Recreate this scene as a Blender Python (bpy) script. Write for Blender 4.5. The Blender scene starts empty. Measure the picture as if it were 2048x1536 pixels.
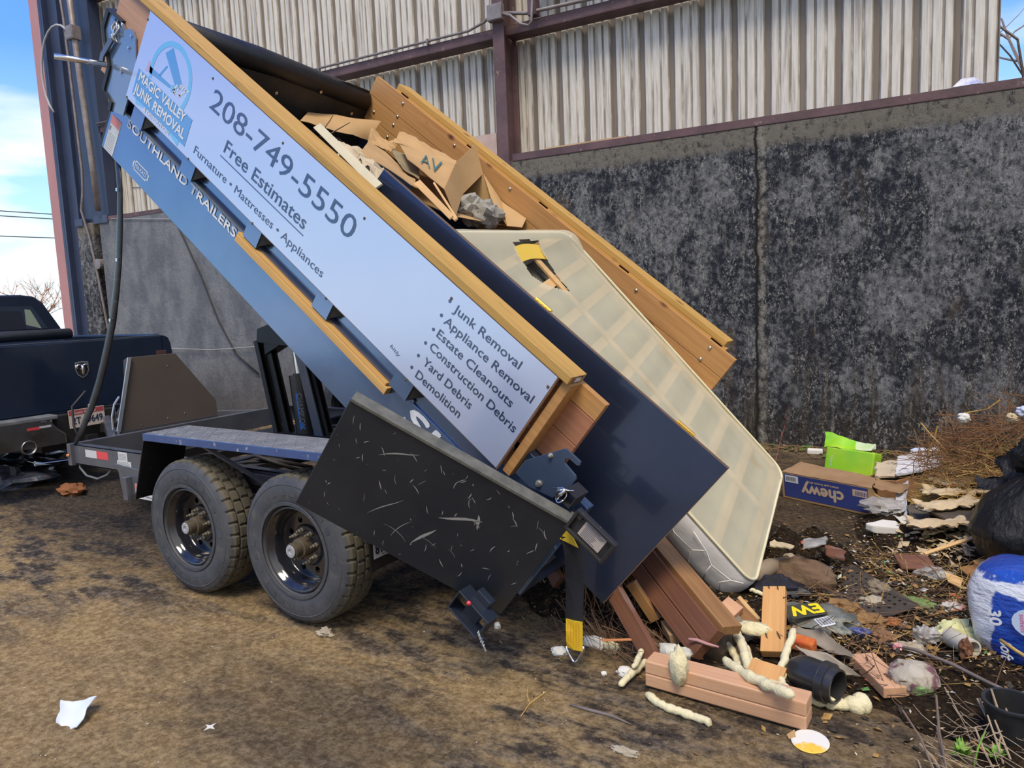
import bpy, math, random
from mathutils import Matrix, Vector, noise
from mathutils.geometry import tessellate_polygon
rnd = random.Random(7)
sc = bpy.context.scene
COL = sc.collection
R = math.radians
# ------------------------------------------------------------------ camera
cam_d = bpy.data.cameras.new('camera'); cam = bpy.data.objects.new('camera', cam_d); COL.objects.link(cam)
cam_d.sensor_width = 36; cam_d.lens = 1445.73/2048*36; cam_d.clip_end = 500
def cam_matrix(loc, yaw, pitch, roll):
    y, p, r = R(yaw), R(pitch), R(roll)
    F = Vector((-math.sin(y)*math.cos(p), math.cos(y)*math.cos(p), math.sin(p)))
    Rt = Vector((math.cos(y), math.sin(y), 0)); U = Rt.cross(F)
    R2 = math.cos(r)*Rt+math.sin(r)*U; U2 = -math.sin(r)*Rt+math.cos(r)*U
    m = Matrix((R2, U2, -F)).transposed().to_4x4(); m.translation = loc
    return m
cam.matrix_world = cam_matrix(Vector((2.8595, -2.3522, 1.5953)), 32.6087, -6.5836, -2.4077)
sc.camera = cam
# ------------------------------------------------------------------ sky, light, exposure
vs = sc.view_settings
vs.view_transform = 'Standard'; vs.look = 'None'; vs.gamma = 1; vs.use_curve_mapping = False; vs.exposure = 0.55
world = bpy.data.worlds.new('sky'); sc.world = world; world.use_nodes = True
def build_sky():
    nt = world.node_tree; N = nt.nodes; L = nt.links; N.clear()
    tc = N.new('ShaderNodeTexCoord'); sp = N.new('ShaderNodeSeparateXYZ'); L.new(tc.outputs['Generated'], sp.inputs[0])
    cr = N.new('ShaderNodeValToRGB'); L.new(sp.outputs['Z'], cr.inputs[0])
    e = cr.color_ramp.elements
    e[0].position = 0.0; e[0].color = (.72, .93, 1, 1); e[1].position = 0.75; e[1].color = (.05, .16, .62, 1)
    a = e.new(.10); a.color = (.52, .84, 1.0, 1); a = e.new(.30); a.color = (.14, .36, .95, 1)
    mp = N.new('ShaderNodeMapping'); mp.inputs['Scale'].default_value = (2.2, 2.2, 9); L.new(tc.outputs['Generated'], mp.inputs[0])
    nz = N.new('ShaderNodeTexNoise'); nz.inputs['Scale'].default_value = 1.6; nz.inputs['Detail'].default_value = 6; L.new(mp.outputs[0], nz.inputs['Vector'])
    c2 = N.new('ShaderNodeValToRGB'); c2.color_ramp.elements[0].position = .50; c2.color_ramp.elements[1].position = .68; L.new(nz.outputs['Fac'], c2.inputs[0])
    lowm = N.new('ShaderNodeMapRange'); lowm.inputs['From Min'].default_value = .16; lowm.inputs['From Max'].default_value = .30
    lowm.inputs['To Min'].default_value = 1; lowm.inputs['To Max'].default_value = .18; L.new(sp.outputs['Z'], lowm.inputs['Value'])
    mm = N.new('ShaderNodeMath'); mm.operation = 'MULTIPLY'; L.new(c2.outputs[0], mm.inputs[0]); L.new(lowm.outputs[0], mm.inputs[1])
    mx = N.new('ShaderNodeMixRGB'); L.new(mm.outputs[0], mx.inputs[0]); L.new(cr.outputs[0], mx.inputs[1]); mx.inputs[2].default_value = (1.0, 1.0, 1.0, 1)
    # the covered part of the station (behind and right of the camera) is warm and dimmer than the open sky
    dt = N.new('ShaderNodeVectorMath'); dt.operation = 'DOT_PRODUCT'; dt.inputs[1].default_value = (.80, -.60, 0.0); L.new(tc.outputs['Generated'], dt.inputs[0])
    mr = N.new('ShaderNodeMapRange'); mr.interpolation_type = 'SMOOTHSTEP'; mr.inputs['From Min'].default_value = .10; mr.inputs['From Max'].default_value = .80
    L.new(dt.outputs['Value'], mr.inputs['Value'])
    m2 = N.new('ShaderNodeMixRGB'); L.new(mr.outputs[0], m2.inputs[0]); L.new(mx.outputs[0], m2.inputs[1])
    ir = N.new('ShaderNodeValToRGB'); L.new(sp.outputs['Z'], ir.inputs[0]); ie = ir.color_ramp.elements      # dark walls low down, bright skylit roof above
    ie[0].position = .05; ie[0].color = (.27, .27, .28, 1); ie[1].position = .55; ie[1].color = (.95, .95, .96, 1); L.new(ir.outputs[0], m2.inputs[2])
    bg = N.new('ShaderNodeBackground'); bg.inputs['Strength'].default_value = 0.9; L.new(m2.outputs[0], bg.inputs[0])
    out = N.new('ShaderNodeOutputWorld'); L.new(bg.outputs[0], out.inputs[0])
build_sky()
sun_d = bpy.data.lights.new('sun', 'SUN'); sun_d.energy = 2.1; sun_d.color = (1.0, .86, .64); sun_d.angle = R(22)
sun = bpy.data.objects.new('sun', sun_d); COL.objects.link(sun)
sun.rotation_euler = Vector((0.22, -0.50, 1.0)).to_track_quat('Z', 'Y').to_euler(); sun.location = (0, 0, 12)
# ------------------------------------------------------------------ materials
MATS = {}
def rgb(c): return (c[0], c[1], c[2], 1)
def s8(r, g, b):
    f = lambda v: (v/255/12.92) if v/255 <= .04045 else ((v/255+.055)/1.055)**2.4
    return (f(r), f(g), f(b))
def mat(name, c1, c2=None, scale=4, stretch=(1, 1, 1), lo=.35, hi=.65, rough=.6, metal=0, bump=0, bscale=40, bstretch=(1, 1, 1),
        spots=None, spots2=None, coat=0, detail=8, spec=.5, rot=None, alpha=None, emit=None, trans=0):
    """noise mix of two colours, up to two layers of blotches, bump"""
    if name in MATS: return MATS[name]
    m = bpy.data.materials.new(name); m.use_nodes = True; nt = m.node_tree; N = nt.nodes; L = nt.links
    b = N['Principled BSDF']; b.inputs['Roughness'].default_value = rough; b.inputs['Metallic'].default_value = metal
    b.inputs['Specular IOR Level'].default_value = spec; b.inputs['Coat Weight'].default_value = coat; b.inputs['Coat Roughness'].default_value = .08
    tc = N.new('ShaderNodeTexCoord')
    def nz(sc_, st, det=detail):
        mp = N.new('ShaderNodeMapping'); mp.inputs['Scale'].default_value = st
        if rot: mp.inputs['Rotation'].default_value = rot
        L.new(tc.outputs['Object'], mp.inputs[0])
        n = N.new('ShaderNodeTexNoise'); n.inputs['Scale'].default_value = sc_; n.inputs['Detail'].default_value = det; n.inputs['Roughness'].default_value = .62
        L.new(mp.outputs[0], n.inputs['Vector']); return n
    def ramp(n, a, z):
        r = N.new('ShaderNodeMapRange'); r.inputs['From Min'].default_value = a; r.inputs['From Max'].default_value = z; L.new(n.outputs['Fac'], r.inputs['Value']); return r
    col = None
    if c2 is None: b.inputs['Base Color'].default_value = rgb(c1)
    else:
        r = ramp(nz(scale, stretch), lo, hi); mx = N.new('ShaderNodeMixRGB'); L.new(r.outputs[0], mx.inputs[0]); mx.inputs[1].default_value = rgb(c1); mx.inputs[2].default_value = rgb(c2)
        col = mx
    for s in (spots, spots2):
        if s:
            sc_, st, a, z, cc = s
            r = ramp(nz(sc_, st), a, z); mx = N.new('ShaderNodeMixRGB'); L.new(r.outputs[0], mx.inputs[0])
            if col: L.new(col.outputs[0], mx.inputs[1])
            else: mx.inputs[1].default_value = rgb(c1)
            mx.inputs[2].default_value = rgb(cc); col = mx
    if col: L.new(col.outputs[0], b.inputs['Base Color'])
    if bump:
        n = nz(bscale, bstretch); bp = N.new('ShaderNodeBump'); bp.inputs['Strength'].default_value = 1; bp.inputs['Distance'].default_value = bump
        L.new(n.outputs['Fac'], bp.inputs['Height']); L.new(bp.outputs[0], b.inputs['Normal'])
    if alpha is not None: b.inputs['Alpha'].default_value = alpha
    if trans: b.inputs['Transmission Weight'].default_value = trans
    if emit: b.inputs['Emission Color'].default_value = rgb(emit); b.inputs['Emission Strength'].default_value = 1
    MATS[name] = m; return m
def wood(name, c1, c2, knot=(.10, .03, .01), rough=.6, kn=1.0, dirt=None):
    """plank wood, grain along local X"""
    if name in MATS: return MATS[name]
    m = mat(name, c1, c2, scale=3, stretch=(.6, 14, 14), lo=.35, hi=.68, rough=rough, bump=.0012, bscale=12, bstretch=(.5, 16, 16),
            spots=(1.3, (.5, 5, 5), .52, .8, [v*.62 for v in c1]), spots2=dirt)
    nt = m.node_tree; N = nt.nodes; L = nt.links; b = N['Principled BSDF']
    tc = N.new('ShaderNodeTexCoord'); mp = N.new('ShaderNodeMapping'); mp.inputs['Scale'].default_value = (3.2*kn, 5.5*kn, 5.5*kn); L.new(tc.outputs['Object'], mp.inputs[0])
    v = N.new('ShaderNodeTexVoronoi'); v.inputs['Scale'].default_value = 1.0; L.new(mp.outputs[0], v.inputs['Vector'])
    r = N.new('ShaderNodeMapRange'); r.inputs['From Min'].default_value = .16; r.inputs['From Max'].default_value = .04; L.new(v.outputs['Distance'], r.inputs['Value'])
    mx = N.new('ShaderNodeMixRGB'); L.new(r.outputs[0], mx.inputs[0]); old = b.inputs['Base Color'].links[0].from_socket; L.new(old, mx.inputs[1]); mx.inputs[2].default_value = rgb(knot)
    L.new(mx.outputs[0], b.inputs['Base Color']); return m
# ------------------------------------------------------------------ mesh building
WM = {}      # world matrix of every object built
class MB:
    def __init__(s): s.v = []; s.f = []; s.mi = []; s.m = 0
    def add(s, vs_, fs):
        o = len(s.v); s.v += [Vector(p) for p in vs_]; s.f += [[i+o for i in f] for f in fs]; s.mi += [s.m]*len(fs); return s
    def box(s, a, b_, M=None):
        x0, y0, z0 = a; x1, y1, z1 = b_
        P = [(x0, y0, z0), (x1, y0, z0), (x1, y1, z0), (x0, y1, z0), (x0, y0, z1), (x1, y0, z1), (x1, y1, z1), (x0, y1, z1)]
        if M: P = [M@Vector(p) for p in P]
        return s.add(P, [(0, 3, 2, 1), (4, 5, 6, 7), (0, 1, 5, 4), (1, 2, 6, 5), (2, 3, 7, 6), (3, 0, 4, 7)])
    def cbox(s, c, d, M=None): return s.box([c[i]-d[i]/2 for i in range(3)], [c[i]+d[i]/2 for i in range(3)], M)
    def prism(s, pts, ext):
        """polygon of 3D points extruded by vector ext"""
        n = len(pts); P = [Vector(p) for p in pts]; e = Vector(ext); Q = [p+e for p in P]
        nr = Vector((0, 0, 0))
        for i in range(n): nr += P[i].cross(P[(i+1) % n])
        tri = tessellate_polygon([P]); fs = []
        flip = nr.dot(e) < 0
        for t in tri:
            a, b_, c = t; nn = (P[b_]-P[a]).cross(P[c]-P[a])
            if nn.dot(e) < 0: a, c = c, a
            fs.append((c, b_, a)); fs.append((a+n, b_+n, c+n))
        for i in range(n):
            j = (i+1) % n
            fs.append((i, i+n, j+n, j) if flip else (i, j, j+n, i+n))
        return s.add(P+Q, fs)
    def plate(s, outer, holes, t, M=None):
        """2D polygon with holes in the local XY plane, thickness t along +Z"""
        loops = [outer]+holes; P = []; st = []
        for l in loops: st.append(len(P)); P += [Vector((p[0], p[1], 0)) for p in l]
        n = len(P); tri = tessellate_polygon([[Vector((p[0], p[1], 0)) for p in l] for l in loops]); fs = []
        for a, b_, c in tri:
            if (P[b_]-P[a]).cross(P[c]-P[a]).z < 0: a, c = c, a
            fs.append((c, b_, a)); fs.append((a+n, b_+n, c+n))
        for k, l in enumerate(loops):
            area = sum(l[i][0]*l[(i+1) % len(l)][1]-l[(i+1) % len(l)][0]*l[i][1] for i in range(len(l)))
            ccw = area > 0
            if k: ccw = not ccw
            for i in range(len(l)):
                a = st[k]+i; b_ = st[k]+(i+1) % len(l)
                if k: fs.append((b_, a, a+n, b_+n) if area > 0 else (a, b_, b_+n, a+n))
                else: fs.append((a, b_, b_+n, a+n) if area > 0 else (b_, a, a+n, b_+n))
        Q = P+[p+Vector((0, 0, t)) for p in P]
        if M: Q = [M@p for p in Q]
        return s.add(Q, fs)
    def tube(s, pts, r, seg=8, cap=True, flat=1.0, up=None, jit=0):
        P = [Vector(p) for p in pts]; rs = r if isinstance(r, (list, tuple)) else [r]*len(P)
        n = len(P); o = []; prev = None
        for i, p in enumerate(P):
            t = (P[min(i+1, n-1)]-P[max(i-1, 0)]).normalized()
            if prev is None:
                a = Vector(up) if up else (Vector((0, 0, 1)) if abs(t.z) < .9 else Vector((1, 0, 0)))
                prev = a
            x = prev.cross(t).normalized() if up is None or True else prev
            y = t.cross(x).normalized(); prev = y
            for k in range(seg):
                q = 2*math.pi*k/seg; rr = rs[i]*(1+(rnd.uniform(-jit, jit) if jit else 0))
                o.append(p+x*math.cos(q)*rr+y*math.sin(q)*rr*flat)
        fs = []
        for i in range(n-1):
            for k in range(seg):
                a = i*seg+k; b_ = i*seg+(k+1) % seg; fs.append((a, b_, b_+seg, a+seg))
        if cap: fs.append(tuple(reversed(range(seg)))); fs.append(tuple((n-1)*seg+k for k in range(seg)))
        return s.add(o, fs)
    def lathe(s, prof, M=None, seg=48, fn=None, close=False):
        """profile of (radius, axial) turned round local Z"""
        o = []
        for k in range(seg):
            q = 2*math.pi*k/seg
            for j, (r, z) in enumerate(prof):
                if fn: r = fn(r, z, j, k)
                o.append(Vector((r*math.cos(q), r*math.sin(q), z)))
        if M: o = [M@p for p in o]
        n = len(prof); fs = []
        for k in range(seg):
            a = k*n; b_ = ((k+1) % seg)*n
            for j in range(n-1): fs.append((a+j, b_+j, b_+j+1, a+j+1))
            if close: fs.append((a+n-1, b_+n-1, b_, a))
        return s.add(o, fs)
    def sheet(s, grid, t=0.004):
        """grid of points (rows) given a thickness"""
        nr = len(grid); nc = len(grid[0]); P = [[Vector(p) for p in r] for r in grid]; nn = []
        for i in range(nr):
            for j in range(nc):
                du = P[i][min(j+1, nc-1)]-P[i][max(j-1, 0)]; dv = P[min(i+1, nr-1)][j]-P[max(i-1, 0)][j]
                k = du.cross(dv); k = k.normalized() if k.length > 1e-9 else Vector((0, 0, 1)); nn.append(k)
        flatp = [p for r in P for p in r]; Q = [p-n_*t for p, n_ in zip(flatp, nn)]; N_ = nr*nc; fs = []
        for i in range(nr-1):
            for j in range(nc-1):
                a = i*nc+j; fs.append((a, a+1, a+nc+1, a+nc)); fs.append((a+N_, a+nc+N_, a+nc+1+N_, a+1+N_))
        for j in range(nc-1):
            fs.append((j+1, j, j+N_, j+1+N_)); a = (nr-1)*nc+j; fs.append((a, a+1, a+1+N_, a+N_))
        for i in range(nr-1):
            a = i*nc; fs.append((a, a+nc, a+nc+N_, a+N_)); a = i*nc+nc-1; fs.append((a+nc, a, a+N_, a+nc+N_))
        return s.add(flatp+Q, fs)
    def build(s, name, mats, parent=None, M=None, smooth=False, bevel=0, origin=None, sub=0, auto=None):
        M = M or Matrix.Identity(4)
        if origin is None:
            lo = [min(v[i] for v in s.v) for i in range(3)]; hi = [max(v[i] for v in s.v) for i in range(3)]
            origin = Vector(((lo[0]+hi[0])/2, (lo[1]+hi[1])/2, lo[2]))
        c = Vector(origin); me = bpy.data.meshes.new(name); me.from_pydata([v-c for v in s.v], [], s.f)
        if not isinstance(mats, (list, tuple)): mats = [mats]
        for m in mats: me.materials.append(m)
        me.polygons.foreach_set('material_index', s.mi)
        if smooth or auto:
            me.polygons.foreach_set('use_smooth', [True]*len(me.polygons))
            if auto: me.set_sharp_from_angle(angle=R(auto))
        me.update(); o = bpy.data.objects.new(name, me); COL.objects.link(o)
        place(o, M@Matrix.Translation(c), parent)
        if bevel:
            b_ = o.modifiers.new('bevel', 'BEVEL'); b_.width = bevel; b_.segments = 2; b_.limit_method = 'ANGLE'
        if sub:
            b_ = o.modifiers.new('sub', 'SUBSURF'); b_.levels = sub; b_.render_levels = sub
        return o
def place(o, W, parent=None):
    o.matrix_basis = W; WM[o.name] = W
    if parent is not None: o.parent = parent; o.matrix_parent_inverse = WM[parent.name].inverted()
def tag(o, label, cat, group=None, kind=None):
    if label: o['label'] = label
    if cat: o['category'] = cat
    if group: o['group'] = group
    if kind: o['kind'] = kind
    return o
def empty(name, loc, label, cat, group=None):
    o = bpy.data.objects.new(name, None); COL.objects.link(o); o.empty_display_size = .1; place(o, Matrix.Translation(Vector(loc))); return tag(o, label, cat, group)
def struct(o): o['kind'] = 'structure'; return o
def frame(o, x, y):
    """matrix with origin o and axes x, y"""
    x = Vector(x).normalized(); z = x.cross(Vector(y)).normalized(); y = z.cross(x)
    m = Matrix((x, y, z)).transposed().to_4x4(); m.translation = Vector(o); return m
def dup_tree(o, M, parent=None):
    """copy a thing with its parts, moved by world matrix M"""
    c = o.copy(); COL.objects.link(c); W = M@WM[o.name]; c.parent = None; place(c, W, parent)
    for ch in [k for k in bpy.data.objects if k.parent == o]: dup_tree(ch, M, c)
    return c
H_CAP = [None]
def text_mesh(s, extr=0.0):
    cu = bpy.data.curves.new('t', 'FONT'); cu.body = s; cu.resolution_u = 3; ob = bpy.data.objects.new('t', cu); COL.objects.link(ob)
    dg = bpy.context.evaluated_depsgraph_get(); dg.update(); me = bpy.data.meshes.new_from_object(ob.evaluated_get(dg)); bpy.data.objects.remove(ob); bpy.data.curves.remove(cu); return me
def text(s, M, w, h, m, parent, name='lettering', t=.0012, shear=0, off=0, bold=0):
    """text as thin raised lettering; M = frame at the baseline start, w total width, h capital height"""
    if H_CAP[0] is None:
        me = text_mesh('H'); H_CAP[0] = max(v.co.y for v in me.vertices)
    me = text_mesh(s); xs = [v.co.x for v in me.vertices]; x0, x1 = min(xs), max(xs); k = w/(x1-x0); ky = h/H_CAP[0]
    mb = MB(); V = [Vector(((v.co.x-x0)*k+shear*v.co.y*ky, v.co.y*ky, t)) for v in me.vertices]; fs = [tuple(p.vertices) for p in me.polygons]
    mb.add(V, fs)
    if bold:
        for q_, (dx, dy) in enumerate(((bold, 0), (-bold, 0), (0, bold), (0, -bold))): mb.add([v+Vector((dx, dy, .00012*(q_+1))) for v in V], fs)
    return mb.build(name, m, parent, M@Matrix.Translation((0, 0, off)))
def fbm(x, y, z=0, s=1.0, o=4): return noise.fractal(Vector((x*s, y*s, z*s)), 1.0, 2.0, o)
# ------------------------------------------------------------------ the setting
WA = R(4.2339)
WALL = Matrix.Rotation(WA, 4, 'Z')@Matrix.Translation((0, 5.2814, 0))      # x along the wall, y behind its face, z up
class NG:
    """small node helper"""
    def __init__(s, m): s.nt = m.node_tree; s.N = s.nt.nodes; s.L = s.nt.links; s.b = s.N['Principled BSDF']; s.tc = s.N.new('ShaderNodeTexCoord')
    def noise(s, scale, st=(1, 1, 1), det=8, rough=.62, loc=(0, 0, 0), dist=0):
        mp = s.N.new('ShaderNodeMapping'); mp.inputs['Scale'].default_value = st; mp.inputs['Location'].default_value = loc; s.L.new(s.tc.outputs['Object'], mp.inputs[0])
        n = s.N.new('ShaderNodeTexNoise'); n.inputs['Scale'].default_value = scale; n.inputs['Detail'].default_value = det; n.inputs['Roughness'].default_value = rough; n.inputs['Distortion'].default_value = dist
        s.L.new(mp.outputs[0], n.inputs['Vector']); return n.outputs['Fac']
    def rng(s, v, a, z, lo=0, hi=1, smooth=True):
        r = s.N.new('ShaderNodeMapRange'); r.inputs['From Min'].default_value = a; r.inputs['From Max'].default_value = z; r.inputs['To Min'].default_value = lo; r.inputs['To Max'].default_value = hi
        if smooth: r.interpolation_type = 'SMOOTHSTEP'
        s.L.new(v, r.inputs['Value']); return r.outputs[0]
    def axis(s, k):
        sp = s.N.new('ShaderNodeSeparateXYZ'); s.L.new(s.tc.outputs['Object'], sp.inputs[0]); return sp.outputs[k]
    def math(s, op, a, b):
        m = s.N.new('ShaderNodeMath'); m.operation = op
        for i, v in enumerate((a, b)):
            if isinstance(v, (int, float)): m.inputs[i].default_value = v
            else: s.L.new(v, m.inputs[i])
        return m.outputs[0]
    def mix(s, f, a, b):
        m = s.N.new('ShaderNodeMixRGB')
        for i, v in enumerate((f, a, b)):
            if isinstance(v, (int, float)): m.inputs[i].default_value = v
            elif isinstance(v, (tuple, list)): m.inputs[i].default_value = rgb(v)
            else: s.L.new(v, m.inputs[i])
        return m.outputs[0]
    def color(s, c): s.L.new(c, s.b.inputs['Base Color'])
    def bump(s, h, d):
        bp = s.N.new('ShaderNodeBump'); bp.inputs['Strength'].default_value = 1; bp.inputs['Distance'].default_value = d; s.L.new(h, bp.inputs['Height']); s.L.new(bp.outputs[0], s.b.inputs['Normal'])
    def vor(s, scale, st=(1, 1, 1), feat='F1'):
        mp = s.N.new('ShaderNodeMapping'); mp.inputs['Scale'].default_value = st; s.L.new(s.tc.outputs['Object'], mp.inputs[0])
        n = s.N.new('ShaderNodeTexVoronoi'); n.inputs['Scale'].default_value = scale; n.feature = feat; s.L.new(mp.outputs[0], n.inputs['Vector']); return n.outputs['Distance']
def newmat(name, rough=.8, metal=0, spec=.3):
    m = bpy.data.materials.new(name); m.use_nodes = True; g = NG(m); g.b.inputs['Roughness'].default_value = rough; g.b.inputs['Metallic'].default_value = metal; g.b.inputs['Specular IOR Level'].default_value = spec
    return m, g
# stained concrete
M_conc, g = newmat('stained_concrete', .72)
x = g.axis('X'); z = g.axis('Z')
fine = g.noise(17, st=(1, 1, .8), det=10, rough=.8); med = g.noise(3.2, st=(1, 1, .55), det=8); big = g.noise(1.3, st=(1, 1, .9), det=7, loc=(3.1, 0, 1.2)); streak = g.noise(5, st=(3.0, 1, .22), det=6)
left = g.rng(x, 1.4, 6.0)          # object origin is near the middle of the wall
soot = g.math('ADD', g.math('MULTIPLY', big, .62), g.math('MULTIPLY', med, .38))
sootf = g.rng(soot, .455, .515)
base = g.mix(g.rng(fine, .35, .68), (.058, .066, .085), (.40, .41, .425))
dark = g.mix(g.rng(fine, .46, .66), (.009, .014, .030), (.29, .305, .33))
c = g.mix(g.math('MULTIPLY', sootf, .92), base, dark)
brown = g.math('MULTIPLY', g.rng(streak, .48, .62), g.rng(z, 1.7, .2))
c = g.mix(g.math('MULTIPLY', brown, .75), c, (.085, .062, .040))
c = g.mix(g.math('MULTIPLY', g.rng(z, .75, .05), .8), c, g.mix(fine, (.022, .017, .012), (.085, .068, .048)))
c = g.mix(g.math('MULTIPLY', g.rng(streak, .63, .70), .45), c, (.38, .36, .32))
flk = g.noise(42, st=(1.25, 1, .8), det=5, rough=.7, dist=.6, loc=(1, 0, 3)); pat = g.noise(4.5, st=(1.4, 1, .7), det=6, loc=(2, 0, 5))
c = g.mix(g.math('MULTIPLY', g.math('MULTIPLY', g.rng(flk, .54, .60), g.rng(pat, .40, .58)), .85), c, (.50, .50, .48))
c = g.mix(g.math('MULTIPLY', g.rng(g.noise(34, st=(1, 1, .7), det=6, rough=.7, loc=(8, 0, 1)), .53, .61), .75), c, (.016, .019, .027))
scr_ = g.noise(7, st=(.9, 1, .10), det=5, loc=(0, 0, 8)); c = g.mix(g.math('MULTIPLY', g.rng(scr_, .63, .67), g.math('MULTIPLY', g.rng(flk, .40, .55), .55)), c, (.46, .45, .42))
c = g.mix(g.math('MULTIPLY', g.rng(g.noise(2.2, st=(1.5, 1, .45), det=8, loc=(9, 0, 2)), .56, .70), .6), c, (.17, .125, .09))
c = g.mix(g.math('MULTIPLY', g.rng(z, 3.08, 3.18), g.rng(fine, .34, .52)), c, (.27, .25, .21))
lc = g.mix(g.rng(med, .35, .65), (.185, .205, .24), (.31, .33, .365))
lc = g.mix(g.rng(fine, .62, .74), lc, (.10, .10, .11))
lc = g.mix(g.math('MULTIPLY', g.rng(z, 1.2, .1), .65), lc, (.10, .085, .075))
c = g.mix(g.rng(x, -.6, -2.6), c, lc)
# vertical pour joint
wob = g.math('MULTIPLY', g.math('SUBTRACT', g.noise(6, st=(0.01, 1, 1)), .5), .10)
jx = g.math('ABSOLUTE', g.math('SUBTRACT', g.math('ADD', x, wob), 3.30), 0)
c = g.mix(g.rng(jx, .022, .006), c, (.022, .020, .014))
jx2 = g.math('ABSOLUTE', g.math('SUBTRACT', g.math('ADD', x, wob), 3.36), 0)
c = g.mix(g.math('MULTIPLY', g.rng(jx2, .05, .0), g.rng(fine, .4, .6)), c, (.42, .40, .34))
g.color(c)
h = g.math('ADD', g.math('MULTIPLY', fine, .8), g.math('MULTIPLY', med, 1.0)); g.bump(h, .06)
M_purple = mat('purple_primer_steel', (.15, .085, .095), (.085, .05, .055), scale=3, rough=.6, bump=.003, bscale=30, spots=(14, (1, 1, 1), .62, .72, (.33, .25, .22)))
M_pink = mat('faded_red_steel', (.50, .25, .25), (.42, .21, .22), scale=2, stretch=(1, 1, .3), rough=.6, spots=(6, (1, 1, .4), .66, .8, (.22, .10, .08)))
M_darkblue = mat('dark_blue_steel', (.030, .045, .10), (.045, .06, .12), scale=1.5, rough=.45, spots=(3, (1, 1, .2), .6, .8, (.09, .10, .13)))
M_black_recess = mat('dark_steel', (.012, .012, .014), (.03, .028, .03), scale=4, rough=.6)
# dirty ribbed siding: coloured darker brown along the grooves
M_siding, g = newmat('weathered_siding', .48, .0, .5)
x = g.axis('X'); z = g.axis('Z'); y = g.axis('Y')
fine = g.noise(9, st=(4.5, 1, .35), det=8); spk = g.noise(30, det=4); big = g.noise(.7, st=(1, 1, .7))
c = g.mix(g.rng(fine, .3, .7), (.74, .71, .66), (.56, .53, .48))
groove = g.math('MAXIMUM', g.rng(y, .021, .032), g.math('MULTIPLY', g.math('MULTIPLY', g.rng(y, .006, .014), g.rng(g.noise(3, st=(3, 1, .6), loc=(3, 0, 0)), .35, .55)), .8))
c = g.mix(g.math('MULTIPLY', groove, .86), c, g.mix(fine, (.075, .050, .034), (.19, .145, .11)))
gr2 = g.math('MULTIPLY', g.rng(g.noise(3.2, st=(6, 1, .18), loc=(7, 0, 0)), .52, .64), .55)
c = g.mix(gr2, c, (.17, .13, .10))
c = g.mix(g.math('MULTIPLY', g.rng(spk, .68, .75), .5), c, (.70, .69, .66))
g.color(c); g.bump(fine, .003)
# ground: packed dirt, ochre where dry, black in noise streaks and broad ovals
M_ground, g = newmat('packed_dirt', .85, 0, .25)
x = g.axis('X'); y = g.axis('Y')
st = g.noise(1.6, st=(.75, 2.6, 1), det=9, rough=.68, dist=.3); fine = g.noise(34, det=10, rough=.75); med = g.noise(5.5, st=(1, 1.8, 1), det=8, rough=.7); big = g.noise(.55, det=4, loc=(4.3, 1.1, 0))
ochre = g.mix(g.rng(fine, .35, .68), (.27, .175, .075), (.62, .45, .23))
grey = g.mix(g.rng(fine, .35, .66), (.085, .066, .052), (.34, .28, .205))
black = g.mix(g.rng(fine, .42, .72), (.020, .018, .020), (.15, .125, .105))
def blob(cx, cy, r0, r1, sx=1, sy=1):
    dx = g.math('MULTIPLY', g.math('SUBTRACT', x, cx), sx); dy = g.math('MULTIPLY', g.math('SUBTRACT', y, cy), sy)
    d = g.math('SQRT', g.math('ADD', g.math('MULTIPLY', dx, dx), g.math('MULTIPLY', dy, dy)), 0)
    d = g.math('ADD', d, g.math('MULTIPLY', g.math('SUBTRACT', med, .5), 1.2))
    return g.rng(d, r1, r0)
c = g.mix(g.rng(st, .38, .58), grey, ochre)
c = g.mix(g.math('MULTIPLY', g.rng(g.math('ADD', g.math('MULTIPLY', st, .55), g.math('MULTIPLY', med, .45)), .505, .43), .85), c, black)
c = g.mix(g.math('MULTIPLY', blob(-.15, -.75, .35, 1.0, .55, 1), .75), c, ochre)
c = g.mix(g.math('MULTIPLY', blob(-2.0, 1.3, .9, 1.7, .42, 1), .85), c, black)  # blacker oval of ground beneath the trailer
c = g.mix(g.math('MULTIPLY', blob(-6.0, 2.2, 1.4, 2.8, .55, 1), .8), c, black)  # second black oval around the truck
c = g.mix(g.math('MULTIPLY', blob(.75, -.55, .15, .75, .6, 1.2), .55), c, black)
brownd = g.mix(g.rng(fine, .35, .7), (.030, .021, .013), (.135, .092, .052))
c = g.mix(g.math('MULTIPLY', blob(2.6, 2.9, 1.3, 2.6, .7, .75), .93), c, brownd)
c = g.mix(g.math('MULTIPLY', g.rng(x, 4.0, 7.0), .6), c, brownd)
c = g.mix(g.math('MULTIPLY', g.rng(fine, .735, .78), .8), c, (.55, .47, .34))
g.color(c)
g.bump(g.math('ADD', g.math('MULTIPLY', fine, .7), g.math('MULTIPLY', med, 1.0)), .028)
def ground_z(x, y):
    w = max(0, 1-max(abs(x-.5)-4, abs(y-1.5)-4, 0)/3)
    return -.012+w*(.010*fbm(x, y, 0, 1.3)+.005*fbm(x+9, y, 0, 7))
def axis_steps(lo, a, b, hi, fine_, coarse):
    out = []; v = lo
    while v < a: out.append(v); v += coarse
    v = a
    while v < b: out.append(v); v += fine_
    v = b
    while v <= hi: out.append(v); v += coarse
    return out
gx = axis_steps(-90, -4, 5, 40, .05, 3.0); gy = axis_steps(-14, -2.4, 5.3, 90, .05, 3.0)
mb = MB(); mb.v = [Vector((a, b, ground_z(a, b))) for b in gy for a in gx]; nx = len(gx)
mb.f = [[j*nx+i, j*nx+i+1, (j+1)*nx+i+1, (j+1)*nx+i] for j in range(len(gy)-1) for i in range(nx-1)]; mb.mi = [0]*len(mb.f)
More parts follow.
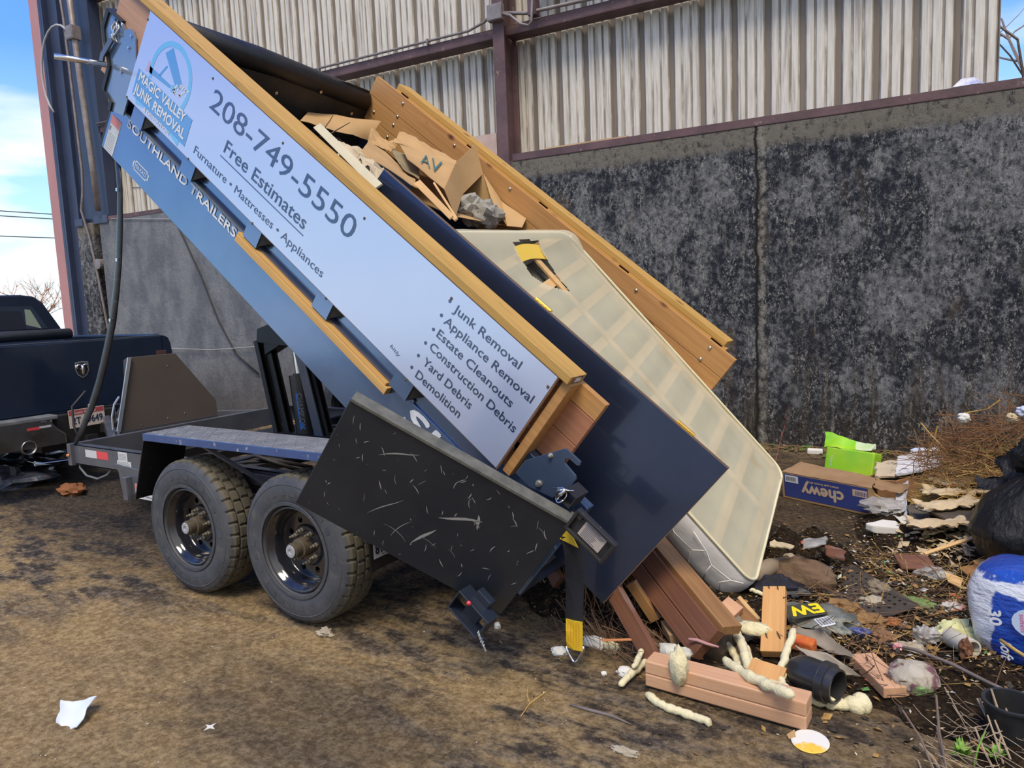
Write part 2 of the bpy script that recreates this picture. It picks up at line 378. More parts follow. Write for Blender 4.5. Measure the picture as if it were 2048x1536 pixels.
struct(mb.build('floor', M_ground, smooth=True, origin=(0, 0, 0)))
# concrete wall in three lengths with the recess near the doorway
mb = MB(); mb.box((-9.47, 0, -.1), (5.6, .5, 3.24)); o = mb.build('wall_back', M_conc, M=WALL, bevel=.012); struct(o)
mb = MB(); mb.box((-10.12, 0, -.1), (-9.66, .5, 3.24)); struct(mb.build('wall_left', M_conc, M=WALL, bevel=.02))
mb = MB(); mb.box((-9.66, .22, -.1), (-9.47, .5, 3.24)); struct(mb.build('wall_recess', M_purple, M=WALL))
# ribbed siding above
def siding(t0, t1, z0, z1, name):
    prof = []; P = .337; k = math.floor((t0+.942)/P)
    while True:
        a = -.942+k*P
        if a > t1+.4: break
        for dx, dy in ((-.045, 0), (-.022, .035), (.022, .035), (.045, 0), (.105, 0), (.112, .016), (.128, .016), (.135, 0), (.205, 0), (.212, .016), (.228, .016), (.235, 0)): prof.append((a+dx, dy))
        k += 1
    prof = [p for p in prof if t0 <= p[0] <= t1]; prof = [(t0, 0)]+prof+[(t1, 0)]
    mb = MB(); n = len(prof); mb.v = [Vector((a, .36+b, z0)) for a, b in prof]+[Vector((a, .36+b, z1)) for a, b in prof]
    mb.f = [[i, i+1, i+1+n, i+n] for i in range(n-1)]; 
    mb.v += [v+Vector((0, .004, 0)) for v in mb.v]; mb.f += [[f[3]+2*n, f[2]+2*n, f[1]+2*n, f[0]+2*n] for f in list(mb.f)]; mb.mi = [0]*len(mb.f)
    return struct(mb.build(name, M_siding, M=WALL, origin=((t0+t1)/2, .36, z0)))
siding(-9.6, 3.43, 3.19, 8.6, 'wall_siding')
# steel: column, sill angle, girts
mb = MB(); mb.box((-1.62, .0, 3.24), (-1.47, .02, 8.6)); mb.box((-1.55, .02, 3.24), (-1.535, .30, 8.6)); mb.box((-1.62, .30, 3.24), (-1.47, .32, 8.6))
mb.box((-1.60, -.02, 3.18), (-1.44, .32, 3.24)); struct(mb.build('trim_1', M_purple, M=WALL, bevel=.004))
mb = MB(); mb.box((-1.42, -.004, 3.235), (5.6, .006, 3.32)); mb.box((-1.42, -.004, 3.235), (5.6, .30, 3.243)); mb.box((-9.47, -.004, 3.235), (-1.66, .006, 3.30)); struct(mb.build('trim_2', M_purple, M=WALL))
def girt(t0, t1, z, name):
    mb = MB(); mb.box((t0, .12, z-.005), (t1, .35, z+.005)); mb.box((t0, .12, z), (t1, .13, z+.10)); mb.box((t0, .12, z+.095), (t1, .17, z+.105)); struct(mb.build(name, M_purple, M=WALL))
girt(-9.4, -1.64, 4.72, 'trim_3'); girt(-1.52, 3.4, 4.72, 'trim_4'); girt(-1.1, 3.4, 5.30, 'trim_5'); girt(-9.4, -1.64, 6.9, 'trim_6')
mb = MB(); mb.box((-1.16, .02, 4.84), (-1.06, .14, 8.6)); struct(mb.build('trim_7', M_purple, M=WALL))
# doorway edge on the left: faded red jamb, dark blue column and sliding door leaf
mb = MB(); mb.box((-10.78, -.02, 0), (-10.50, .5, 8.6)); struct(mb.build('trim_8', M_pink, M=WALL, bevel=.01))
mb = MB(); mb.box((-10.50, -.03, 0), (-10.44, .3, 8.6)); mb.box((-10.40, -.05, 0), (-10.35, .3, 8.6)); mb.box((-10.47, .05, 0), (-10.1, .35, 8.6)); struct(mb.build('trim_9', M_darkblue, M=WALL))
mb = MB(); mb.box((-10.30, .12, 3.24), (-9.36, .3, 8.6)); mb.box((-10.12, -.02, 3.2), (-9.9, .3, 3.32)); mb.box((-9.60, -.02, 3.2), (-9.2, .1, 3.33)); struct(mb.build('trim_10', M_darkblue, M=WALL))
# conduit, junction boxes, wires on the wall
M_galv = mat('galvanised_conduit', (.30, .27, .27), (.20, .17, .17), scale=9, rough=.5, metal=.3)
M_wire = mat('grey_wire', (.42, .42, .45), rough=.5)
def conduit(pts, r, name, label, cat, m=M_galv, seg=8, parts=None, group=None):
    P = [WALL@Vector(p) for p in pts]; mb = MB(); mb.tube(P, r, seg); o = mb.build(name, m, smooth=True); tag(o, label, cat, group); return o
o = conduit([(-9.4, .09, 4.86), (-7, .09, 4.87), (-4, .09, 4.86), (-2.0, .09, 4.86), (-1.75, .05, 4.90), (-1.62, -.03, 4.92)], .016, 'conduit', 'thin grey conduit running on the girt left of the steel column', 'pipe')
for t in (-8, -6.1, -4.4, -2.6):
    mb = MB(); mb.box((t-.012, .07, 4.82), (t+.012, .112, 4.885)); mb.build('pipe_clip', M_galv, o, WALL)
o = conduit([(-1.46, -.01, 4.92), (-1.2, .06, 4.885), (0, .09, 4.87), (3.4, .09, 4.87)], .022, 'conduit', 'thicker grey conduit running on the girt right of the steel column', 'pipe')
for t in (.1, 1.6):
    mb = MB(); mb.box((t-.012, .07, 4.82), (t+.012, .114, 4.895)); mb.build('pipe_clip', M_galv, o, WALL)
mb = MB(); mb.box((-1.64, -.085, 4.84), (-1.45, 0, 5.02)); o = mb.build('junction_box', M_galv, M=WALL, bevel=.006); tag(o, 'grey square junction box on the purple steel column', 'electrical box')
mb = MB(); mb.box((-1.630, -.089, 4.85), (-1.46, -.085, 5.01)); mb.build('cover_plate', M_galv, o, WALL)
pts = [(-1.45, -.05, 4.90), (-1.35, -.05, 4.86), (-1.22, -.05, 4.74), (-1.12, -.05, 4.70), (-1.08, -.05, 4.74), (-1.07, -.03, 5.0), (-1.07, -.02, 5.15), (-1.08, -.02, 5.25), (-1.10, -.02, 5.6)]
o = conduit(pts, .016, 'flexible_conduit', 'looped ribbed metal cable hanging beside the steel column', 'cable', seg=10)
mb = MB(); mb.tube([(-1.075, -.02, 5.10), (-1.07, -.02, 5.16), (-1.08, -.02, 5.26)], .026, 8); mb.build('connector', M_galv, o, WALL, smooth=True)
conduit([(-9.93, -.08, 8.5), (-9.72, -.08, 6.6), (-9.66, -.08, 4.1), (-9.70, -.08, 3.75), (-9.80, -.08, 3.45), (-9.72, -.04, 3.0), (-9.62, -.04, 2.5), (-9.57, .05, 1.2), (-9.55, .05, .3)], .022, 'conduit', 'grey conduit dropping down the corner recess beside the doorway', 'pipe')
o = conduit([(-9.60, -.06, 8.5), (-9.48, -.06, 5.6), (-9.40, -.06, 4.3), (-9.36, -.06, 3.4)], .05, 'cable_bundle', 'thick twisted grey cable bundle hanging by the doorway corner', 'cable', M_galv)
pts = [(-9.66+.52*math.cos(R(a))-.25, -.12, 5.75+.75*math.sin(R(a))) for a in range(40, 250, 15)]
conduit(pts, .018, 'cable_loop', 'thin grey cable loop sticking out by the doorway corner', 'cable', M_wire)
mb = MB(); mb.box((-9.62, -.14, 6.2), (-9.44, .02, 6.42)); o = mb.build('junction_box', M_galv, M=WALL, bevel=.008); tag(o, 'small grey box holding the cables at the doorway corner', 'electrical box')
mb = MB(); mb.box((-9.61, -.145, 6.22), (-9.45, -.14, 6.40)); mb.build('cover_plate', M_galv, o, WALL)
mb = MB(); mb.lathe([(0, -.05), (.09, -.05), (.09, .05), (0, .05)], WALL@Matrix.Translation((-9.56, .0, 2.52))@Matrix.Rotation(R(90), 4, 'X'), 14); tag(mb.build('conduit_fitting', M_galv, smooth=False), 'round conduit fitting low in the corner recess', 'pipe fitting')
conduit([(-9.1, -.02, 3.25), (-6.6, -.02, 3.02), (-5.2, -.02, 2.85)], .006, 'wire', 'upper thin wire strung across the pale concrete wall behind the trailer', 'wire', M_wire)
conduit([(-9.0, .352, 3.80), (-7.4, .352, 3.66), (-5.6, .352, 3.54)], .006, 'wire', 'thin wire strung across the siding just above the pale concrete', 'wire', M_wire)
conduit([(-8.6, -.05, 1.18), (-7.8, -.05, 1.05), (-6.9, -.05, 1.02), (-6.0, -.05, 1.06), (-5.0, -.05, 1.15)], .006, 'wire', 'low sagging wire across the concrete wall behind the hydraulic hoist', 'wire', M_wire)
conduit([(-7.55, -.02, 3.2), (-7.40, -.03, 2.95), (-7.0, -.03, 2.2), (-6.7, -.03, 1.5), (-6.35, -.03, .95), (-5.9, -.03, .65)], .012, 'hanging_hose', 'thin black hose hanging down the pale concrete wall', 'hose', M_black_recess)
# bits on the sill
M_card = mat('cardboard', (.52, .335, .155), (.45, .285, .125), scale=3, rough=.85, bump=.0008, bscale=60)
M_cardbrown = mat('shaded_cardboard', (.40, .26, .15), (.34, .22, .13), scale=3, rough=.9)
mb = MB(); mb.box((-2.13, .1, 3.26), (-1.68, .12, 3.62)); tag(mb.build('cardboard_scrap', mat('pale_board', (.62, .47, .42), (.5, .36, .32), scale=5, rough=.9), M=WALL), 'pale pink board scrap standing on the sill left of the column', 'board')
mb = MB(); mb.box((.0, .02, 3.325), (1.0, .10, 3.34)); tag(mb.build('wood_strip', wood('pine', (.62, .42, .24), (.50, .32, .17)), M=WALL@Matrix.Translation((-1.0, 0, 0))), 'thin pale wood strip lying on the purple sill', 'board')
mb = MB(); mb.add([(3.05, .02, 3.33), (3.25, .01, 3.33), (3.32, .1, 3.33), (3.1, .12, 3.33), (3.12, .05, 3.40), (3.22, .06, 3.40)], [(0, 1, 5, 4), (1, 2, 5), (2, 3, 4, 5), (3, 0, 4), (3, 2, 1, 0)]); tag(mb.build('crushed_can', mat('crushed_white_can', (.7, .7, .72), (.25, .3, .6), scale=14, rough=.4), M=WALL), 'small crushed white and blue can on the sill at the right', 'can')
# outside: post, trees, shrubs, power lines
M_orange = wood('orange_timber', (.72, .33, .12), (.6, .26, .09))
mb = MB(); mb.box((3.80, .9, -.1), (4.25, 1.2, 9)); tag(mb.build('timber_post', M_orange, M=WALL), 'orange timber post standing beyond the end of the siding', 'post')
M_bark = mat('grey_bark', (.16, .12, .10), (.24, .2, .17), scale=20, rough=.9)
def tree(base, h, n, spread, m, name, label, cat, group=None, lean=(0, 0), seed=1, r0=.05, twig=.5):
    rr = random.Random(seed); mb = MB(); b = Vector(base)
    def branch(p, d, l, r, dep):
        q = [p]; dd = d.copy()
        for i in range(4):
            dd = (dd+Vector((rr.uniform(-.18, .18), rr.uniform(-.18, .18), rr.uniform(-.05, .12)))).normalized(); q.append(q[-1]+dd*l/4)
        mb.tube(q, [r, r*.85, r*.7, r*.6, r*.45], 5 if dep > 1 else 4)
        if dep > 0:
            for k in range(n):
                i = rr.choice((2, 3, 4)); a = rr.uniform(0, 6.28); nd = (dd+Vector((math.cos(a), math.sin(a), rr.uniform(-.2, .6)))*spread).normalized(); branch(q[i], nd, l*rr.uniform(.5, .8), r*.5, dep-1)
    branch(b, Vector((lean[0], lean[1], 1)).normalized(), h*.45, r0, 3)
    return tag(mb.build(name, m), label, cat, group)
tree(WALL@Vector((4.6, 5, 0)), 9, 4, .8, M_bark, 'bare_tree', 'bare tree with thin branches beyond the end of the siding', 'tree', seed=5, lean=(-.1, 0), r0=.07)
M_brush = mat('red_tan_brush', (.36, .17, .12), (.52, .32, .22), scale=3, rough=.95)
for i, (bx_, by_, hh, lab) in enumerate((( -34, 20, 5.4, 'taller reddish bare bush on the horizon beside the faded red jamb'), (-36, 15.5, 4.3, 'lower reddish bare bush on the horizon above the pickup cab'))):
    tree((bx_, by_, 0), hh, 6, 1.0, M_brush, 'bare_bush', lab, 'bush', 'bare bushes on the horizon', seed=11+i, r0=.07)
def blobmesh(c, r, m, name, jit=.25, seg=14, seed=0, s=1.2):
    mb = MB(); P = []; rows = seg//2
    for i in range(rows+1):
        th = math.pi*i/rows
        for k in range(seg):
            ph = 2*math.pi*k/seg; d = Vector((math.sin(th)*math.cos(ph), math.sin(th)*math.sin(ph), math.cos(th)))
            q = 1+jit*noise.fractal(d*s+Vector((seed*7.3, seed, 0)), 1, 2, 4); P.append(Vector((c[0]+d.x*r[0]*q, c[1]+d.y*r[1]*q, c[2]+d.z*r[2]*q)))
    fs = [(i*seg+k, i*seg+seg+k, i*seg+seg+(k+1) % seg, i*seg+(k+1) % seg) for i in range(rows) for k in range(seg)]
    mb.add(P, fs); return mb
mb = blobmesh((-33, 23, 1.6), (2.8, 5.5, 2.4), None, '', .3, 20, 3, 2); tag(mb.build('shrub', mat('dry_shrub', (.55, .33, .24), (.36, .18, .13), scale=6, rough=1, bump=.3, bscale=8), smooth=True), 'dense reddish tan shrub mass at the horizon by the jamb', 'shrub')
M_cable = mat('black_cable', (.03, .03, .035), rough=.6)
for k, (z0, sag) in enumerate(((7.4, .55), (8.4, .3), (8.7, .3))):
    pts = [(-48, -4+i*4, z0-sag*(1-((i-5)/5)**2)) for i in range(11)]
    mb = MB(); mb.tube(pts, .03, 5); tag(mb.build('power_line', M_cable), ('lowest sagging power line in the sky over the pickup', 'middle power line in the sky over the pickup', 'topmost power line in the sky over the pickup')[k], 'power line', 'power lines over the pickup')
# ------------------------------------------------------------------ dump trailer
BED = Matrix.Translation((1.0999, 0, .8646))@Matrix.Rotation(R(38.6264), 4, 'Y')
M_paint = mat('glossy_black_paint', (.050, .055, .065), (.075, .080, .09), scale=2, rough=.22, coat=.6, spec=.7, spots=(70, (1, 1, 1), .66, .72, (.20, .20, .21)))
M_side = mat('dusty_blue_black_paint', (.10, .17, .33), (.13, .21, .38), scale=1.5, rough=.20, metal=.75, coat=.7, spec=.8, spots=(60, (1, 1, 1), .67, .72, (.25, .26, .3)), bump=.0006, bscale=5)
M_tank = mat('blueblack_steel', (.012, .018, .035), (.02, .028, .05), scale=4, rough=.35, coat=.3)
M_frame = mat('grey_black_frame_paint', (.075, .085, .11), (.11, .12, .15), scale=5, rough=.32, coat=.3, spots=(30, (1, 1, 1), .63, .75, (.2, .2, .2)))
M_blk = mat('matt_black_steel', (.012, .012, .014), (.024, .024, .026), scale=6, rough=.5, spots=(60, (1, 1, 1), .66, .74, (.10, .08, .07)))
M_cedar = wood('cedar_board', (.52, .28, .10), (.40, .20, .065), knot=(.11, .03, .015))
M_cedarpink = wood('cedar_edge', (.50, .30, .20), (.42, .23, .14), knot=(.18, .06, .04))
M_cap = wood('cap_board', (.58, .36, .10), (.46, .26, .06), knot=(.13, .05, .02), dirt=(9, (.4, 5, 5), .60, .72, (.16, .09, .03)))
M_red = wood('red_cedar', (.42, .19, .10), (.33, .14, .075), knot=(.13, .04, .03))
M_bolt = mat('zinc_bolt', (.55, .53, .46), rough=.35, metal=.8)
M_chrome = mat('bright_zinc', (.75, .76, .78), rough=.18, metal=1)
M_rubber = mat('tyre_rubber', (.045, .050, .062), (.075, .080, .095), scale=7, rough=.62, spots=(16, (1, 1, 1), .56, .78, (.13, .12, .105)), bump=.001, bscale=60)
M_wheel = mat('gloss_black_wheel', (.012, .013, .018), (.02, .02, .028), scale=6, rough=.14, coat=.8, spots=(40, (1, 1, 1), .66, .76, (.11, .09, .07)))
M_grease = mat('greasy_hub', (.11, .09, .06), (.05, .04, .03), scale=18, rough=.6)
M_white = mat('white_plastic', (.72, .75, .80), rough=.4)
M_sign = mat('white_sign_panel', (.49, .57, .80), (.52, .60, .82), scale=1, rough=.22, metal=.35, coat=.6, spec=.8)
M_ink = mat('dark_vinyl', (.07, .10, .19), rough=.22, metal=.6, coat=.5)
M_blue = mat('logo_blue', (.10, .32, .72), rough=.2, coat=.4)
M_lblue = mat('logo_sky_blue', (.16, .48, .85), rough=.2, coat=.4)
M_silver = mat('silver_vinyl', (.78, .80, .84), (.66, .68, .72), scale=20, rough=.35)
T = empty('dump_trailer', (-.4, 1.36, 0), 'black tandem-axle dump trailer with raised tilted bed, white sign and cedar sideboards', 'trailer')
def bp(mb, name, m, parent=T, **k): return mb.build(name, m, parent, BED, **k)
# --- steel bed
mb = MB(); mb.box((-3.47, .300, -.435), (.42, .312, -.115)); mb.box((-3.47, .312, -.435), (.42, .320, .14)); mb.box((-3.47, .300, .09), (.42, .36, .14))
bed = bp(mb, 'near_side_wall', M_side, bevel=.003); bed['label'] = 'near steel side wall of the dump bed, glossy and dusty'
mb = MB(); mb.box((-3.44, .285, -.125), (-.62, .318, -.108)); bp(mb, 'side_ledge', M_frame, bed)
mb = MB(); mb.box((-3.47, 2.385, -.435), (.42, 2.42, .14)); mb.box((-3.47, 2.36, .09), (.42, 2.42, .14)); bp(mb, 'far_side_wall', M_side)
mb = MB(); mb.box((-3.47, .320, -.434), (.42, 2.385, -.428)); 
bp(mb, 'bed_floor', M_blk)
mb = MB()
for k in range(10): mb.box((-3.3+k*.38, .34, -.435), (-3.24+k*.38, 2.38, -.40))
mb.box((-3.47, .75, -.53), (.40, .83, -.435)); mb.box((-3.47, 1.89, -.53), (.40, 1.97, -.435)); bp(mb, 'bed_crossmembers', M_blk)
mb = MB(); mb.box((-3.49, .30, -.435), (-3.46, 2.42, .30)); bp(mb, 'bed_front_wall', M_blk)
# stake pockets
for i, xx in enumerate((-3.13, -2.57, -1.91, -1.275, -.64)):
    w = .062; mb = MB()
    mb.box((xx-w, .262, -.11), (xx-w+.006, .318, .10)); mb.box((xx+w-.006, .262, -.11), (xx+w, .318, .10)); mb.box((xx-w, .256, -.11), (xx+w, .263, .10)); mb.box((xx-w, .30, -.12), (xx+w+.02, .318, -.10))
    o = bp(mb, 'stake_pocket', M_side, bed)
    mb = MB(); mb.prism([(xx+w, .262, .0), (xx+w, .262, -.10), (xx+w+.10, .3, -.0)], (0, .03, 0)); bp(mb, 'pocket_shade_wedge', M_blk, bed)  # black wedge added to stand for the shaded opening beside the pocket
mb = MB(); mb.box((-2.02, .258, -.175), (-.70, .298, -.135)); mb.box((-2.02, .262, -.135), (-.72, .298, -.118)); o = bp(mb, 'wood_batten', wood('yellow_pine', (.66, .40, .13), (.56, .32, .10)), bevel=.002); o['label'] = 'yellow wood batten fixed along the near steel side'
# lettering on the steel side
def bframe(x, z, y=.298, dz=0): return BED@frame((x, y, z), (1, 0, dz), (0, 0, 1))
text('SOUTHLAND TRAILERS', bframe(-3.27, -.185, dz=-.004), 1.20, .050, M_silver, bed, t=.001, bold=.0022)
text('SL', bframe(-.565, -.235, .2985), .30, .105, M_silver, bed, t=.001, bold=.006, shear=.25)
mb = MB(); mb.box((-.56, .2975, -.262), (.12, .2995, -.245)); bp(mb, 'logo_stripe', M_silver, bed)
def badge(x, z): 
    mb = MB(); p = [(-.09, -.018), (-.07, -.018), (-.07, -.03), (.07, -.03), (.07, -.018), (.09, -.018), (.09, .018), (.07, .018), (.07, .03), (-.07, .03), (-.07, .018), (-.09, .018)]
    q = [(a*.9, b*.86) for a, b in p]; mb.plate(p, [q], .001, bframe(x, z, .2995)@Matrix.Identity(4)); return mb.build('maker_badge', M_silver, bed)
badge(-3.02, -.345); text('MAXXD', bframe(-3.085, -.352, .2985), .13, .022, M_silver, bed, t=.001)
# warning stickers at the front edge
mb = MB(); mb.box((-3.44, .2985, -.43), (-3.33, .2995, -.20)); st = bp(mb, 'warning_sticker', mat('sticker_white', (.62, .64, .66), rough=.5), bed)
mb = MB(); mb.box((-3.44, .2975, -.255), (-3.335, .2985, -.20)); bp(mb, 'sticker_header', mat('sticker_red', (.70, .25, .22), rough=.5), bed)
mb = MB(); mb.box((-3.44, .2975, -.30), (-3.42, .2985, -.27)); 
for k in range(9): mb.box((-3.43, .2978, -.42+k*.013), (-3.35, .2985, -.417+k*.013))
bp(mb, 'sticker_print', mat('sticker_ink', (.25, .27, .26), rough=.5), bed)
# --- sign panel
mb = MB(); mb.box((-3.269, .238, 0), (0, .243, .5232)); sign = bp(mb, 'sign_panel', M_sign, bevel=.001); sign['label'] = 'white sign panel with phone number and service list'
mb = MB(); mb.box((-3.275, .243, -.006), (.004, .262, .5262)); bp(mb, 'sign_backing_board', M_cedarpink)
def sline(s, a, b, h, m=M_ink, bold=0, shear=0, y=.2378, wk=1.0):
    """lettering between two baseline points given as (x, z) on the sign"""
    A = Vector((a[0], y, a[1])); B = Vector((b[0], y, b[1])); return text(s, BED@frame(A, B-A, (0, 0, 1)), (B-A).length*wk, h, m, sign, bold=bold, shear=shear)
sline('208-749-5550', (-2.541,0.331), (-1.274,0.325), .112, bold=0)
sline('Free Estimates', (-2.315,0.194), (-1.572,0.189), .070, bold=.0005)
a = (-2.328,0.165); b = (-1.558,0.166); mb = MB(); mb.box((a[0], .2366, a[1]-.004), (b[0], .238, a[1]+.001)); bp(mb, 'underline', M_ink, sign)
sline('Furnature \u2022 Mattresses \u2022 Appliances', (-2.54,0.055), (-1.337,0.062), .044)
sline('bitly', (-0.787,0.06), (-0.717,0.051), .018, shear=.25)
for s, a, b in (('Junk Removal', (-0.585,0.423), (-0.166,0.429)), ('Appliance Removal', (-0.597,0.347), (-0.035,0.35)), ('Estate Cleanouts', (-0.596,0.273), (-0.101,0.269)),
                ('Construction Debris', (-0.596,0.2), (-0.024,0.19)), ('Yard Debris', (-0.586,0.118), (-0.26,0.119)), ('Demolition', (-0.587,0.04), (-0.284,0.045))):
    sline(s, a, b, .040, bold=.0004)
for a in ((-0.623,0.449), (-0.625,0.368), (-0.625,0.288), (-0.626,0.209), (-0.626,0.134), (-0.626,0.063)):
    mb = MB(); mb.lathe([(0, 0), (.0085, 0), (.0085, .0012), (0, .0012)], Matrix.Translation((a[0], .238, a[1]))@Matrix.Rotation(R(90), 4, 'X'), 14)
    bp(mb, 'bullet_point', M_ink, sign)
# logo
LC = (-2.944,0.305); lc = Vector((LC[0], .2378, LC[1]))
def lpoly(pts, name, m, y=.2376, t=.0006):
    mb = MB(); mb.prism([(p[0], y, p[1]) for p in pts], (0, -t, 0)); return bp(mb, name, m, sign)
cen = (-2.923,0.287); r1 = .205; r0 = .175
ring = [(cen[0]+r1*math.cos(R(a)), cen[1]+r1*math.sin(R(a))) for a in range(-28, 212, 8)]+[(cen[0]+r0*math.cos(R(a)), cen[1]+r0*math.sin(R(a))) for a in range(204, -36, -8)]
lpoly(ring, 'logo_ring', M_lblue)
b0 = (-3.218,0.042); b1 = (-2.627,0.041); b2 = (-2.634,0.201); b3 = (-3.222,0.201)
lpoly([b0, b1, b2, b3], 'logo_banner', M_blue, .2372)
lpoly([(-3.175,0.04), (-3.16,0.013), (-3.011,0.047), (-2.851,0.042), (-2.689,0.008), (-2.682,0.053)], 'logo_ribbon', M_lblue, .2374)
sline('MAGIC VALLEY', (-3.191,0.145), (-2.694,0.149), .052, M_white, bold=.0022, y=.2364)
sline('JUNK REMOVAL', (-3.206,0.064), (-2.654,0.069), .054, M_white, bold=.0022, y=.2364)
sline('& DEMOLITION', (-3.07,0.018), (-2.788,0.018), .022, M_white, bold=.0008, y=.2364)
lpoly([(-3.028,0.393), (-2.975,0.45), (-2.792,0.302), (-2.849,0.271)], 'logo_trailer', M_blue, .2376)
lpoly([(-3.12,0.265), (-3.103,0.265), (-2.9,0.265), (-2.906,0.247), (-3.112,0.23)], 'logo_trailer_frame', M_blue, .2376)
lpoly([(-3.03,0.263), (-2.986,0.341), (-2.973,0.338), (-3.013,0.263)], 'logo_lift_arm', M_blue, .2376)
lpoly([(-3.152,0.292), (-3.09,0.241), (-3.158,0.221)], 'logo_cone', mat('logo_cone', (.45, .40, .62), rough=.3), .2376)
wc = (-2.88,0.258); lpoly([(wc[0]+.020*math.cos(a*.6283), wc[1]+.020*math.sin(a*.6283)) for a in range(10)], 'logo_wheel', M_lblue, .2368)
mb = MB()
for k in range(34):
    q = rnd.random(); x0 = wc[0]+.02+q*.115+rnd.uniform(-.02, .02); z0 = wc[1]-.01+rnd.uniform(-.01, .06)*(1-q*.3)+.03*q; s_ = rnd.uniform(.003, .008)
    mb.box((x0-s_, .2362, z0-s_), (x0+s_, .237, z0+s_*.6))
bp(mb, 'logo_debris', M_white, sign)
# screws on the sign
for a in ((-3.268,0.473), (-3.255,0.003), (-2.584,0.474), (-1.928,0.47), (-1.254,0.466), (-2.562,0.001), (-1.917,0), (-1.256,-0.005), (-0.622,-0.012), (-0.012,0.462), (-0.623,0.463)):
    mb = MB(); mb.lathe([(0, 0), (.008, 0), (.006, .003), (0, .0035)], Matrix.Translation((a[0], .238, a[1]))@Matrix.Rotation(R(90), 4, 'X'), 10); bp(mb, 'screw', M_grease, sign)
# --- near sideboards
for z0, z1, m in ((.145, .288, M_red), (.291, .433, M_red), (.436, .526, M_cedar)):
    mb = MB(); mb.box((-3.64, .352, z0), (.205, .390, z1)); bp(mb, 'sideboard', m, bevel=.002)
mb = MB(); mb.box((-3.283, .262, .30), (-.022, .30, .526)); bp(mb, 'top_rail_board', M_cedarpink, bevel=.002)
mb = MB(); mb.box((-3.62, .262, -.01), (-3.285, .352, .527)); bp(mb, 'front_post', M_cedarpink, bevel=.002)
mb = MB(); mb.box((-3.56, .235, .527), (.052, .375, .566)); cap = bp(mb, 'cap_board', M_cap, bevel=.003)
mb = MB(); mb.box((.052, .262, .530), (.0535, .345, .560)); tg = bp(mb, 'lumber_tag', M_ink, cap)
mb = MB(); mb.box((.0536, .285, .535), (.0545, .335, .555)); bp(mb, 'barcode', M_white, cap)
mb = MB(); mb.box((.02, .262, .0), (.064, .352, .527)); bp(mb, 'end_post', M_cedar, bevel=.003)
mb = MB(); mb.box((-.02, .30, .0), (.02, .352, .527)); bp(mb, 'inner_stud', M_red, bevel=.002)
for z in (.49, .36, .25, .12, .04):
    mb = MB(); mb.lathe([(0, 0), (.012, 0), (.009, .006), (0, .007)], Matrix.Translation((.0, .262, z))@Matrix.Rotation(R(90), 4, 'X'), 12); bp(mb, 'bolt', M_grease)
# --- far sideboards
for z0, z1 in ((.08, .222), (.225, .372), (.375, .527)):
    mb = MB(); mb.box((-3.52, 2.323, z0), (.195, 2.361, z1)); bp(mb, 'sideboard', M_cedar, bevel=.002)
mb = MB(); mb.box((-3.31, 2.361, .44), (.10, 2.40, .54)); mb.box((-3.31, 2.361, .541), (.075, 2.50, .580)); bp(mb, 'cap_board', M_cap, bevel=.003)
for xx in (-3.2, -2.4, -1.6, -.8, .02):
    mb = MB(); mb.box((xx-.045, 2.361, .10), (xx+.045, 2.40, .54)); bp(mb, 'stake', M_cedar)
for a in ((-3.151,2.323,0.482), (-3.39,2.323,0.275), (-3.145,2.323,0.371), (-3.146,2.323,0.295), (-3.15,2.323,0.184), (-2.516,2.323,0.477), (-1.891,2.323,0.482), (-1.26,2.323,0.483), (-0.626,2.323,0.479), (0.016,2.323,0.486), (0.012,2.323,0.388), (0.01,2.323,0.287)):
    mb = MB(); mb.lathe([(0, 0), (.014, 0), (.011, .007), (0, .010)], Matrix.Translation((a[0], 2.323, a[2]))@Matrix.Rotation(R(90), 4, 'X'), 12); bp(mb, 'bolt', M_bolt, smooth=True)
# --- tarp roller across the front
mb = MB(); mb.tube([(-3.52, .40, .38), (-3.52, 1.2, .37), (-3.52, 2.30, .30)], .085, 18); tarp = bp(mb, 'tarp_roll', mat('black_tarp', (.008, .009, .012), (.015, .016, .022), scale=12, rough=.45, bump=.004, bscale=14), smooth=True)
mb = MB(); mb.sheet([[(-3.50+.0*k, .38+j*.24, .40-k*.09+.01*math.sin(j*2+k)) for j in range(9)] for k in range(6)], .004); bp(mb, 'tarp_flap', MATS['black_tarp'], tarp)
for j in range(4):
    mb = MB(); mb.lathe([(.004, 0), (.012, 0), (.012, .003), (.004, .003)], Matrix.Translation((-3.43, 1.0+j*.38, .30-.1*(j % 2)))@Matrix.Rotation(R(90), 4, 'Y'), 10, close=True); bp(mb, 'grommet', M_chrome, tarp)
# --- crank bracket at the top front corner
def bpoly(pts, y, t, M=None): mb = MB(); mb.prism([(p[0], y, p[1]) for p in pts], (0, t, 0)); return mb
ol = [(-3.682,0.337), (-3.686,0.231), (-3.638,0.171), (-3.607,0.148), (-3.526,0.071), (-3.522,-0.082), (-3.412,-0.104), (-3.407,-0.161), (-3.258,-0.118), (-3.259,0.019), (-3.275,0.201), (-3.348,0.324), (-3.389,0.346), (-3.433,0.343), (-3.461,0.317), (-3.504,0.342)]
mb = bpoly(ol, .248, .010); br = bp(mb, 'crank_bracket', mat('gloss_blueblack_plate', (.10, .16, .28), (.13, .20, .33), scale=2, rough=.12, coat=1, spec=.9)); br['label'] = 'glossy blue-black tarp crank bracket at the front corner'
mb = MB(); L_ = [ol[i] for i in (0, 1, 2, 3, 4, 5, 6, 7)]
for a, b in zip(L_, L_[1:]):
    mb.prism([(a[0], .236, a[1]), (b[0], .236, b[1]), (b[0]+.030, .236, b[1]+.004), (a[0]+.030, .236, a[1]+.004)], (0, .045, 0))
bp(mb, 'bracket_flange', M_blk, br)
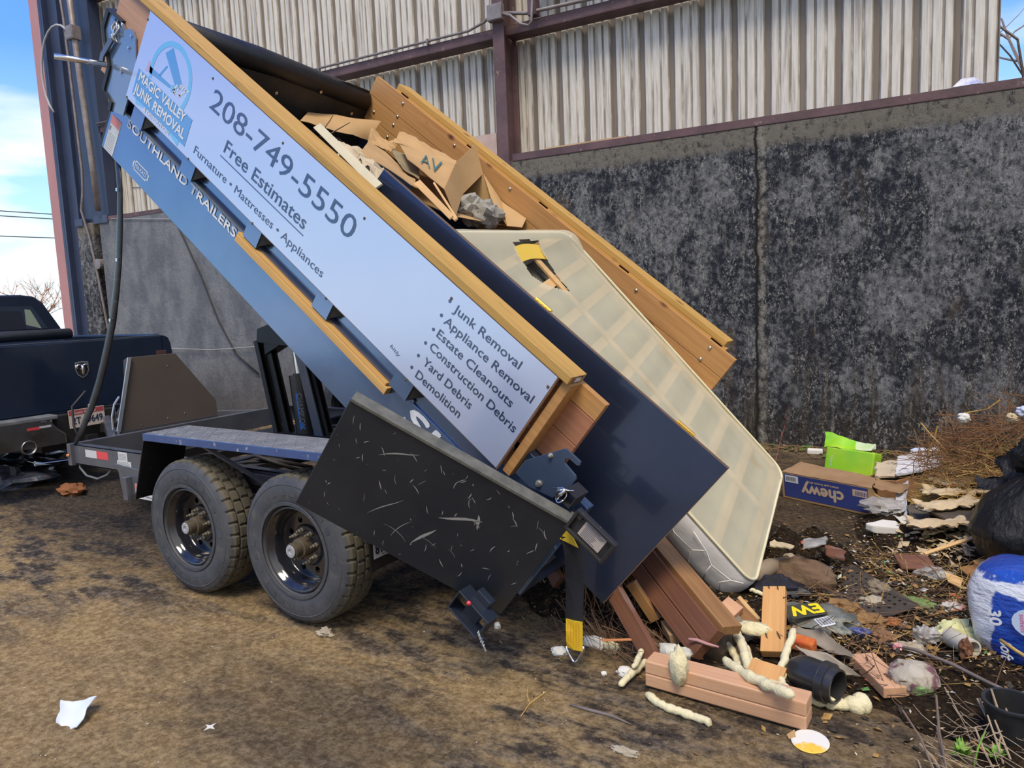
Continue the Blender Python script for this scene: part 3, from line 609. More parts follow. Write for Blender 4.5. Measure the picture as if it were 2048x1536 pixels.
mb = MB(); a = ol[0]; b = ol[15]; mb.prism([(a[0], .236, a[1]), (b[0], .236, b[1]), (b[0], .40, b[1]+.03), (a[0], .40, a[1]+.03)], (0, 0, .01)); bp(mb, 'bracket_hood', M_blk, br)
for a, s_ in (((-3.387,0.101), .022), ((-3.386,0.32), .013), ((-3.378,0.251), .013)):
    mb = MB(); mb.lathe([(0, 0), (s_, 0), (s_, .012), (s_*.6, .014), (s_*.6, .03), (0, .03)], Matrix.Translation((a[0], .268, a[1]))@Matrix.Rotation(R(90), 4, 'X'), 6); bp(mb, 'bolt', M_chrome, br)
c0 = (-3.536,0.275); mb = MB(); pts = [(c0[0]+.028*math.cos(i*1.1)+.012*math.sin(i*2.3), .235-.01*math.sin(i*1.7), c0[1]+.055*math.sin(i*.8)) for i in range(16)]; mb.tube(pts, .007, 6); bp(mb, 'chain_knot', M_chrome, br, smooth=True)
a = (-3.531,0.221); b = (-3.577,0.098); c = (-3.566,0.042); mb = MB()
mb.prism([(a[0]-.02, .22, a[1]), (a[0]+.02, .22, a[1]), (b[0]+.02, .22, b[1]), (c[0]+.02, .22, c[1]), (c[0]-.02, .22, c[1]), (b[0]-.02, .22, b[1])], (0, .012, 0)); bp(mb, 'crank_arm', M_paint, br)
mb = MB(); d = (-3.506,0.072); mb.tube([(d[0], .22, d[1]), (d[0]-.10, -.02, d[1]-.06)], .016, 10); bp(mb, 'crank_handle', M_chrome, br, smooth=True)
# --- latch plate at the rear corner
lp = [[(0.089,0.235,0.054),(0.091,0.235,0.133),(0.2,0.235,0.304),(0.212,0.235,0.312),(0.29,0.235,0.312),(0.296,0.235,0.296),(0.286,0.235,0.288),(0.242,0.235,0.287),(0.23,0.235,0.273),(0.238,0.235,0.257),(0.307,0.235,0.249),(0.318,0.235,0.238),(0.319,0.235,0.191),(0.286,0.235,0.096),(0.18,0.235,0.054)]][0]
lp = [(0.089,0.235,0.054),(0.091,0.235,0.133),(0.2,0.235,0.304),(0.212,0.235,0.312),(0.29,0.235,0.312),(0.296,0.235,0.296),(0.286,0.235,0.288),(0.242,0.235,0.287),(0.23,0.235,0.273),(0.238,0.235,0.257),(0.307,0.235,0.249),(0.318,0.235,0.238),(0.319,0.235,0.191),(0.286,0.235,0.096),(0.18,0.235,0.054)]
mb = MB(); mb.prism(lp, (0, .012, 0)); lt = bp(mb, 'latch_plate', mat('blueblack_plate', (.035, .055, .10), (.05, .075, .13), scale=3, rough=.3, coat=.4), bevel=.002)
for a, s_ in (((0.172,0.235,0.239), .011), ((0.202,0.235,0.101), .016)):
    mb = MB(); mb.lathe([(0, 0), (s_, 0), (s_, .004), (s_*.75, .005), (s_*.75, .014), (0, .016)], Matrix.Translation((a[0], .235, a[2]))@Matrix.Rotation(R(90), 4, 'X'), 12); bp(mb, 'bolt', M_bolt, lt)
mb = MB(); a = (0.351,0.235,0.194); mb.plate([(-.03, -.03), (.03, -.03), (.03, .03), (-.03, .03)], [[(-.026, -.026), (-.026, .026), (.026, .026), (.026, -.026)]], .11, frame((a[0]+.005, .16, a[2]), (1, 0, 0), (0, 0, 1))@Matrix.Translation((0, 0, -.1))); bp(mb, 'square_tube', M_blk, lt)
mb = MB(); a = (0.327,0.16,0.181); pts = [(a[0]+.022*math.cos(R(q)), .150+.01*math.sin(R(q*2)), a[2]+.03*math.sin(R(q))) for q in range(0, 361, 24)]; mb.tube(pts, .0035, 6); mb.tube([(a[0]-.045, .16, a[2]-.005), (a[0]-.01, .15, a[2]+.035), (a[0]+.01, .15, a[2]+.04), (a[0]+.03, .16, a[2]+.055)], .0035, 6); mb.tube([(a[0]-.005, .155, a[2]-.02), (a[0]+.0, .155, a[2]+.035)], .010, 8); bp(mb, 'lynch_pin', M_chrome, lt, smooth=True)
# --- swung-open rear door
DR = BED@Matrix.Translation((.4157, .163, 0))@Matrix.Rotation(R(180+29.16), 4, 'Z')      # local x runs out along the door, y is its thickness
M_scr = mat('scratched_black_paint', (.012, .017, .027), (.018, .024, .035), scale=5, rough=.36, coat=.15, spots=(9, (.5, 3, 2.2), .66, .74, (.13, .14, .14)), spots2=(55, (1, 1, 1), .68, .74, (.12, .12, .11)), bump=.0012, bscale=9)
M_dustedge = mat('dusty_steel_edge', (.16, .16, .14), (.08, .085, .075), scale=14, rough=.7)
mb = MB(); mb.box((0, 0, -.437), (.9989, .05, .1385)); door = mb.build('rear_door', M_scr, T, DR, bevel=.004); door['label'] = 'scratched black rear door swung open past the wheels'
mb = MB(); mb.box((.003, -.010, .1387), (.996, .058, .150)); o = mb.build('door_top_edge', M_dustedge, door, DR)
M_scratch = mat('bare_scratch', (.30, .31, .31), rough=.6)
def scr(pts, w):
    mb = MB(); n = len(pts)
    # outside face of the door is y = .05 in the door frame
    L1 = []; L2 = []
    for i, p in enumerate(pts):
        a = Vector(pts[max(i-1, 0)]); b = Vector(pts[min(i+1, n-1)]); t = (b-a).normalized(); q = Vector((-t.y, t.x)); ww = w*(.15+math.sin(math.pi*i/(n-1)))
        L1.append((p[0]+q.x*ww, .0505, p[1]+q.y*ww)); L2.append((p[0]-q.x*ww, .0505, p[1]-q.y*ww))
    for i in range(n-1): mb.add([L1[i], L1[i+1], L2[i+1], L2[i]], [(0, 1, 2, 3)])
    return mb
rs = random.Random(4); mb = MB()
for k in range(78):
    x0 = rs.uniform(.04, .95); z0 = rs.uniform(-.42, .10); a = rs.choice((.9, 1.1, 1.9, 2.2, .6))+rs.uniform(-.4, .4); l = rs.uniform(.008, .05)*(2.6 if k % 13 == 0 else 1); cv = rs.uniform(-.5, .5)
    pts = [(x0+math.cos(a+cv*i/4)*l*i/4, z0+math.sin(a+cv*i/4)*l*i/4) for i in range(5)]; q = scr(pts, rs.uniform(.0006, .0022)); mb.add(q.v, q.f)
for x0, z0, x1, z1, w in ((.80, -.02, .66, .08, .003), (.30, -.06, .46, -.14, .006), (.33, -.04, .30, -.10, .005), (.50, -.33, .44, -.20, .006), (.72, -.30, .62, -.15, .002)):
    q = scr([(x0+(x1-x0)*i/5, z0+(z1-z0)*i/5+.006*math.sin(i)) for i in range(6)], w); mb.add(q.v, q.f)
mb.build('scratches', M_scratch, door, DR)['kind'] = 'stuff'
mb = MB(); mb.tube([(0.0, -.01, -.47), (0.0, -.01, .16)], .018, 10); mb.build('hinge_rod', M_blk, door, DR, smooth=True)
# tail light box and strap eye beneath the door
a0 = Vector((1.621,0.12,0.672)); F1 = frame(a0, BED.to_3x3()@Vector((1, 0, 0)), (0, 0, 1))
tl = MB(); tl.plate([(-.10, -.055), (.105, -.055), (.105, .055), (-.10, .055)], [[(-.085, -.04), (-.085, .04), (.09, .04), (.09, -.04)]], .03, F1); o = tl.build('light_box', M_blk, T, bevel=.004)
mb = MB(); mb.box((-.09, -.045, .004), (.095, .045, .010), F1); mb.build('light_box_back', M_blk, o)
mb = MB(); mb.box((-.045, -.036, .011), (.065, .034, .014), F1); lb = mb.build('paper_label', mat('aged_label', (.42, .37, .34), (.36, .31, .28), scale=12, rough=.8), o)
mb = MB()
for k in range(9): mb.box((-.035+.0*k, -.03+k*.007, .0142), (-.035+.05+rnd.uniform(0, .04), -.028+k*.007, .0146), F1)
mb.build('label_print', M_ink, lb)
mb = MB(); mb.lathe([(0, 0), (.016, 0), (.012, .014), (0, .014)], F1@Matrix.Translation((-.075, .03, .01)), 10); mb.build('bolt', M_blk, o)
a0 = Vector((1.136,-0.02,0.307)); F2 = frame(a0, BED.to_3x3()@Vector((1, 0, 0)), (0, 0, 1))
mb = MB(); mb.plate([(-.10, -.06), (.08, -.06), (.08, .05), (-.10, .05)], [[(-.092, -.052), (-.092, .042), (.072, .042), (.072, -.052)]], .08, F2@Matrix.Translation((0, 0, -.04))); mb.box((-.05, -.055, -.05), (.03, .085, -.01), F2); o = mb.build('lower_latch_box', M_tank, T, bevel=.003)
mb = MB(); q = blobmesh((0, 0, 0), (.011, .011, .009), None, '', 0, 12); mb.add([F2@(v+Vector((-.032, .055, .052))) for v in q.v], q.f); mb.build('marker_light', mat('red_lens', (.65, .03, .06), rough=.15, coat=1), o, smooth=True)
mb = MB(); pts = [F2@Vector((.07+i*.0022, -.01-.0012*i+.007*math.cos(i*1.3), .05+.007*math.sin(i*1.3))) for i in range(26)]; mb.tube(pts, .0018, 5); mb.tube([F2@Vector((.07, -.012, .05)), F2@Vector((.145, -.05, .05))], .004, 6); mb.build('latch_spring', M_chrome, o)
# --- chassis
mb = MB()
def channel(mb, x0, x1, y, z0, z1, s): mb.box((x0, y, z0), (x1, y+.008*s if s > 0 else y, z1)) if s > 0 else mb.box((x0, y-.008, z0), (x1, y, z1)); ya, yb = (y, y+.055) if s > 0 else (y-.055, y); mb.box((x0, ya, z1-.010), (x1, yb, z1)); mb.box((x0, ya, z0), (x1, yb, z0+.010))
channel(mb, -2.717, .86, .33, .529, .678, 1); near_rail = mb.build('frame_rail', M_frame, T, bevel=.002)
mb = MB(); channel(mb, -2.717, .86, 2.39, .529, .678, -1); mb.build('frame_rail', M_frame, T, bevel=.002)
mb = MB(); mb.box((-2.76, .30, .522), (-2.71, 2.42, .684)); fc = mb.build('front_crossmember', M_frame, T, bevel=.003)
mb = MB()
for xx in (-2.1, -1.75, -1.1, -.55, .1, .6): mb.box((xx, .34, .54), (xx+.06, 2.38, .60))
mb.box((.80, .30, .50), (.86, 2.42, .68)); mb.build('crossmembers', M_blk, T)
mb = MB(); mb.prism([(-2.717, .62, .54), (-2.717, 2.10, .54), (-4.05, 1.44, .54), (-4.05, 1.28, .54)], (0, 0, .012))
for s_ in (-1, 1):
    y0 = 1.36+s_*.74; y1 = 1.36+s_*.07; mb.prism([(-2.72, y0-.03, .552), (-2.72, y0+.03, .552), (-4.05, y1+.03, .552), (-4.05, y1-.03, .552)], (0, 0, .12))
mb.build('tongue', M_frame, T)
mb = MB(); mb.box((-4.20, 1.29, .50), (-4.02, 1.43, .60)); mb.build('hitch_coupler', M_blk, T, bevel=.01)
# grey gusset box under the rail, stickers, reflector
gp = [(-2.185,0.33,0.582),(-2.133,0.33,0.523),(-2.108,0.33,0.386),(-1.561,0.33,0.375),(-1.509,0.33,0.528),(-1.816,0.33,0.559)]
mb = MB(); mb.prism([(p[0], .322, p[2]) for p in gp], (0, .03, 0)); gs = mb.build('spring_hanger_box', M_frame, T, bevel=.003)
a = (-2.56,0.33,0.628); b = (-2.258,0.33,0.572)
mb = MB(); mb.box((a[0], .3285, .595), ((a[0]+b[0])/2, .3295, .650)); rf = mb.build('reflector_white', mat('reflector_white', (.62, .64, .68), rough=.3), near_rail)
mb = MB(); mb.box(((a[0]+b[0])/2, .3285, .595), (b[0], .3295, .650)); mb.build('reflector_red', mat('reflector_red', (.75, .08, .10), rough=.3), near_rail)
a = (-2.127,0.33,0.619); b = (-2.015,0.33,0.59); mb = MB(); mb.box((a[0], .3285, .60), (b[0], .3295, .668)); mb.box((a[0]-.02, .3283, .548), (b[0]+.04, .3293, .606)); st2 = mb.build('data_sticker', MATS['sticker_white'], near_rail)
mb = MB()
for k in range(6): mb.box((a[0]-.01, .3279, .555+k*.008), (b[0]+.03-rnd.random()*.03, .3283, .558+k*.008))
for k in range(5): mb.box((a[0]+.01, .3279, .615+k*.009), (b[0]-.015, .3283, .618+k*.009))
mb.build('sticker_print', MATS['sticker_ink'], near_rail)
a = (-1.93,0.32,0.425); b = (-1.703,0.32,0.374)
F3 = frame((a[0], .318, b[2]-.01), (1, 0, 0), (0, 0, 1)); mb = MB(); mb.box((0, 0, 0), (.30, .10, .002), F3); dg = mb.build('danger_sticker', M_white, gs)
mb = MB(); mb.box((0.0, .062, .002), (.30, .10, .003), F3); mb.build('sticker_header', MATS['sticker_red'], gs)
text('STAND CLEAR', F3@Matrix.Translation((.03, .037, .003)), .20, .014, M_ink, dg); text('WHILE OPERATING', F3@Matrix.Translation((.02, .012, .003)), .24, .014, M_ink, dg)
mb = MB(); a = (-2.007,0.31,0.507); mb.box((a[0]-.02, .28, a[2]-.16), (a[0]+.035, .322, a[2])); mb.build('bracket_tab', M_frame, gs, bevel=.003)
a = (-2.735, .295, .60); mb = MB(); mb.lathe([(0, 0), (.012, 0), (.009, .012), (0, .015)], Matrix.Translation(a)@Matrix.Rotation(R(90), 4, 'X'), 10); mb.build('marker_light', mat('amber_lens', (.85, .30, .10), rough=.2, coat=.5), fc)
# breakaway pin and hose
mb = MB(); mb.tube([(-2.76, .33, .56), (-2.9, .25, .545), (-3.02, .20, .53)], .003, 5); mb.tube([(-3.04+.018*math.cos(q*.7), .20, .53+.018*math.sin(q*.7)) for q in range(10)], .0025, 5); mb.build('breakaway_pin', M_chrome, T)
mb = MB(); mb.tube([(-2.70, .36, .62), (-2.69, .345, .50), (-2.60, .34, .45), (-2.45, .34, .44), (-2.33, .35, .48), (-2.28, .36, .53)], .008, 8); mb.build('brake_hose', mat('grey_hose', (.14, .15, .17), rough=.6), T, smooth=True)
mb = MB(); mb.tube([(-2.78, .42, .66), (-2.83, .40, .80), (-2.86, .42, .94), (-2.80, .50, 1.05)], .009, 8); mb.build('loose_cable', M_cable, T, smooth=True)
# --- fender
M_tread = mat('dusty_tread_plate', (.26, .28, .33), (.15, .17, .22), scale=8, rough=.45, metal=.1, spots=(18, (1, 1, 1), .55, .75, (.38, .36, .35)))
M_fblue = mat('blue_black_edge', (.035, .075, .22), (.05, .10, .27), scale=6, rough=.3, coat=.4, spots=(22, (1, 1, 1), .60, .70, (.35, .36, .38)))
mb = MB(); mb.box((-1.238, .012, .900), (.36, .30, .910)); fen = mb.build('fender_top', M_tread, T)
mb = MB()
for i in range(40):
    for j in range(7):
        s_ = 1 if (i+j) % 2 else -1; cx_ = -1.22+i*.039; cy_ = .035+j*.038
        mb.box((-.014, -.0035, 0), (.014, .0035, .003), Matrix.Translation((cx_, cy_, .910))@Matrix.Rotation(s_*R(42), 4, 'Z'))
mb.build('tread_pattern', M_tread, fen)
mb = MB(); mb.box((-1.238, .004, .868), (.36, .014, .910)); mb.build('fender_edge', M_fblue, fen, bevel=.002)
fb = [(-1.238, .905), (-1.40, .495), (-1.395, .49), (-1.232, .90)]
mb = MB(); mb.prism([(-1.238, .012, .898), (-1.238, .30, .898), (-1.40, .30, .495), (-1.40, .012, .495)], (.008, 0, 0)); mb.build('fender_front', mat('speckled_black', (.008, .008, .010), rough=.5, spots=(45, (1, 1, 1), .62, .70, (.06, .05, .04))), fen)
mb = MB(); mb.prism([(.35, .012, .898), (.35, .30, .898), (.50, .30, .495), (.50, .012, .495)], (.008, 0, 0)); mb.build('fender_rear', M_blk, fen)
mb = MB(); mb.box((-.60, .10, .86), (-.52, .33, .90)); mb.tube([(-.72, .03, .88), (-.42, .26, .60)], .014, 4); mb.box((-1.10, .28, .60), (.3, .31, .66)); mb.build('fender_brace', M_frame, fen)
WF = Matrix.Translation((0, 2.72, 0))@Matrix.Diagonal((1, -1, 1, 1))
mb = MB(); mb.box((-1.238, 2.42, .900), (.36, 2.71, .910)); mb.box((-1.238, 2.70, .868), (.36, 2.712, .910)); mb.prism([(-1.238, 2.42, .898), (-1.238, 2.71, .898), (-1.40, 2.71, .495), (-1.40, 2.42, .495)], (.008, 0, 0)); mb.build('far_fender', M_paint, T)
# --- wheels
def wheel(x, parent):
    Wm = Matrix.Translation((x, .118, .39))@Matrix.Rotation(R(90), 4, 'X')     # local z points out of the trailer (towards -Y)
    R0 = .390; n = 216
    prof = [(.222, .085), (.235, .106), (.27, .116), (.31, .118), (.345, .114), (.367, .104), (.379, .092), (.387, .080), (.387, .060), (.374, .058), (.374, .049), (.390, .047), (.390, .008), (.376, .006), (.376, -.006), (.390, -.008), (.390, -.047), (.374, -.049), (.374, -.058), (.387, -.060), (.387, -.080), (.379, -.092), (.367, -.104), (.345, -.114), (.31, -.118), (.27, -.116), (.235, -.106), (.222, -.085)]
    tread = {6, 7, 8, 11, 12, 15, 16, 19, 20, 21}
    def fn(r, z, j, k):
        if j in tread:
            off = 0 if j in (6, 7, 8) else (2 if j in (11, 12) else (1 if j in (15, 16) else 3))
            if (k+off) % 6 == 0: return r-.013
        return r
    mb = MB(); mb.lathe(prof, Wm, n, fn); nf = len(prof)-1
    for q in range(len(mb.f)):
        j = q % nf; k = q//nf
        if 6 <= j <= 20: mb.mi[q] = 2 if (j in (8, 9, 10, 12, 13, 14, 16, 17, 18) and j in (9, 13, 17)) or (max(mb.v[i].z*0+((mb.v[i].x-x)**2+(mb.v[i].z-.39)**2)**.5 for i in mb.f[q]) < .3785) else 1
    ty = mb.build('tyre', [M_rubber, mat('dusty_tread', (.13, .115, .085), (.075, .07, .058), scale=9, rough=.85), M_blk], parent, auto=30, origin=(x, .118, .39))
    mb = MB(); mb.lathe([(.232, .1165), (.234, .1185), (.250, .1188), (.252, .117)], Wm, 96); mb.lathe([(.338, .1150), (.340, .1168), (.343, .1165), (.345, .1140)], Wm, 96)
    for k in range(26):
        if k % 13 > 8: continue
        a = 2*math.pi*k/26; mb.box((.285, -.018, .1165), (.312, .018, .1190), Wm@Matrix.Rotation(a, 4, 'Z'))
    mb.build('sidewall_marking', M_rubber, ty)
    rim = [(.2235, .088), (.2235, .100), (.216, .104), (.210, .098), (.206, .085), (.198, .080), (.190, .060), (.186, .035), (.184, .012), (.176, .004)]
    mb = MB(); mb.lathe(rim, Wm, 72); rm = mb.build('rim', M_wheel, ty, smooth=True)
    disc = [(.178*math.cos(2*math.pi*k/60), .178*math.sin(2*math.pi*k/60)) for k in range(60)]; holes = []
    for k in range(8):
        a = 2*math.pi*(k+.5)/8
        holes.append([(.136*math.cos(a)+.017*math.cos(q*.5236), .136*math.sin(a)+.017*math.sin(q*.5236)) for q in range(12)])
    mb = MB(); mb.plate(disc, holes, .008, Wm@Matrix.Translation((0, 0, .0))); mb.lathe([(.110, .008), (.100, .022), (.07, .026), (0, .026)], Wm, 48); mb.build('wheel_disc', M_wheel, ty, auto=40)
    mb = MB(); mb.lathe([(.20, -.09), (.195, -.02), (.19, -.002)], Wm, 48); mb.lathe([(.15, -.06), (.15, -.03), (0, -.03)], Wm, 36); mb.build('brake_drum', M_blk, ty, smooth=True)
    mb = MB(); mb.lathe([(.052, .026), (.050, .075), (.040, .080), (.040, .118), (.034, .120), (.034, .124), (0, .124)], Wm, 32); hb = mb.build('hub', M_grease, ty, auto=40)
    mb = MB(); mb.lathe([(.014, .124), (.030, .124), (.033, .128), (.030, .131), (.014, .131), (.012, .126), (0, .126)], Wm, 32); mb.build('hub_cap', mat('grey_hub_cap', (.34, .36, .40), rough=.5), hb, auto=40)
    for k in range(8):
        a = 2*math.pi*(k+.25)/8; q = Wm@Matrix.Translation((.083*math.cos(a), .083*math.sin(a), .024)); mb = MB()
        mb.lathe([(.013, 0), (.013, .012), (.009, .014), (.009, .028), (.006, .030), (.006, .044), (0, .046)], q, 6); mb.build('lug_nut', mat('rusty_zinc', (.40, .38, .32), (.22, .18, .13), scale=60, rough=.4, metal=.5), ty)
    return ty
w1 = wheel(0.0, T)
S_ = -.8768
dup_tree(w1, Matrix.Translation((S_, 0, 0)), T)
MIR = Matrix.Translation((0, 2.72, 0))@Matrix.Rotation(math.pi, 4, 'Z')
dup_tree(w1, MIR, T); dup_tree(w1, Matrix.Translation((S_, 0, 0))@MIR, T)
for xx in (S_, 0): 
    mb = MB(); mb.tube([(xx, .20, .39), (xx, 2.52, .39)], .045, 12); mb.build('axle', M_blk, T, smooth=True)
    mb = MB()
    for yy in (.42, 2.24):
        for k in range(3): mb.box((xx-.36+.07*k, yy, .44+.010*k), (xx+.36-.07*k, yy+.06, .45+.010*k))
    mb.build('leaf_spring', M_blk, T)
sp_ = dup_tree(w1, Matrix.Translation((-2.23, 2.64, .24))@Matrix.Translation((0, 0, 0)), T)
# --- hoist
def ybar(mb, pts, y, t): mb.prism([(p[0], y, p[1]) for p in pts], (0, t, 0))
mb = MB(); mb.box((-1.88, 1.10, .52), (-1.10, 1.62, .66)); hs = mb.build('hoist_base', M_blk, T)
def post(x0, z0, x1, z1, y, w, m=M_blk, nm='hoist_arm'):
    mb = MB(); d = Vector((x1-x0, 0, z1-z0)).normalized(); n_ = Vector((d.z, 0, -d.x))*w/2
    P = [Vector((x0, y, z0))-n_, Vector((x0, y, z0))+n_, Vector((x1, y, z1))+n_, Vector((x1, y, z1))-n_]; mb.prism(P, (0, .012, 0)); mb.prism([p+Vector((0, .05, 0)) for p in P], (0, .012, 0))
    mb.prism([P[0]+Vector((0, .012, 0)), P[0]+Vector((0, .05, 0)), P[3]+Vector((0, .05, 0)), P[3]+Vector((0, .012, 0))], n_*.2); return mb.build(nm, m, T, bevel=.002)
post(-1.655, .62, -1.815, 1.37, 1.30, .045); post(-1.575, .62, -1.745, 1.38, 1.34, .055); post(-1.20, .62, -1.385, 1.38, 1.32, .085, M_frame); post(-1.28, .62, -1.47, 1.40, 1.46, .05, M_frame)
mb = MB(); ybar(mb, [(-1.80, 1.36), (-1.45, 1.33), (-1.48, 1.40), (-1.62, 1.50), (-1.78, 1.46)], 1.30, .16); ybar(mb, [(-1.74, 1.26), (-1.60, 1.32), (-1.50, 1.37), (-1.74, 1.40)], 1.32, .12); mb.build('hoist_head', M_blk, T)
a = Vector((-1.415, 1.40, .64)); b = Vector((-1.455, 1.40, 1.105)); c_ = Vector((-1.535, 1.34, 1.50)); ax = (b-a).normalized()
Fc = frame(a, Vector((0, 1, 0)).cross(ax), (0, 1, 0)); Fc = Matrix.Translation(a)@ax.to_track_quat('Z', 'Y').to_matrix().to_4x4()
hl = (b-a).length
mb = MB(); mb.lathe([(0, 0), (.082, 0), (.082, hl), (.05, hl), (.05, hl+.01), (0, hl+.01)], Fc, 36); cy = mb.build('hydraulic_cylinder', mat('black_cylinder', (.022, .022, .026), (.04, .035, .034), scale=8, rough=.35, coat=.3), T, auto=40)
mb = MB(); mb.lathe([(.032, hl), (.032, hl+.46)], Fc, 24); mb.build('piston_rod', M_chrome, cy, smooth=True)
# lettering runs down the cylinder, bent round it
me = text_mesh('CHAMPION'); xs = [v.co.x for v in me.vertices]; k = .27/(max(xs)-min(xs)); cam_dir = Vector((2.86+1.4, -2.35-1.34, 0)); side = math.atan2(*(Fc.inverted().to_3x3()@cam_dir).yx) if True else 0
mb = MB(); mb.add([Fc@Vector((.0830*math.cos(side-.15+v.co.y*k*11.5-.35), .0830*math.sin(side-.15+v.co.y*k*11.5-.35), .33-v.co.x*k)) for v in me.vertices], [tuple(p.vertices) for p in me.polygons]); mb.build('lettering', mat('grey_transfer', (.30, .30, .34), rough=.5), cy)
mb = MB(); mb.add([Fc@Vector((.0833*math.cos(side+q), .0833*math.sin(side+q), zz)) for q, zz in ((-.62, .05), (-.10, .05), (-.36, .11), (-.62, .05), (-.62, .33), (-.50, .33), (-.50, .05))], [(0, 1, 2), (3, 4, 5, 6)]); mb.build('blue_arrow', mat('bright_blue', (.02, .22, .75), rough=.3), cy)
# hoses and blue trim in the chassis
mb = MB(); mb.tube([(-1.95, .9, .60), (-1.75, .92, .66), (-1.55, 1.0, .70), (-1.42, 1.2, .68)], .012, 8); mb.tube([(-1.2, .50, .62), (-.9, .52, .70), (-.75, .55, .66), (-.7, .7, .58)], .013, 8); mb.tube([(-1.25, .48, .60), (-.95, .50, .66), (-.8, .60, .66), (-.72, .8, .58)], .013, 8); mb.build('hydraulic_hose', M_cable, T, smooth=True)
mb = MB(); mb.box((-1.20, .9, .63), (-.95, .96, .66)); mb.build('blue_bracket', M_fblue, T)
# licence plate behind the wheels
PF = frame((0.4,0.163,0.356), (0, 1, 0), (0, 0, 1))
mb = MB(); mb.box((-.02, -.06, -.03), (.36, .17, -.002), PF); pb = mb.build('plate_bracket', M_blk, T)
mb = MB(); mb.box((0, 0, 0), (.30, .15, .002), PF); lp_ = mb.build('licence_plate', mat('plate_white', (.55, .57, .60), rough=.4), T, bevel=.004)
mb = MB(); mb.box((.01, .118, .002), (.29, .142, .003), PF); mb.build('plate_header', mat('plate_red', (.50, .08, .08), rough=.4), lp_)
text('810', PF@Matrix.Translation((.012, .022, .003)), .085, .048, M_ink, lp_, bold=.002); text('FAMOUS', PF@Matrix.Translation((.06, .005, .003)), .17, .010, M_ink, lp_)
# --- tool box on the tongue
bx = [(-3.0, .80, .50), (-3.0, 1.745, .50), (-3.0, 1.745, .80), (-3.0, 1.385, 1.262), (-3.0, .955, 1.262), (-3.0, .82, .70)]
mb = MB(); nb_ = len(bx); bf_ = [(-3.5, 1.27+(p[1]-1.27)*.22, p[2]-(.05 if p[2] > 1 else 0)) for p in bx]; mb.add(list(bx)+bf_, [tuple(range(nb_))[::-1], tuple(range(nb_, 2*nb_))]+[(i, (i+1) % nb_, nb_+(i+1) % nb_, nb_+i) for i in range(nb_)]); tb = mb.build('tongue_tool_box', mat('brown_grey_aluminium', (.20, .165, .14), (.17, .14, .125), scale=2, rough=.35, metal=.25, bump=.0004), T, bevel=.003); tb['label'] = 'trapezoid brown-grey tool box on the tongue'
mb = MB(); mb.prism([(-2.998, .835, .665), (-2.998, 1.74, .665), (-2.998, 1.72, .50), (-2.998, .83, .50)], (.008, 0, 0)); mb.build('box_lower_panel', mat('dark_grey_panel', (.085, .085, .10), rough=.4), tb)
mb = MB(); mb.prism([(-2.995, .955, 1.262), (-2.995, .985, 1.262), (-2.995, .83, .66), (-2.995, .80, .66)], (.012, 0, 0)); mb.build('box_edge_trim', mat('bright_aluminium', (.6, .64, .7), rough=.3, metal=.6), tb)
mb = MB(); mb.tube([(-2.99, .85, .95), (-2.96, .79, .90), (-2.96, .76, .80), (-2.96, .76, .70), (-2.99, .80, .66)], .008, 6); mb.tube([(-2.97, .80, .68), (-2.97, .82, .52)], .012, 6); mb.build('jack_handle', MATS['bright_aluminium'], tb)
for y_, z_ in ((1.30, 1.16), (1.02, .69), (1.26, .71), (1.42, .73), (1.55, .60)):
    mb = MB(); mb.lathe([(0, 0), (.006, 0), (.004, .003), (0, .003)], Matrix.Translation((-2.998, y_, z_))@Matrix.Rotation(R(90), 4, 'Y'), 8); mb.build('rivet', M_chrome, tb)
# --- curved black sleeve from the bed corner down to the chassis
P = [(-1.763,0.33,2.582),(-1.774,0.33,2.403),(-1.815,0.33,2.186),(-1.868,0.33,1.966),(-1.952,0.34,1.774),(-2.068,0.36,1.577),(-2.183,0.36,1.373),(-2.315,0.36,1.161),(-2.438,0.35,0.979),(-2.558,0.34,0.829),(-2.695,0.33,0.681)]
mb = MB(); mb.tube([tuple(p) for p in P], [.024, .028, .030, .032, .034, .036, .038, .038, .035, .030, .020], 12, flat=.35, up=(0, 1, 0)); sl = mb.build('tarp_arm', mat('scuffed_black_strip', (.010, .012, .018), (.03, .034, .045), scale=8, rough=.35, spots=(9, (1, 1, 2), .62, .72, (.10, .11, .13))), T, smooth=True); sl['label'] = 'curved black strip with grommets hanging from the bed corner'
for i, dx in ((1, 0), (3, .01), (5, 0), (8, .0)):
    p = P[i]; mb = MB(); mb.lathe([(.004, 0), (.011, 0), (.011, .004), (.004, .004)], Matrix.Translation((p[0]+dx, p[1]-.02, p[2]))@Matrix.Rotation(R(90), 4, 'X'), 12, close=True); mb.build('grommet', M_chrome, sl)
# ------------------------------------------------------------------ pickup truck
K = empty('pickup_truck', (-5.6, 1.19, 0), 'dark blue-black pickup truck hitched ahead of the trailer, seen from its tailgate', 'pickup truck')
M_tpaint = mat('dark_blue_truck_paint', (.010, .020, .050), (.014, .026, .060), scale=3, rough=.28, metal=.3, coat=.5, spots=(70, (1, 1, 1), .69, .74, (.14, .16, .2)))
M_tchrome = mat('dirty_chrome', (.42, .43, .44), (.26, .25, .24), scale=3, rough=.22, metal=.9, spots=(5, (1, 1, 1), .58, .75, (.18, .15, .11)))
M_glass = mat('dark_window_glass', (.02, .035, .07), rough=.06, coat=1, spec=.9)
KY0, KY1 = .17, 2.20
def kb(mb, n, m, p=K, **k): return mb.build(n, m, p, **k)
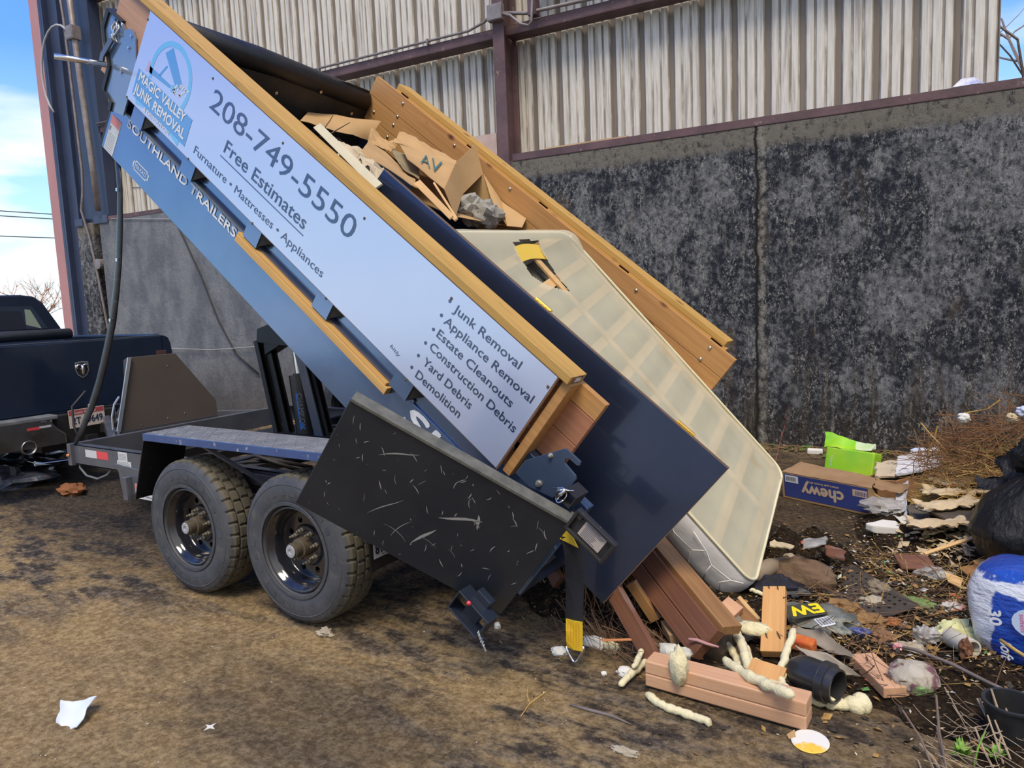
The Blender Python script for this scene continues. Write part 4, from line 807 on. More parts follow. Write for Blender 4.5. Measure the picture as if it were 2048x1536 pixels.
# bed sides with rounded shoulders
for s_, y in ((0, KY0), (1, KY1)):
    mb = MB(); d = .10 if s_ == 0 else -.10
    prof = [(y, .62), (y, 1.20), (y+d*.12, 1.30), (y+d*.35, 1.36), (y+d*.8, 1.385), (y+d, 1.385), (y+d, .62)]
    mb.prism([(-4.33, a, z) for a, z in prof], (-2.05, 0, 0)); kb(mb, 'bed_side', M_tpaint, auto=35)
mb = MB(); mb.box((-4.375, KY0+.10, .735), (-4.33, KY1-.10, 1.385)); tg_ = kb(mb, 'tailgate', M_tpaint, bevel=.012)
mb = MB(); mb.box((-4.384, KY0+.14, 1.30), (-4.372, KY1-.14, 1.38)); mb.box((-4.384+.012, KY0+.14, .80), (-4.372, KY1-.14, .84)); kb(mb, 'tailgate_ridge', M_tpaint, tg_, bevel=.006)
mb = MB(); mb.box((-4.335, KY0+.1, 1.386), (-4.36, KY1-.1, 1.392)); kb(mb, 'tailgate_cap', mat('scuffed_trim', (.10, .11, .13), rough=.5), tg_)
mb = MB(); mb.box((-4.34, 2.02, 1.17), (-4.325, 2.13, 1.23)); kb(mb, 'tail_lamp', mat('dull_lamp', (.10, .05, .05), rough=.3), bevel=.004)
mb = MB(); mb.box((-4.9, .3, .60), (-6.35, 2.1, .66)); kb(mb, 'bed_floor', M_tpaint)
# shield badge with a ram's head
EF = frame((-4.328,1.257,1.111), (0, 1, 0), (0, 0, 1))
sh = [(-.062, .072), (0, .080), (.062, .072), (.064, .0), (.045, -.050), (0, -.082), (-.045, -.050), (-.064, .0)]
mb = MB(); mb.plate([(a*1.0, b) for a, b in reversed(sh)], [], .006, EF); em = kb(mb, 'badge', M_chrome, tg_)
mb = MB(); mb.plate([(a*.86, b*.86) for a, b in reversed(sh)], [], .002, EF@Matrix.Translation((0, 0, .006))); kb(mb, 'badge_field', M_blk, em)
mb = MB()
for s_ in (-1, 1):
    mb.tube([EF@Vector((s_*(.030+.022*math.cos(q)), .025+.024*math.sin(q), .014+.004*math.sin(q))) for q in [k*.55-.6 for k in range(10)]], [.010-.0006*k for k in range(10)], 8)
    mb.tube([EF@Vector((s_*.010, .04, .012)), EF@Vector((s_*.030, .050, .014))], .008, 6)
mb.tube([EF@Vector((0, .045, .012)), EF@Vector((0, .01, .018)), EF@Vector((0, -.03, .016)), EF@Vector((0, -.058, .010))], [.014, .018, .014, .006], 10)
kb(mb, 'badge_emblem', M_chrome, em, smooth=True)
# bumper: two chrome ends with a plate recess between
def bump_end(y0, y1, s_):
    mb = MB(); P = [(y0, .70), (y1-.10*s_, .73), (y1, .60), (y1+.06*s_, .55), (y1+.06*s_, .46), (y0, .46)]
    mb.prism([(-4.30, a, z) for a, z in P], (.12, 0, 0)); return kb(mb, 'bumper_end', M_tchrome, bevel=.02)
be1 = bump_end(.12, .93, 1); be2 = bump_end(2.26, 1.47, -1)
mb = MB(); mb.box((-4.32, .12, .695), (-4.16, .92, .735)); kb(mb, 'bumper_pad', mat('bumper_pad', (.20, .22, .25), (.12, .13, .15), scale=8, rough=.45), be1, bevel=.01)
mb = MB(); mb.box((-4.32, .93, .44), (-4.22, 1.48, .72)); kb(mb, 'bumper_recess', M_blk, bevel=.01)
mb = MB(); mb.box((-4.178, .66, .625), (-4.176, .76, .650)); kb(mb, 'reflector_red', MATS['reflector_red'], be1); mb = MB(); mb.box((-4.178, .76, .632), (-4.176, .86, .652)); kb(mb, 'reflector_white', MATS['reflector_white'], be1)
mb = MB(); mb.lathe([(0, 0), (.022, 0), (.02, .012), (0, .014)], Matrix.Translation((-4.18, .80, .69))@Matrix.Rotation(R(90), 4, 'Y'), 14); kb(mb, 'bumper_bolt', M_chrome, be1)
LF = frame((-4.17,1.013,0.585), (0, 1, .02), (0, 0, 1))
mb = MB(); mb.box((0, 0, 0), (.33, .17, .003), LF); kp = kb(mb, 'licence_plate', mat('truck_plate', (.62, .55, .50), rough=.4), bevel=.004)
mb = MB(); mb.box((.005, .12, .003), (.325, .165, .004), LF); kb(mb, 'plate_header', mat('plate_header', (.42, .08, .09), rough=.4), kp)
text('2T', LF@Matrix.Translation((.03, .035, .004)), .075, .062, M_ink, kp, bold=.002); text('9649', LF@Matrix.Translation((.165, .035, .004)), .14, .062, M_ink, kp, bold=.002); text('Scenic IDAHO', LF@Matrix.Translation((.05, .130, .004)), .20, .022, M_white, kp)
mb = MB(); ex = Matrix.Translation((-4.30, .66, .475))@Matrix.Rotation(R(90), 4, 'Y'); mb.lathe([(.052, -.35), (.056, .0), (.064, .10), (.064, .13), (.055, .13), (.05, -.1), (0, -.1)], ex, 28); kb(mb, 'exhaust_tip', M_tchrome, smooth=True)
mb = MB(); mb.box((-4.45, 1.15, .42), (-4.15, 1.25, .50)); kb(mb, 'hitch_receiver', M_blk)
# cab with rear window
cz = 1.895; P0 = [(-6.38, .28, 1.35), (-6.38, 2.12, 1.35), (-6.38, 2.10, 1.50), (-6.38, 1.93, 1.80), (-6.38, 1.84, 1.875), (-6.38, 1.70, cz), (-6.38, .70, cz), (-6.38, .56, 1.875), (-6.38, .47, 1.80), (-6.38, .30, 1.50)]
mb = MB(); mb.prism(P0, (-1.9, 0, 0)); cab = kb(mb, 'cab', M_tpaint, bevel=.03)
mb = MB(); mb.prism([(-6.376, .62, 1.50), (-6.376, 1.95, 1.50), (-6.376, 1.80, 1.765), (-6.376, .70, 1.765)], (.004, 0, 0)); kb(mb, 'rear_window', M_glass, cab)
mb = MB()
for y0 in (.80, 1.32):
    mb.prism([(-6.371, y0, 1.50), (-6.371, y0+.40, 1.50), (-6.371, y0+.36, 1.71), (-6.371, y0+.06, 1.72)], (.001, 0, 0))
kb(mb, 'seat_silhouette', mat('dark_seat', (.012, .018, .036), rough=.6), cab)
mb = MB(); mb.prism([(-6.371, 1.72, 1.55), (-6.371, 1.88, 1.50), (-6.371, 1.78, 1.72), (-6.371, 1.72, 1.73)], (.001, 0, 0)); kb(mb, 'window_view', mat('bright_window_view', (.30, .36, .30), rough=.2), cab)
mb = MB(); mb.tube([(-5.95, .20, 1.43), (-5.95, 1.2, 1.435), (-5.95, 1.98, 1.43)], .075, 16, flat=.8); kb(mb, 'rolled_bed_cover', mat('black_vinyl', (.018, .022, .034), (.028, .034, .048), scale=9, rough=.45, bump=.002, bscale=14), smooth=True)
mb = MB(); mb.box((-6.3, 2.12, 1.386), (-4.5, 2.17, 1.402)); kb(mb, 'bed_rail', mat('blue_rail', (.05, .10, .22), rough=.3, coat=.4))
# body ahead, wheels
mb = MB(); mb.box((-8.9, .2, .45), (-6.3, 2.17, 1.36)); kb(mb, 'front_body', M_tpaint, bevel=.06)
mb = MB(); mb.box((-6.35, .17, .50), (-4.36, .19, .75)); mb.box((-8.8, .9, .35), (-4.5, 1.4, .5)); kb(mb, 'underbody', M_blk)
for x_ in (-5.35, -8.0):
    for y_, f_ in ((.30, 1), (2.07, -1)):
        Wm = Matrix.Translation((x_, y_, .39))@Matrix.Rotation(R(90), 4, 'X'); mb = MB(); mb.lathe([(.20, .12), (.33, .13), (.385, .10), (.39, 0), (.385, -.10), (.33, -.13), (.20, -.12)], Wm, 40); ty_ = kb(mb, 'tyre', M_rubber, smooth=True)
        mb = MB(); mb.lathe([(.21, .10), (.18, .05), (0, .05)], Wm, 24); mb.lathe([(.21, -.10), (.18, -.05), (0, -.05)], Wm, 24); kb(mb, 'rim', M_wheel, ty_)
# ------------------------------------------------------------------ load in the bed
def board(name, P0, P1, w, t, up, m, label=None, cat='board', group=None, parent=None, M=None, bevel=.002, notch=None):
    """board from P0 to P1, w wide across, t thick along up"""
    P0 = Vector(P0); P1 = Vector(P1)
    if M: P0 = M@P0; P1 = M@P1; up = M.to_3x3()@Vector(up)
    d = P1-P0; L_ = d.length; up = Vector(up); y = up.cross(d).normalized(); F = frame(P0, d, y)
    mb = MB(); mb.box((0, -w/2, -t/2), (L_, w/2, t/2)); o = mb.build(name, m, parent, F, bevel=bevel); o['_f'] = 0; del o['_f']
    if label: tag(o, label, cat, group)
    return o, F, L_
DF = BED@frame((.7107, .7189, .5307), (-2.2749, -.139, .062), (-.0125, -.17, -.84))
M_door = mat('black_painted_door', (.030, .045, .095), (.04, .055, .11), scale=3, rough=.28, metal=.65, coat=.6, spots=(40, (1, 1, 1), .69, .75, (.06, .07, .10)), bump=.0006, bscale=7)
M_edgewood = wood('brown_door_edge', (.20, .12, .075), (.13, .075, .045))
M_brass = mat('brass', (.62, .42, .10), (.50, .34, .08), scale=30, rough=.32, metal=.9)
mb = MB(); mb.box((0.002, 0.002, -.036), (2.28, .857, 0)); slab = mb.build('slab_door', M_door, None, DF, bevel=.0015); tag(slab, 'black-painted slab door with brass hinges sliding out of the trailer bed', 'door')
mb = MB(); mb.box((0.0, -.001, -.0345), (2.28, .0025, -.0015)); mb.build('door_edge', M_edgewood, slab, DF)
mb = MB(); mb.box((-.0012, .0, -.0345), (.0025, .857, -.0015)); mb.build('door_end_edge', M_edgewood, slab, DF)
for x_ in (.252, 1.14):
    mb = MB(); mb.box((x_-.050, -.004, -.072), (x_+.050, -.001, -.004)); mb.tube([(x_-.050, -.006, -.040), (x_+.050, -.006, -.040)], .007, 8); hg = mb.build('hinge', M_brass, slab, DF)
    for k in (-1, 0, 1):
        mb = MB(); mb.lathe([(0, 0), (.004, 0), (.003, .0012), (0, .0015)], DF@Matrix.Translation((x_+k*.028, -.0035, -.020+.006*(k % 2)))@Matrix.Rotation(R(90), 4, 'X'), 8); mb.build('screw', M_grease, hg)
q = scr([(0, 0), (.02, .0)], .001)
# box spring
SO = Vector((1.9426, 1.3112, .0779)); SX = (Vector((1.8307, 2.5086, .3998))-SO).normalized(); SY = (Vector((.6902, .7581, 1.6997))-SO).normalized(); SF = frame(SO, SX, SY)
SW, SL, ST = 1.245, 2.12, .205
def rr_loop(w, l, r, n=7):
    out = []
    for cx_, cy_, a0_ in ((w-r, r, -90), (w-r, l-r, 0), (r, l-r, 90), (r, r, 180)):
        for k in range(n+1): a_ = R(a0_+90*k/n); out.append((cx_+r*math.cos(a_), cy_+r*math.sin(a_)))
    return out
lp2 = rr_loop(SW, SL, .09)
dens = []
for i, p in enumerate(lp2):
    q = lp2[(i+1) % len(lp2)]; L_ = math.hypot(q[0]-p[0], q[1]-p[1]); n_ = max(1, int(L_/.05))
    for k in range(n_): dens.append((p[0]+(q[0]-p[0])*k/n_, p[1]+(q[1]-p[1])*k/n_))
SC = (SW/2, SL/2)
def stretch_(p):
    a_ = p[1]/SL
    return (p[0], p[1]+(.34*(1-p[0]/SW)*a_**6 if a_ > .5 else 0))
mb = MB(); rows = [(0.004, 0), (-.004, .006), (-.02, .016), (-.06, .024), (-.10, .026), (-.15, .022), (-.19, .012), (-.205, -.006), (-.207, -.05)]
n_ = len(dens)
for z_, off in rows:
    for p in dens:
        dx, dy = p[0]-SC[0], p[1]-SC[1]; l_ = math.hypot(dx, dy); ww = .006*math.sin(p[0]*9+z_*20)*math.sin(p[1]*8)
        nx_ = dx/l_; ny_ = dy/l_; q = stretch_(p); mb.v.append(Vector((q[0]+nx_*(off+ww), q[1]+ny_*(off+ww), z_)))
for i in range(len(rows)-1):
    for k in range(n_): mb.f.append([i*n_+k, (i+1)*n_+k, (i+1)*n_+(k+1) % n_, i*n_+(k+1) % n_]); mb.mi.append(0)
mb.f.append([(len(rows)-1)*n_+k for k in range(n_)][::-1]); mb.mi.append(0)
M_quilt = mat('white_quilted_fabric', (.80, .80, .83), (.74, .74, .77), scale=3, rough=.9, bump=.003, bscale=16, spots=(3, (1, 1, 1), .60, .78, (.52, .44, .30)))
bsp = mb.build('box_spring', M_quilt, None, SF, smooth=True, origin=(SW/2, SL/2, -.2)); tag(bsp, 'white quilted box spring with torn cream backing hanging out of the bed', 'box spring')
M_cover = mat('cream_backing_fabric', (.66, .62, .44), (.58, .56, .42), scale=3, rough=.9, bump=.0015, bscale=22, spots=(2.6, (1, 1, 1), .60, .74, (.62, .47, .24)), alpha=.66)
hole = [(.519, 2.22), (.669, 2.197), (.781, 2.152), (.752, 2.108), (.745, 2.041), (.701, 1.792), (.591, 1.864), (.516, 1.929), (.464, 2.005), (.481, 2.123)]
def inpoly(x, y, P):
    c_ = False; j = len(P)-1
    for i in range(len(P)):
        if (P[i][1] > y) != (P[j][1] > y) and x < (P[j][0]-P[i][0])*(y-P[i][1])/(P[j][1]-P[i][1])+P[i][0]: c_ = not c_
        j = i
    return c_
def sag(x, y):
    e_ = min(x, SW-x, y, SL-y); return .006+.012*fbm(x, y, 1, 1.6)-.018*min(1, e_/.15)*(.5+.5*math.cos(y*31))*.35+.035*math.exp(-((y-SL+.05)/.10)**2)
NX, NY = 110, 190; mb = MB(); idx = {}
for j in range(NY+1):
    for i in range(NX+1):
        u_, v_ = i/NX*SW, j/NY*SL; r_ = .09; x_, y_ = u_, v_
        for cx_, cy_ in ((r_, r_), (SW-r_, r_), (r_, SL-r_), (SW-r_, SL-r_)):
            if (x_-cx_)*(1 if cx_ > SW/2 else -1) > 0 and (y_-cy_)*(1 if cy_ > SL/2 else -1) > 0:
                d_ = math.hypot(x_-cx_, y_-cy_); m_ = max(abs(x_-cx_), abs(y_-cy_)); 
                if d_ > 1e-6: k_ = m_/d_; x_ = cx_+(x_-cx_)*k_; y_ = cy_+(y_-cy_)*k_
        q = stretch_((x_, y_)); idx[i, j] = len(mb.v); mb.v.append(Vector((q[0], q[1], sag(x_, y_))))
for j in range(NY):
    for i in range(NX):
        mid = (mb.v[idx[i, j]]+mb.v[idx[i+1, j+1]])/2
        if inpoly(mid.x, mid.y, hole): continue
        mb.f.append([idx[i, j], idx[i+1, j], idx[i+1, j+1], idx[i, j+1]]); mb.mi.append(0)
bk = mb.build('torn_backing', M_cover, bsp, SF, smooth=True); bk['label'] = 'thin cream backing fabric with a torn hole'
M_slat = wood('pine_slat', (.72, .48, .22), (.62, .38, .16))
for y_ in [.05+.232*k for k in range(10)]:
    mb = MB(); mb.box((.02, y_-.03, -.045), (SW-.02, y_+.03, -.020)); mb.build('slat', M_slat, bsp, SF)
mb = MB(); mb.box((.665, .02, -.019), (.715, SL-.02, -.006)); mb.build('centre_rail', M_slat, bsp, SF@Matrix.Identity(4))
for x_ in (.0, SW-.045):
    mb = MB(); mb.box((x_, .07, -.045), (x_+.045, SL-.07, -.006)); mb.build('side_rail', M_slat, bsp, SF)
mb = MB(); mb.box((.03, .03, -.10), (SW-.03, SL-.03, -.075)); mb.build('wadding', mat('grey_wadding', (.05, .055, .045), (.13, .135, .12), scale=7, rough=1, bump=.01, bscale=30), bsp, SF)
mb = MB(); mb.sheet([[(.50+.055*i, 2.195-.032*j-.014*i+.02*math.sin(i*.6), .024-.008*j) for i in range(6)] for j in range(4)], .004); mb.build('yellow_foam_strip', mat('yellow_foam', (.80, .55, .08), rough=.8), bsp, SF)
mb = MB(); mb.tube([SF@Vector((stretch_(p)[0], stretch_(p)[1], .006)) for p in dens+dens[:1]], .009, 6); mb.build('piping', M_cover if False else mat('cream_piping', (.70, .66, .46), rough=.9, bump=.002, bscale=40), bsp, smooth=True)
mb = MB()
def side_pt(x_, z_): return SF@Vector((x_, -.024+0*x_, z_))
for s0 in ([(-.022, .05, -.02), (-.030, .10, -.06), (-.030, .22, -.085), (-.030, .30, -.05), (-.028, .42, -.03)], [(-.030, .30, -.05), (-.031, .34, -.11), (-.028, .30, -.17), (-.02, .28, -.195)], [(-.031, .10, -.06), (-.031, .12, -.12), (-.028, .05, -.17)], [(-.031, .34, -.11), (-.031, .47, -.12), (-.031, .58, -.07), (-.030, .62, -.03)], [(-.031, .58, -.07), (-.031, .70, -.12), (-.028, .66, -.17)], [(-.030, .22, -.085), (-.030, .20, -.14), (-.022, .17, -.185)]):
    mb.tube([SF@Vector(p) for p in s0], .0035, 5)
mb.build('quilt_stitching', M_quilt, bsp, smooth=True)
# cardboard, paper and trim lying in the upper bed
def patch(c4, m, name, label=None, cat='', n=10, amp=.01, t=.004, s=5, M=BED, parent=None, group=None, sub=0, edge=0, seed=0, ridge=0):
    """wrinkled sheet between four corners TL TR BR BL"""
    c = [Vector(p) for p in c4]; nn = (c[1]-c[0]).cross(c[3]-c[0]).normalized(); g = []
    for i in range(n+1):
        row = []
        for j in range(n+1):
            u_, v_ = j/n, i/n; p = c[0]*(1-u_)*(1-v_)+c[1]*u_*(1-v_)+c[2]*u_*v_+c[3]*(1-u_)*v_
            k_ = fbm(p.x+seed, p.y, p.z, s, 3)*amp+ridge*math.sin(math.pi*u_)
            if edge and (i in (0, n) or j in (0, n)): p = p+Vector((fbm(p.x, p.y, seed, 14), fbm(p.y, p.z, seed+3, 14), fbm(p.z, p.x, seed+6, 14)))*edge
            row.append(p+nn*k_)
        g.append(row)
    mb = MB(); mb.sheet(g, t); o = mb.build(name, m, parent, M, auto=40)
    if label: tag(o, label, cat, group)
    return o
def B3(l): return l
M_kraft = mat('tan_kraft_paper', (.60, .50, .34), (.50, .41, .27), scale=5, rough=.9, bump=.004, bscale=9)
# big open box
rim = [(-2.022,2,0.318), (-2.125,2.26,0.456), (-1.721,2.27,0.266), (-1.785,1.7,0.253)]
dv = Vector((-.42, -.02, -.10))
box_ = empty('cardboard_box', BED@Vector(rim[0]), 'open cardboard box with printed side lying near the far sideboards', 'box')
mats_ = M_card
rimv = [Vector(p) for p in rim]; back = [p+dv for p in rimv]
for i, nm in ((0, 'box_side'), (1, 'box_side'), (2, 'box_bottom'), (3, 'box_side')):
    patch([rimv[i], rimv[(i+1) % 4], back[(i+1) % 4], back[i]], M_cardbrown if False else M_card, nm, parent=box_, amp=.003, n=4)
patch([back[0], back[1], back[2], back[3]], M_card, 'box_end', parent=box_, amp=.002, n=4)
A = [(-2.643,1.9,0.333),(-2.189,2,0.454),(-1.914,1.62,0.381),(-2.281,1.6,0.384)]
o = patch(A, M_card, 'printed_side', parent=box_, amp=.008, n=8)
M_teal = mat('teal_print', (.05, .14, .15), rough=.7)
def print_on(c4, s_, u0, u1, v0, v1, off, m, par):
    """lettering laid on a bent cardboard face, between two corners of its own width (u) and height (v)"""
    me = text_mesh(s_); xs = [v.co.x for v in me.vertices]; ys = [v.co.y for v in me.vertices]; c = [Vector(p) for p in c4]; nn = (c[1]-c[0]).cross(c[3]-c[0]).normalized(); P = []
    for v in me.vertices:
        u = u0+(u1-u0)*(v.co.x-min(xs))/(max(xs)-min(xs)); w = v0+(v1-v0)*(v.co.y-min(ys))/(max(ys)-min(ys)); P.append(c[0]*(1-u)*(1-w)+c[1]*u*(1-w)+c[2]*u*w+c[3]*(1-u)*w+nn*off)
    mb = MB(); mb.add(P, [tuple(p.vertices) for p in me.polygons]); return mb.build('lettering', m, par, BED)
sg_ = 1 if (BED.to_3x3()@((Vector(A[1])-Vector(A[0])).cross(Vector(A[3])-Vector(A[0])))).dot(cam.matrix_world.translation-BED@Vector(A[0])) > 0 else -1
print_on(A, 'VA', .78, .36, .72, .18, .016*sg_, M_teal, o)
patch([(-2.937,2.18,0.332),(-2.345,2.2,0.433),(-2.184,2,0.4),(-2.727,1.92,0.303)], M_card, 'crushed_side', parent=box_, amp=.03, n=14, s=9)
patch([(-2.145,1.92,0.473),(-2.317,2.27,0.596),(-2.131,2.27,0.454),(-2.009,1.98,0.325)], M_card, 'end_flap', parent=box_, amp=.003, n=4)
patch([(-2.145,1.92,0.473),(-2.009,1.98,0.325),(-1.759,1.66,0.267),(-1.914,1.62,0.381)], M_card, 'near_flap', parent=box_, amp=.003, n=4)
patch([(-2.121,2.26,0.459),(-1.886,2.3,0.37),(-1.66,2.16,0.294),(-1.913,2.22,0.353)], M_card, 'side_flap', parent=box_, amp=.004, n=4)
patch([(-1.892,2.31,0.368),(-1.64,2.31,0.388),(-1.558,2.18,0.351),(-1.637,2.12,0.306)], M_card, 'bottom_flap', parent=box_, amp=.003, n=4)
for i, (px_, r_) in enumerate((((-1.915,2.05,0.258), .13), ((-1.814,2.1,0.286), .11))):
    mb = blobmesh(px_, (r_*.9, r_*1.2, r_*.8), None, '', .45, 22, 20+i, 2.6); tag(mb.build('crumpled_paper', mat('grey_packing_paper', (.34, .33, .30), (.25, .24, .22), scale=6, rough=.9, bump=.01, bscale=14), None, BED, auto=25), ('grey crumpled packing paper inside the open box, left lump', 'grey crumpled packing paper inside the open box, right lump')[i], 'paper', 'crumpled paper in the box')
patch([(-3.008,1.3,0.208),(-3.458,1.75,0.11),(-3.304,1.95,0.222),(-3.167,2.2,0.284)], M_card, 'x') if False else None
patch([(-3.463,1.75,0.108),(-3.169,2.2,0.288),(-3.084,2.06,0.143),(-3.075,1.35,0.169)], M_card, 'cardboard_sheet', 'large flat cardboard flap, topmost in the bed against the black tarp', 'cardboard', n=8, amp=.01)
patch([(-2.839,1.8,0.229),(-2.344,1.8,0.266),(-1.931,1.38,0.345),(-2.392,1.28,0.316)], M_card, 'cardboard_sheet', 'folded cardboard flap beside the top end of the slab door', 'cardboard', n=8, amp=.02)
patch([(-3.091,2.05,0.219),(-2.832,2.1,0.266),(-2.683,1.9,0.217),(-2.891,1.85,0.204)], M_card, 'cardboard_scrap', 'crumpled cardboard scrap between the two flat flaps', 'cardboard', n=12, amp=.05, s=8)
patch([(-2.75,1.95,0.236),(-2.462,1.95,0.332),(-2.116,1.6,0.323),(-2.282,1.6,0.314)], mat('olive_card', (.32, .27, .16), (.26, .22, .13), scale=6, rough=.9), 'cardboard_scrap', 'dull olive cardboard piece behind the folded flap', 'cardboard', n=6, amp=.015)
for i, (c4, lab) in enumerate((([(-2.76,1.4,0.207),(-2.577,1.5,0.27),(-2.093,1,0.361),(-2.181,0.95,0.342)], 'upper pale kraft paper sheet crumpled between trim and cardboard'), ([(-2.413,1.3,0.288),(-2.079,1.2,0.364),(-1.586,0.62,0.483),(-1.888,0.75,0.447)], 'lower tan kraft paper crumpled at the top of the slab door'))):
    patch(c4, M_kraft, 'kraft_paper', lab, 'paper', n=16, amp=.07, s=6, seed=i*5, group='kraft paper in the bed')
board('trim_strip', (-2.34,0.8,0.442), (-1.479,0.5,0.529), .050, .012, (.25, -.8, .6), mat('cream_trim', (.66, .62, .44), (.58, .54, .38), scale=5, rough=.5), 'long cream trim strip lying inside the near sideboard', 'trim', M=BED)
for i, (a, b, w) in enumerate((((-2.05,1.5,0.327), (-1.437,1.15,0.426), .030), ((-2.112,1.6,0.317), (-1.435,1.2,0.417), .022), ((-1.957,1.55,0.391), (-1.466,1.25,0.409), .014))):
    board('wood_batten', a, b, w, .012, (0, -1, .5), M_slat, ('widest pale batten lying across the open box', 'middle pale batten lying across the open box', 'thinnest pale batten lying across the open box')[i], 'batten', 'pale battens by the open box', M=BED)
M_twig = mat('brown_twig', (.13, .07, .04), (.20, .12, .07), scale=12, rough=.8)
for i, pts in enumerate(([(-2.264,0.78,0.41),(-2.275,0.8,0.479),(-2.283,0.82,0.514),(-2.287,0.83,0.546)], [(-2.201,0.75,0.425),(-2.201,0.8,0.486),(-2.188,0.83,0.528),(-2.174,0.86,0.571)])):
    mb = MB(); mb.tube(pts, [.004, .0035, .003, .002], 6); tag(mb.build('twig', M_twig, None, BED), ('shorter steep twig poking up beside the cream trim', 'longer slanting twig poking up beside the cream trim')[i], 'twig', 'twigs in the bed')
# mixed rubbish filling the bed underneath
M_junk = mat('dark_rubbish', (.035, .028, .022), (.10, .08, .06), scale=9, rough=.95, bump=.02, bscale=12, spots=(14, (1, 1, 1), .62, .7, (.22, .19, .14)))
g = []
for i in range(40):
    row = []
    for j in range(26):
        x_ = -3.44+i*.098; y_ = .34+j*.0815; e_ = min(1, (j+.5)/3, (25.5-j)/3)
        h_ = .02 if x_ < -1.2 else max(-.36, .02-(x_+1.2)*.30)
        if j < 8: h_ = min(h_, -.16)
        row.append((x_, y_, -.43+(h_+.43)*e_*.9+.05*fbm(x_, y_, 3, 3)*e_))
    g.append(row)
mb = MB(); mb.sheet([list(r) for r in g], .004); o = mb.build('rubbish_fill', M_junk, None, BED, auto=60); tag(o, 'dark mixed rubbish filling the bottom of the trailer bed', 'rubbish', kind='stuff')
# ------------------------------------------------------------------ rubbish on the ground
def gz(x, y):
    """height of the dirt and soil mounds"""
    h = -.03
    for cx_, cy_, rx, ry, hh in MOUNDS:
        d = ((x-cx_)/rx)**2+((y-cy_)/ry)**2
        if d < 1: h = max(h, -.03+(hh+.03)*(1-d)**.8*(1+.5*fbm(x, y, 2, 6))+.012*fbm(x, y, 5, 17)*(1-d))
    return h
MOUNDS = [(2.08, 1.90, .34, .22, .20), (1.75, 1.75, .6, .4, .07), (2.35, 1.75, .8, .65, .05), (2.95, 1.15, .75, .75, .05), (3.0, 2.9, .8, .9, .14), (1.15, 1.15, .45, .5, .09), (1.55, 1.1, .5, .45, .07), (2.2, 1.1, .6, .45, .03), (3.25, .35, .38, .38, .04)]
M_soil, g = newmat('dark_compost', .95, 0, .15)
fine = g.noise(38, det=10, rough=.8); med = g.noise(7, det=8, rough=.7); vv = g.noise(16, det=6, loc=(4, 2, 1))
c = g.mix(g.rng(fine, .36, .68), (.013, .009, .006), (.095, .062, .034)); c = g.mix(g.rng(med, .55, .72), c, g.mix(fine, (.09, .055, .02), (.32, .20, .09)))
c = g.mix(g.math('MULTIPLY', g.rng(vv, .64, .70), .7), c, (.36, .31, .22)); g.color(c); g.bump(g.math('ADD', fine, med), .035)
gx_ = [.55+i*.025 for i in range(136)]; gy_ = [-.25+j*.025 for j in range(166)]
mb = MB(); n_ = len(gx_); mb.v = [Vector((a, b, gz(a, b))) for b in gy_ for a in gx_]
mb.f = [[j*n_+i, j*n_+i+1, (j+1)*n_+i+1, (j+1)*n_+i] for j in range(len(gy_)-1) for i in range(n_-1) if max(mb.v[j*n_+i].z, mb.v[j*n_+i+1].z, mb.v[(j+1)*n_+i+1].z, mb.v[(j+1)*n_+i].z) > -.022]; mb.mi = [0]*len(mb.f)
tag(mb.build('soil_heap', M_soil, smooth=True), 'dark loose soil and compost spread under the rubbish', 'soil', kind='stuff')
def on(p, dz=0): return (p[0], p[1], max(ground_z(p[0], p[1]), gz(p[0], p[1]))+dz)
def thing(mb, name, m, label, cat, group=None, **k): return tag(mb.build(name, m, **k), label, cat, group)
# --- lumber
M_stud = wood('pink_pine_stud', (.66, .40, .24), (.56, .31, .18), knot=(.30, .10, .05), kn=.6)
M_stud2 = wood('orange_pine', (.68, .38, .14), (.56, .29, .10), kn=.5)
M_rust = wood('red_brown_plank', (.20, .085, .045), (.13, .055, .032), knot=(.05, .02, .01), dirt=(5, (.6, 3, 3), .58, .72, (.26, .20, .18)))
M_old = wood('old_brown_plank', (.34, .18, .07), (.22, .11, .04), kn=.7, dirt=(5, (.6, 3, 3), .60, .75, (.10, .06, .04)))
a = Vector((1.765,0.274,0)); b = Vector((2.391,0.254,0)); d_ = (b-a).normalized(); nrm = Vector((-d_.y, d_.x, 0))
for k, (lab, mm) in enumerate((('lower of the two long pink pine studs lying in front', M_stud), ('upper of the two long pink pine studs lying in front', M_stud))):
    z_ = .002+.027+k*.055; o_ = nrm*.05
    board('lumber_stud', a+o_+Vector((0, 0, z_)), b+o_+Vector((0, 0, z_)), .095, .054, (0, 0, 1), mm, lab, 'lumber', 'pink pine studs', bevel=.005)
a2 = Vector((1.807,0.391,0))+Vector((.1, .10, 0)); board('lumber_stud', a2+Vector((.30, .02, .09)), b+nrm*.19+Vector((-.20, 0, .05)), .14, .038, (0, -.1, 1), M_stud2, 'dirty orange plank lying just behind the two pink studs', 'lumber')
def nails(o, F, pts, m=None, r=.0022):
    for (x_, y_, h_, bx_, by_) in pts:
        mb = MB(); p = F@Vector((x_, y_, .019)); mb.tube([p, F@Vector((x_+bx_*.3, y_+by_*.3, .019+h_)), F@Vector((x_+bx_, y_+by_, .019+h_))], r, 5); mb.build('nail', mat('dark_nail', (.05, .045, .045), rough=.4, metal=.7), o)
p0 = Vector((2.17,0.726,0)); p1 = Vector((2.113,1.02,0.205))
o, F, L_ = board('lumber_block', p0+Vector((0, 0, .03)), p1, .100, .045, (.05, -1, .3), M_stud2, 'orange pine block with bent nails standing on end by the box spring corner', 'lumber', bevel=.003)
sgn = 1 if (F.to_3x3()@Vector((0, 0, 1))).y < 0 else -1
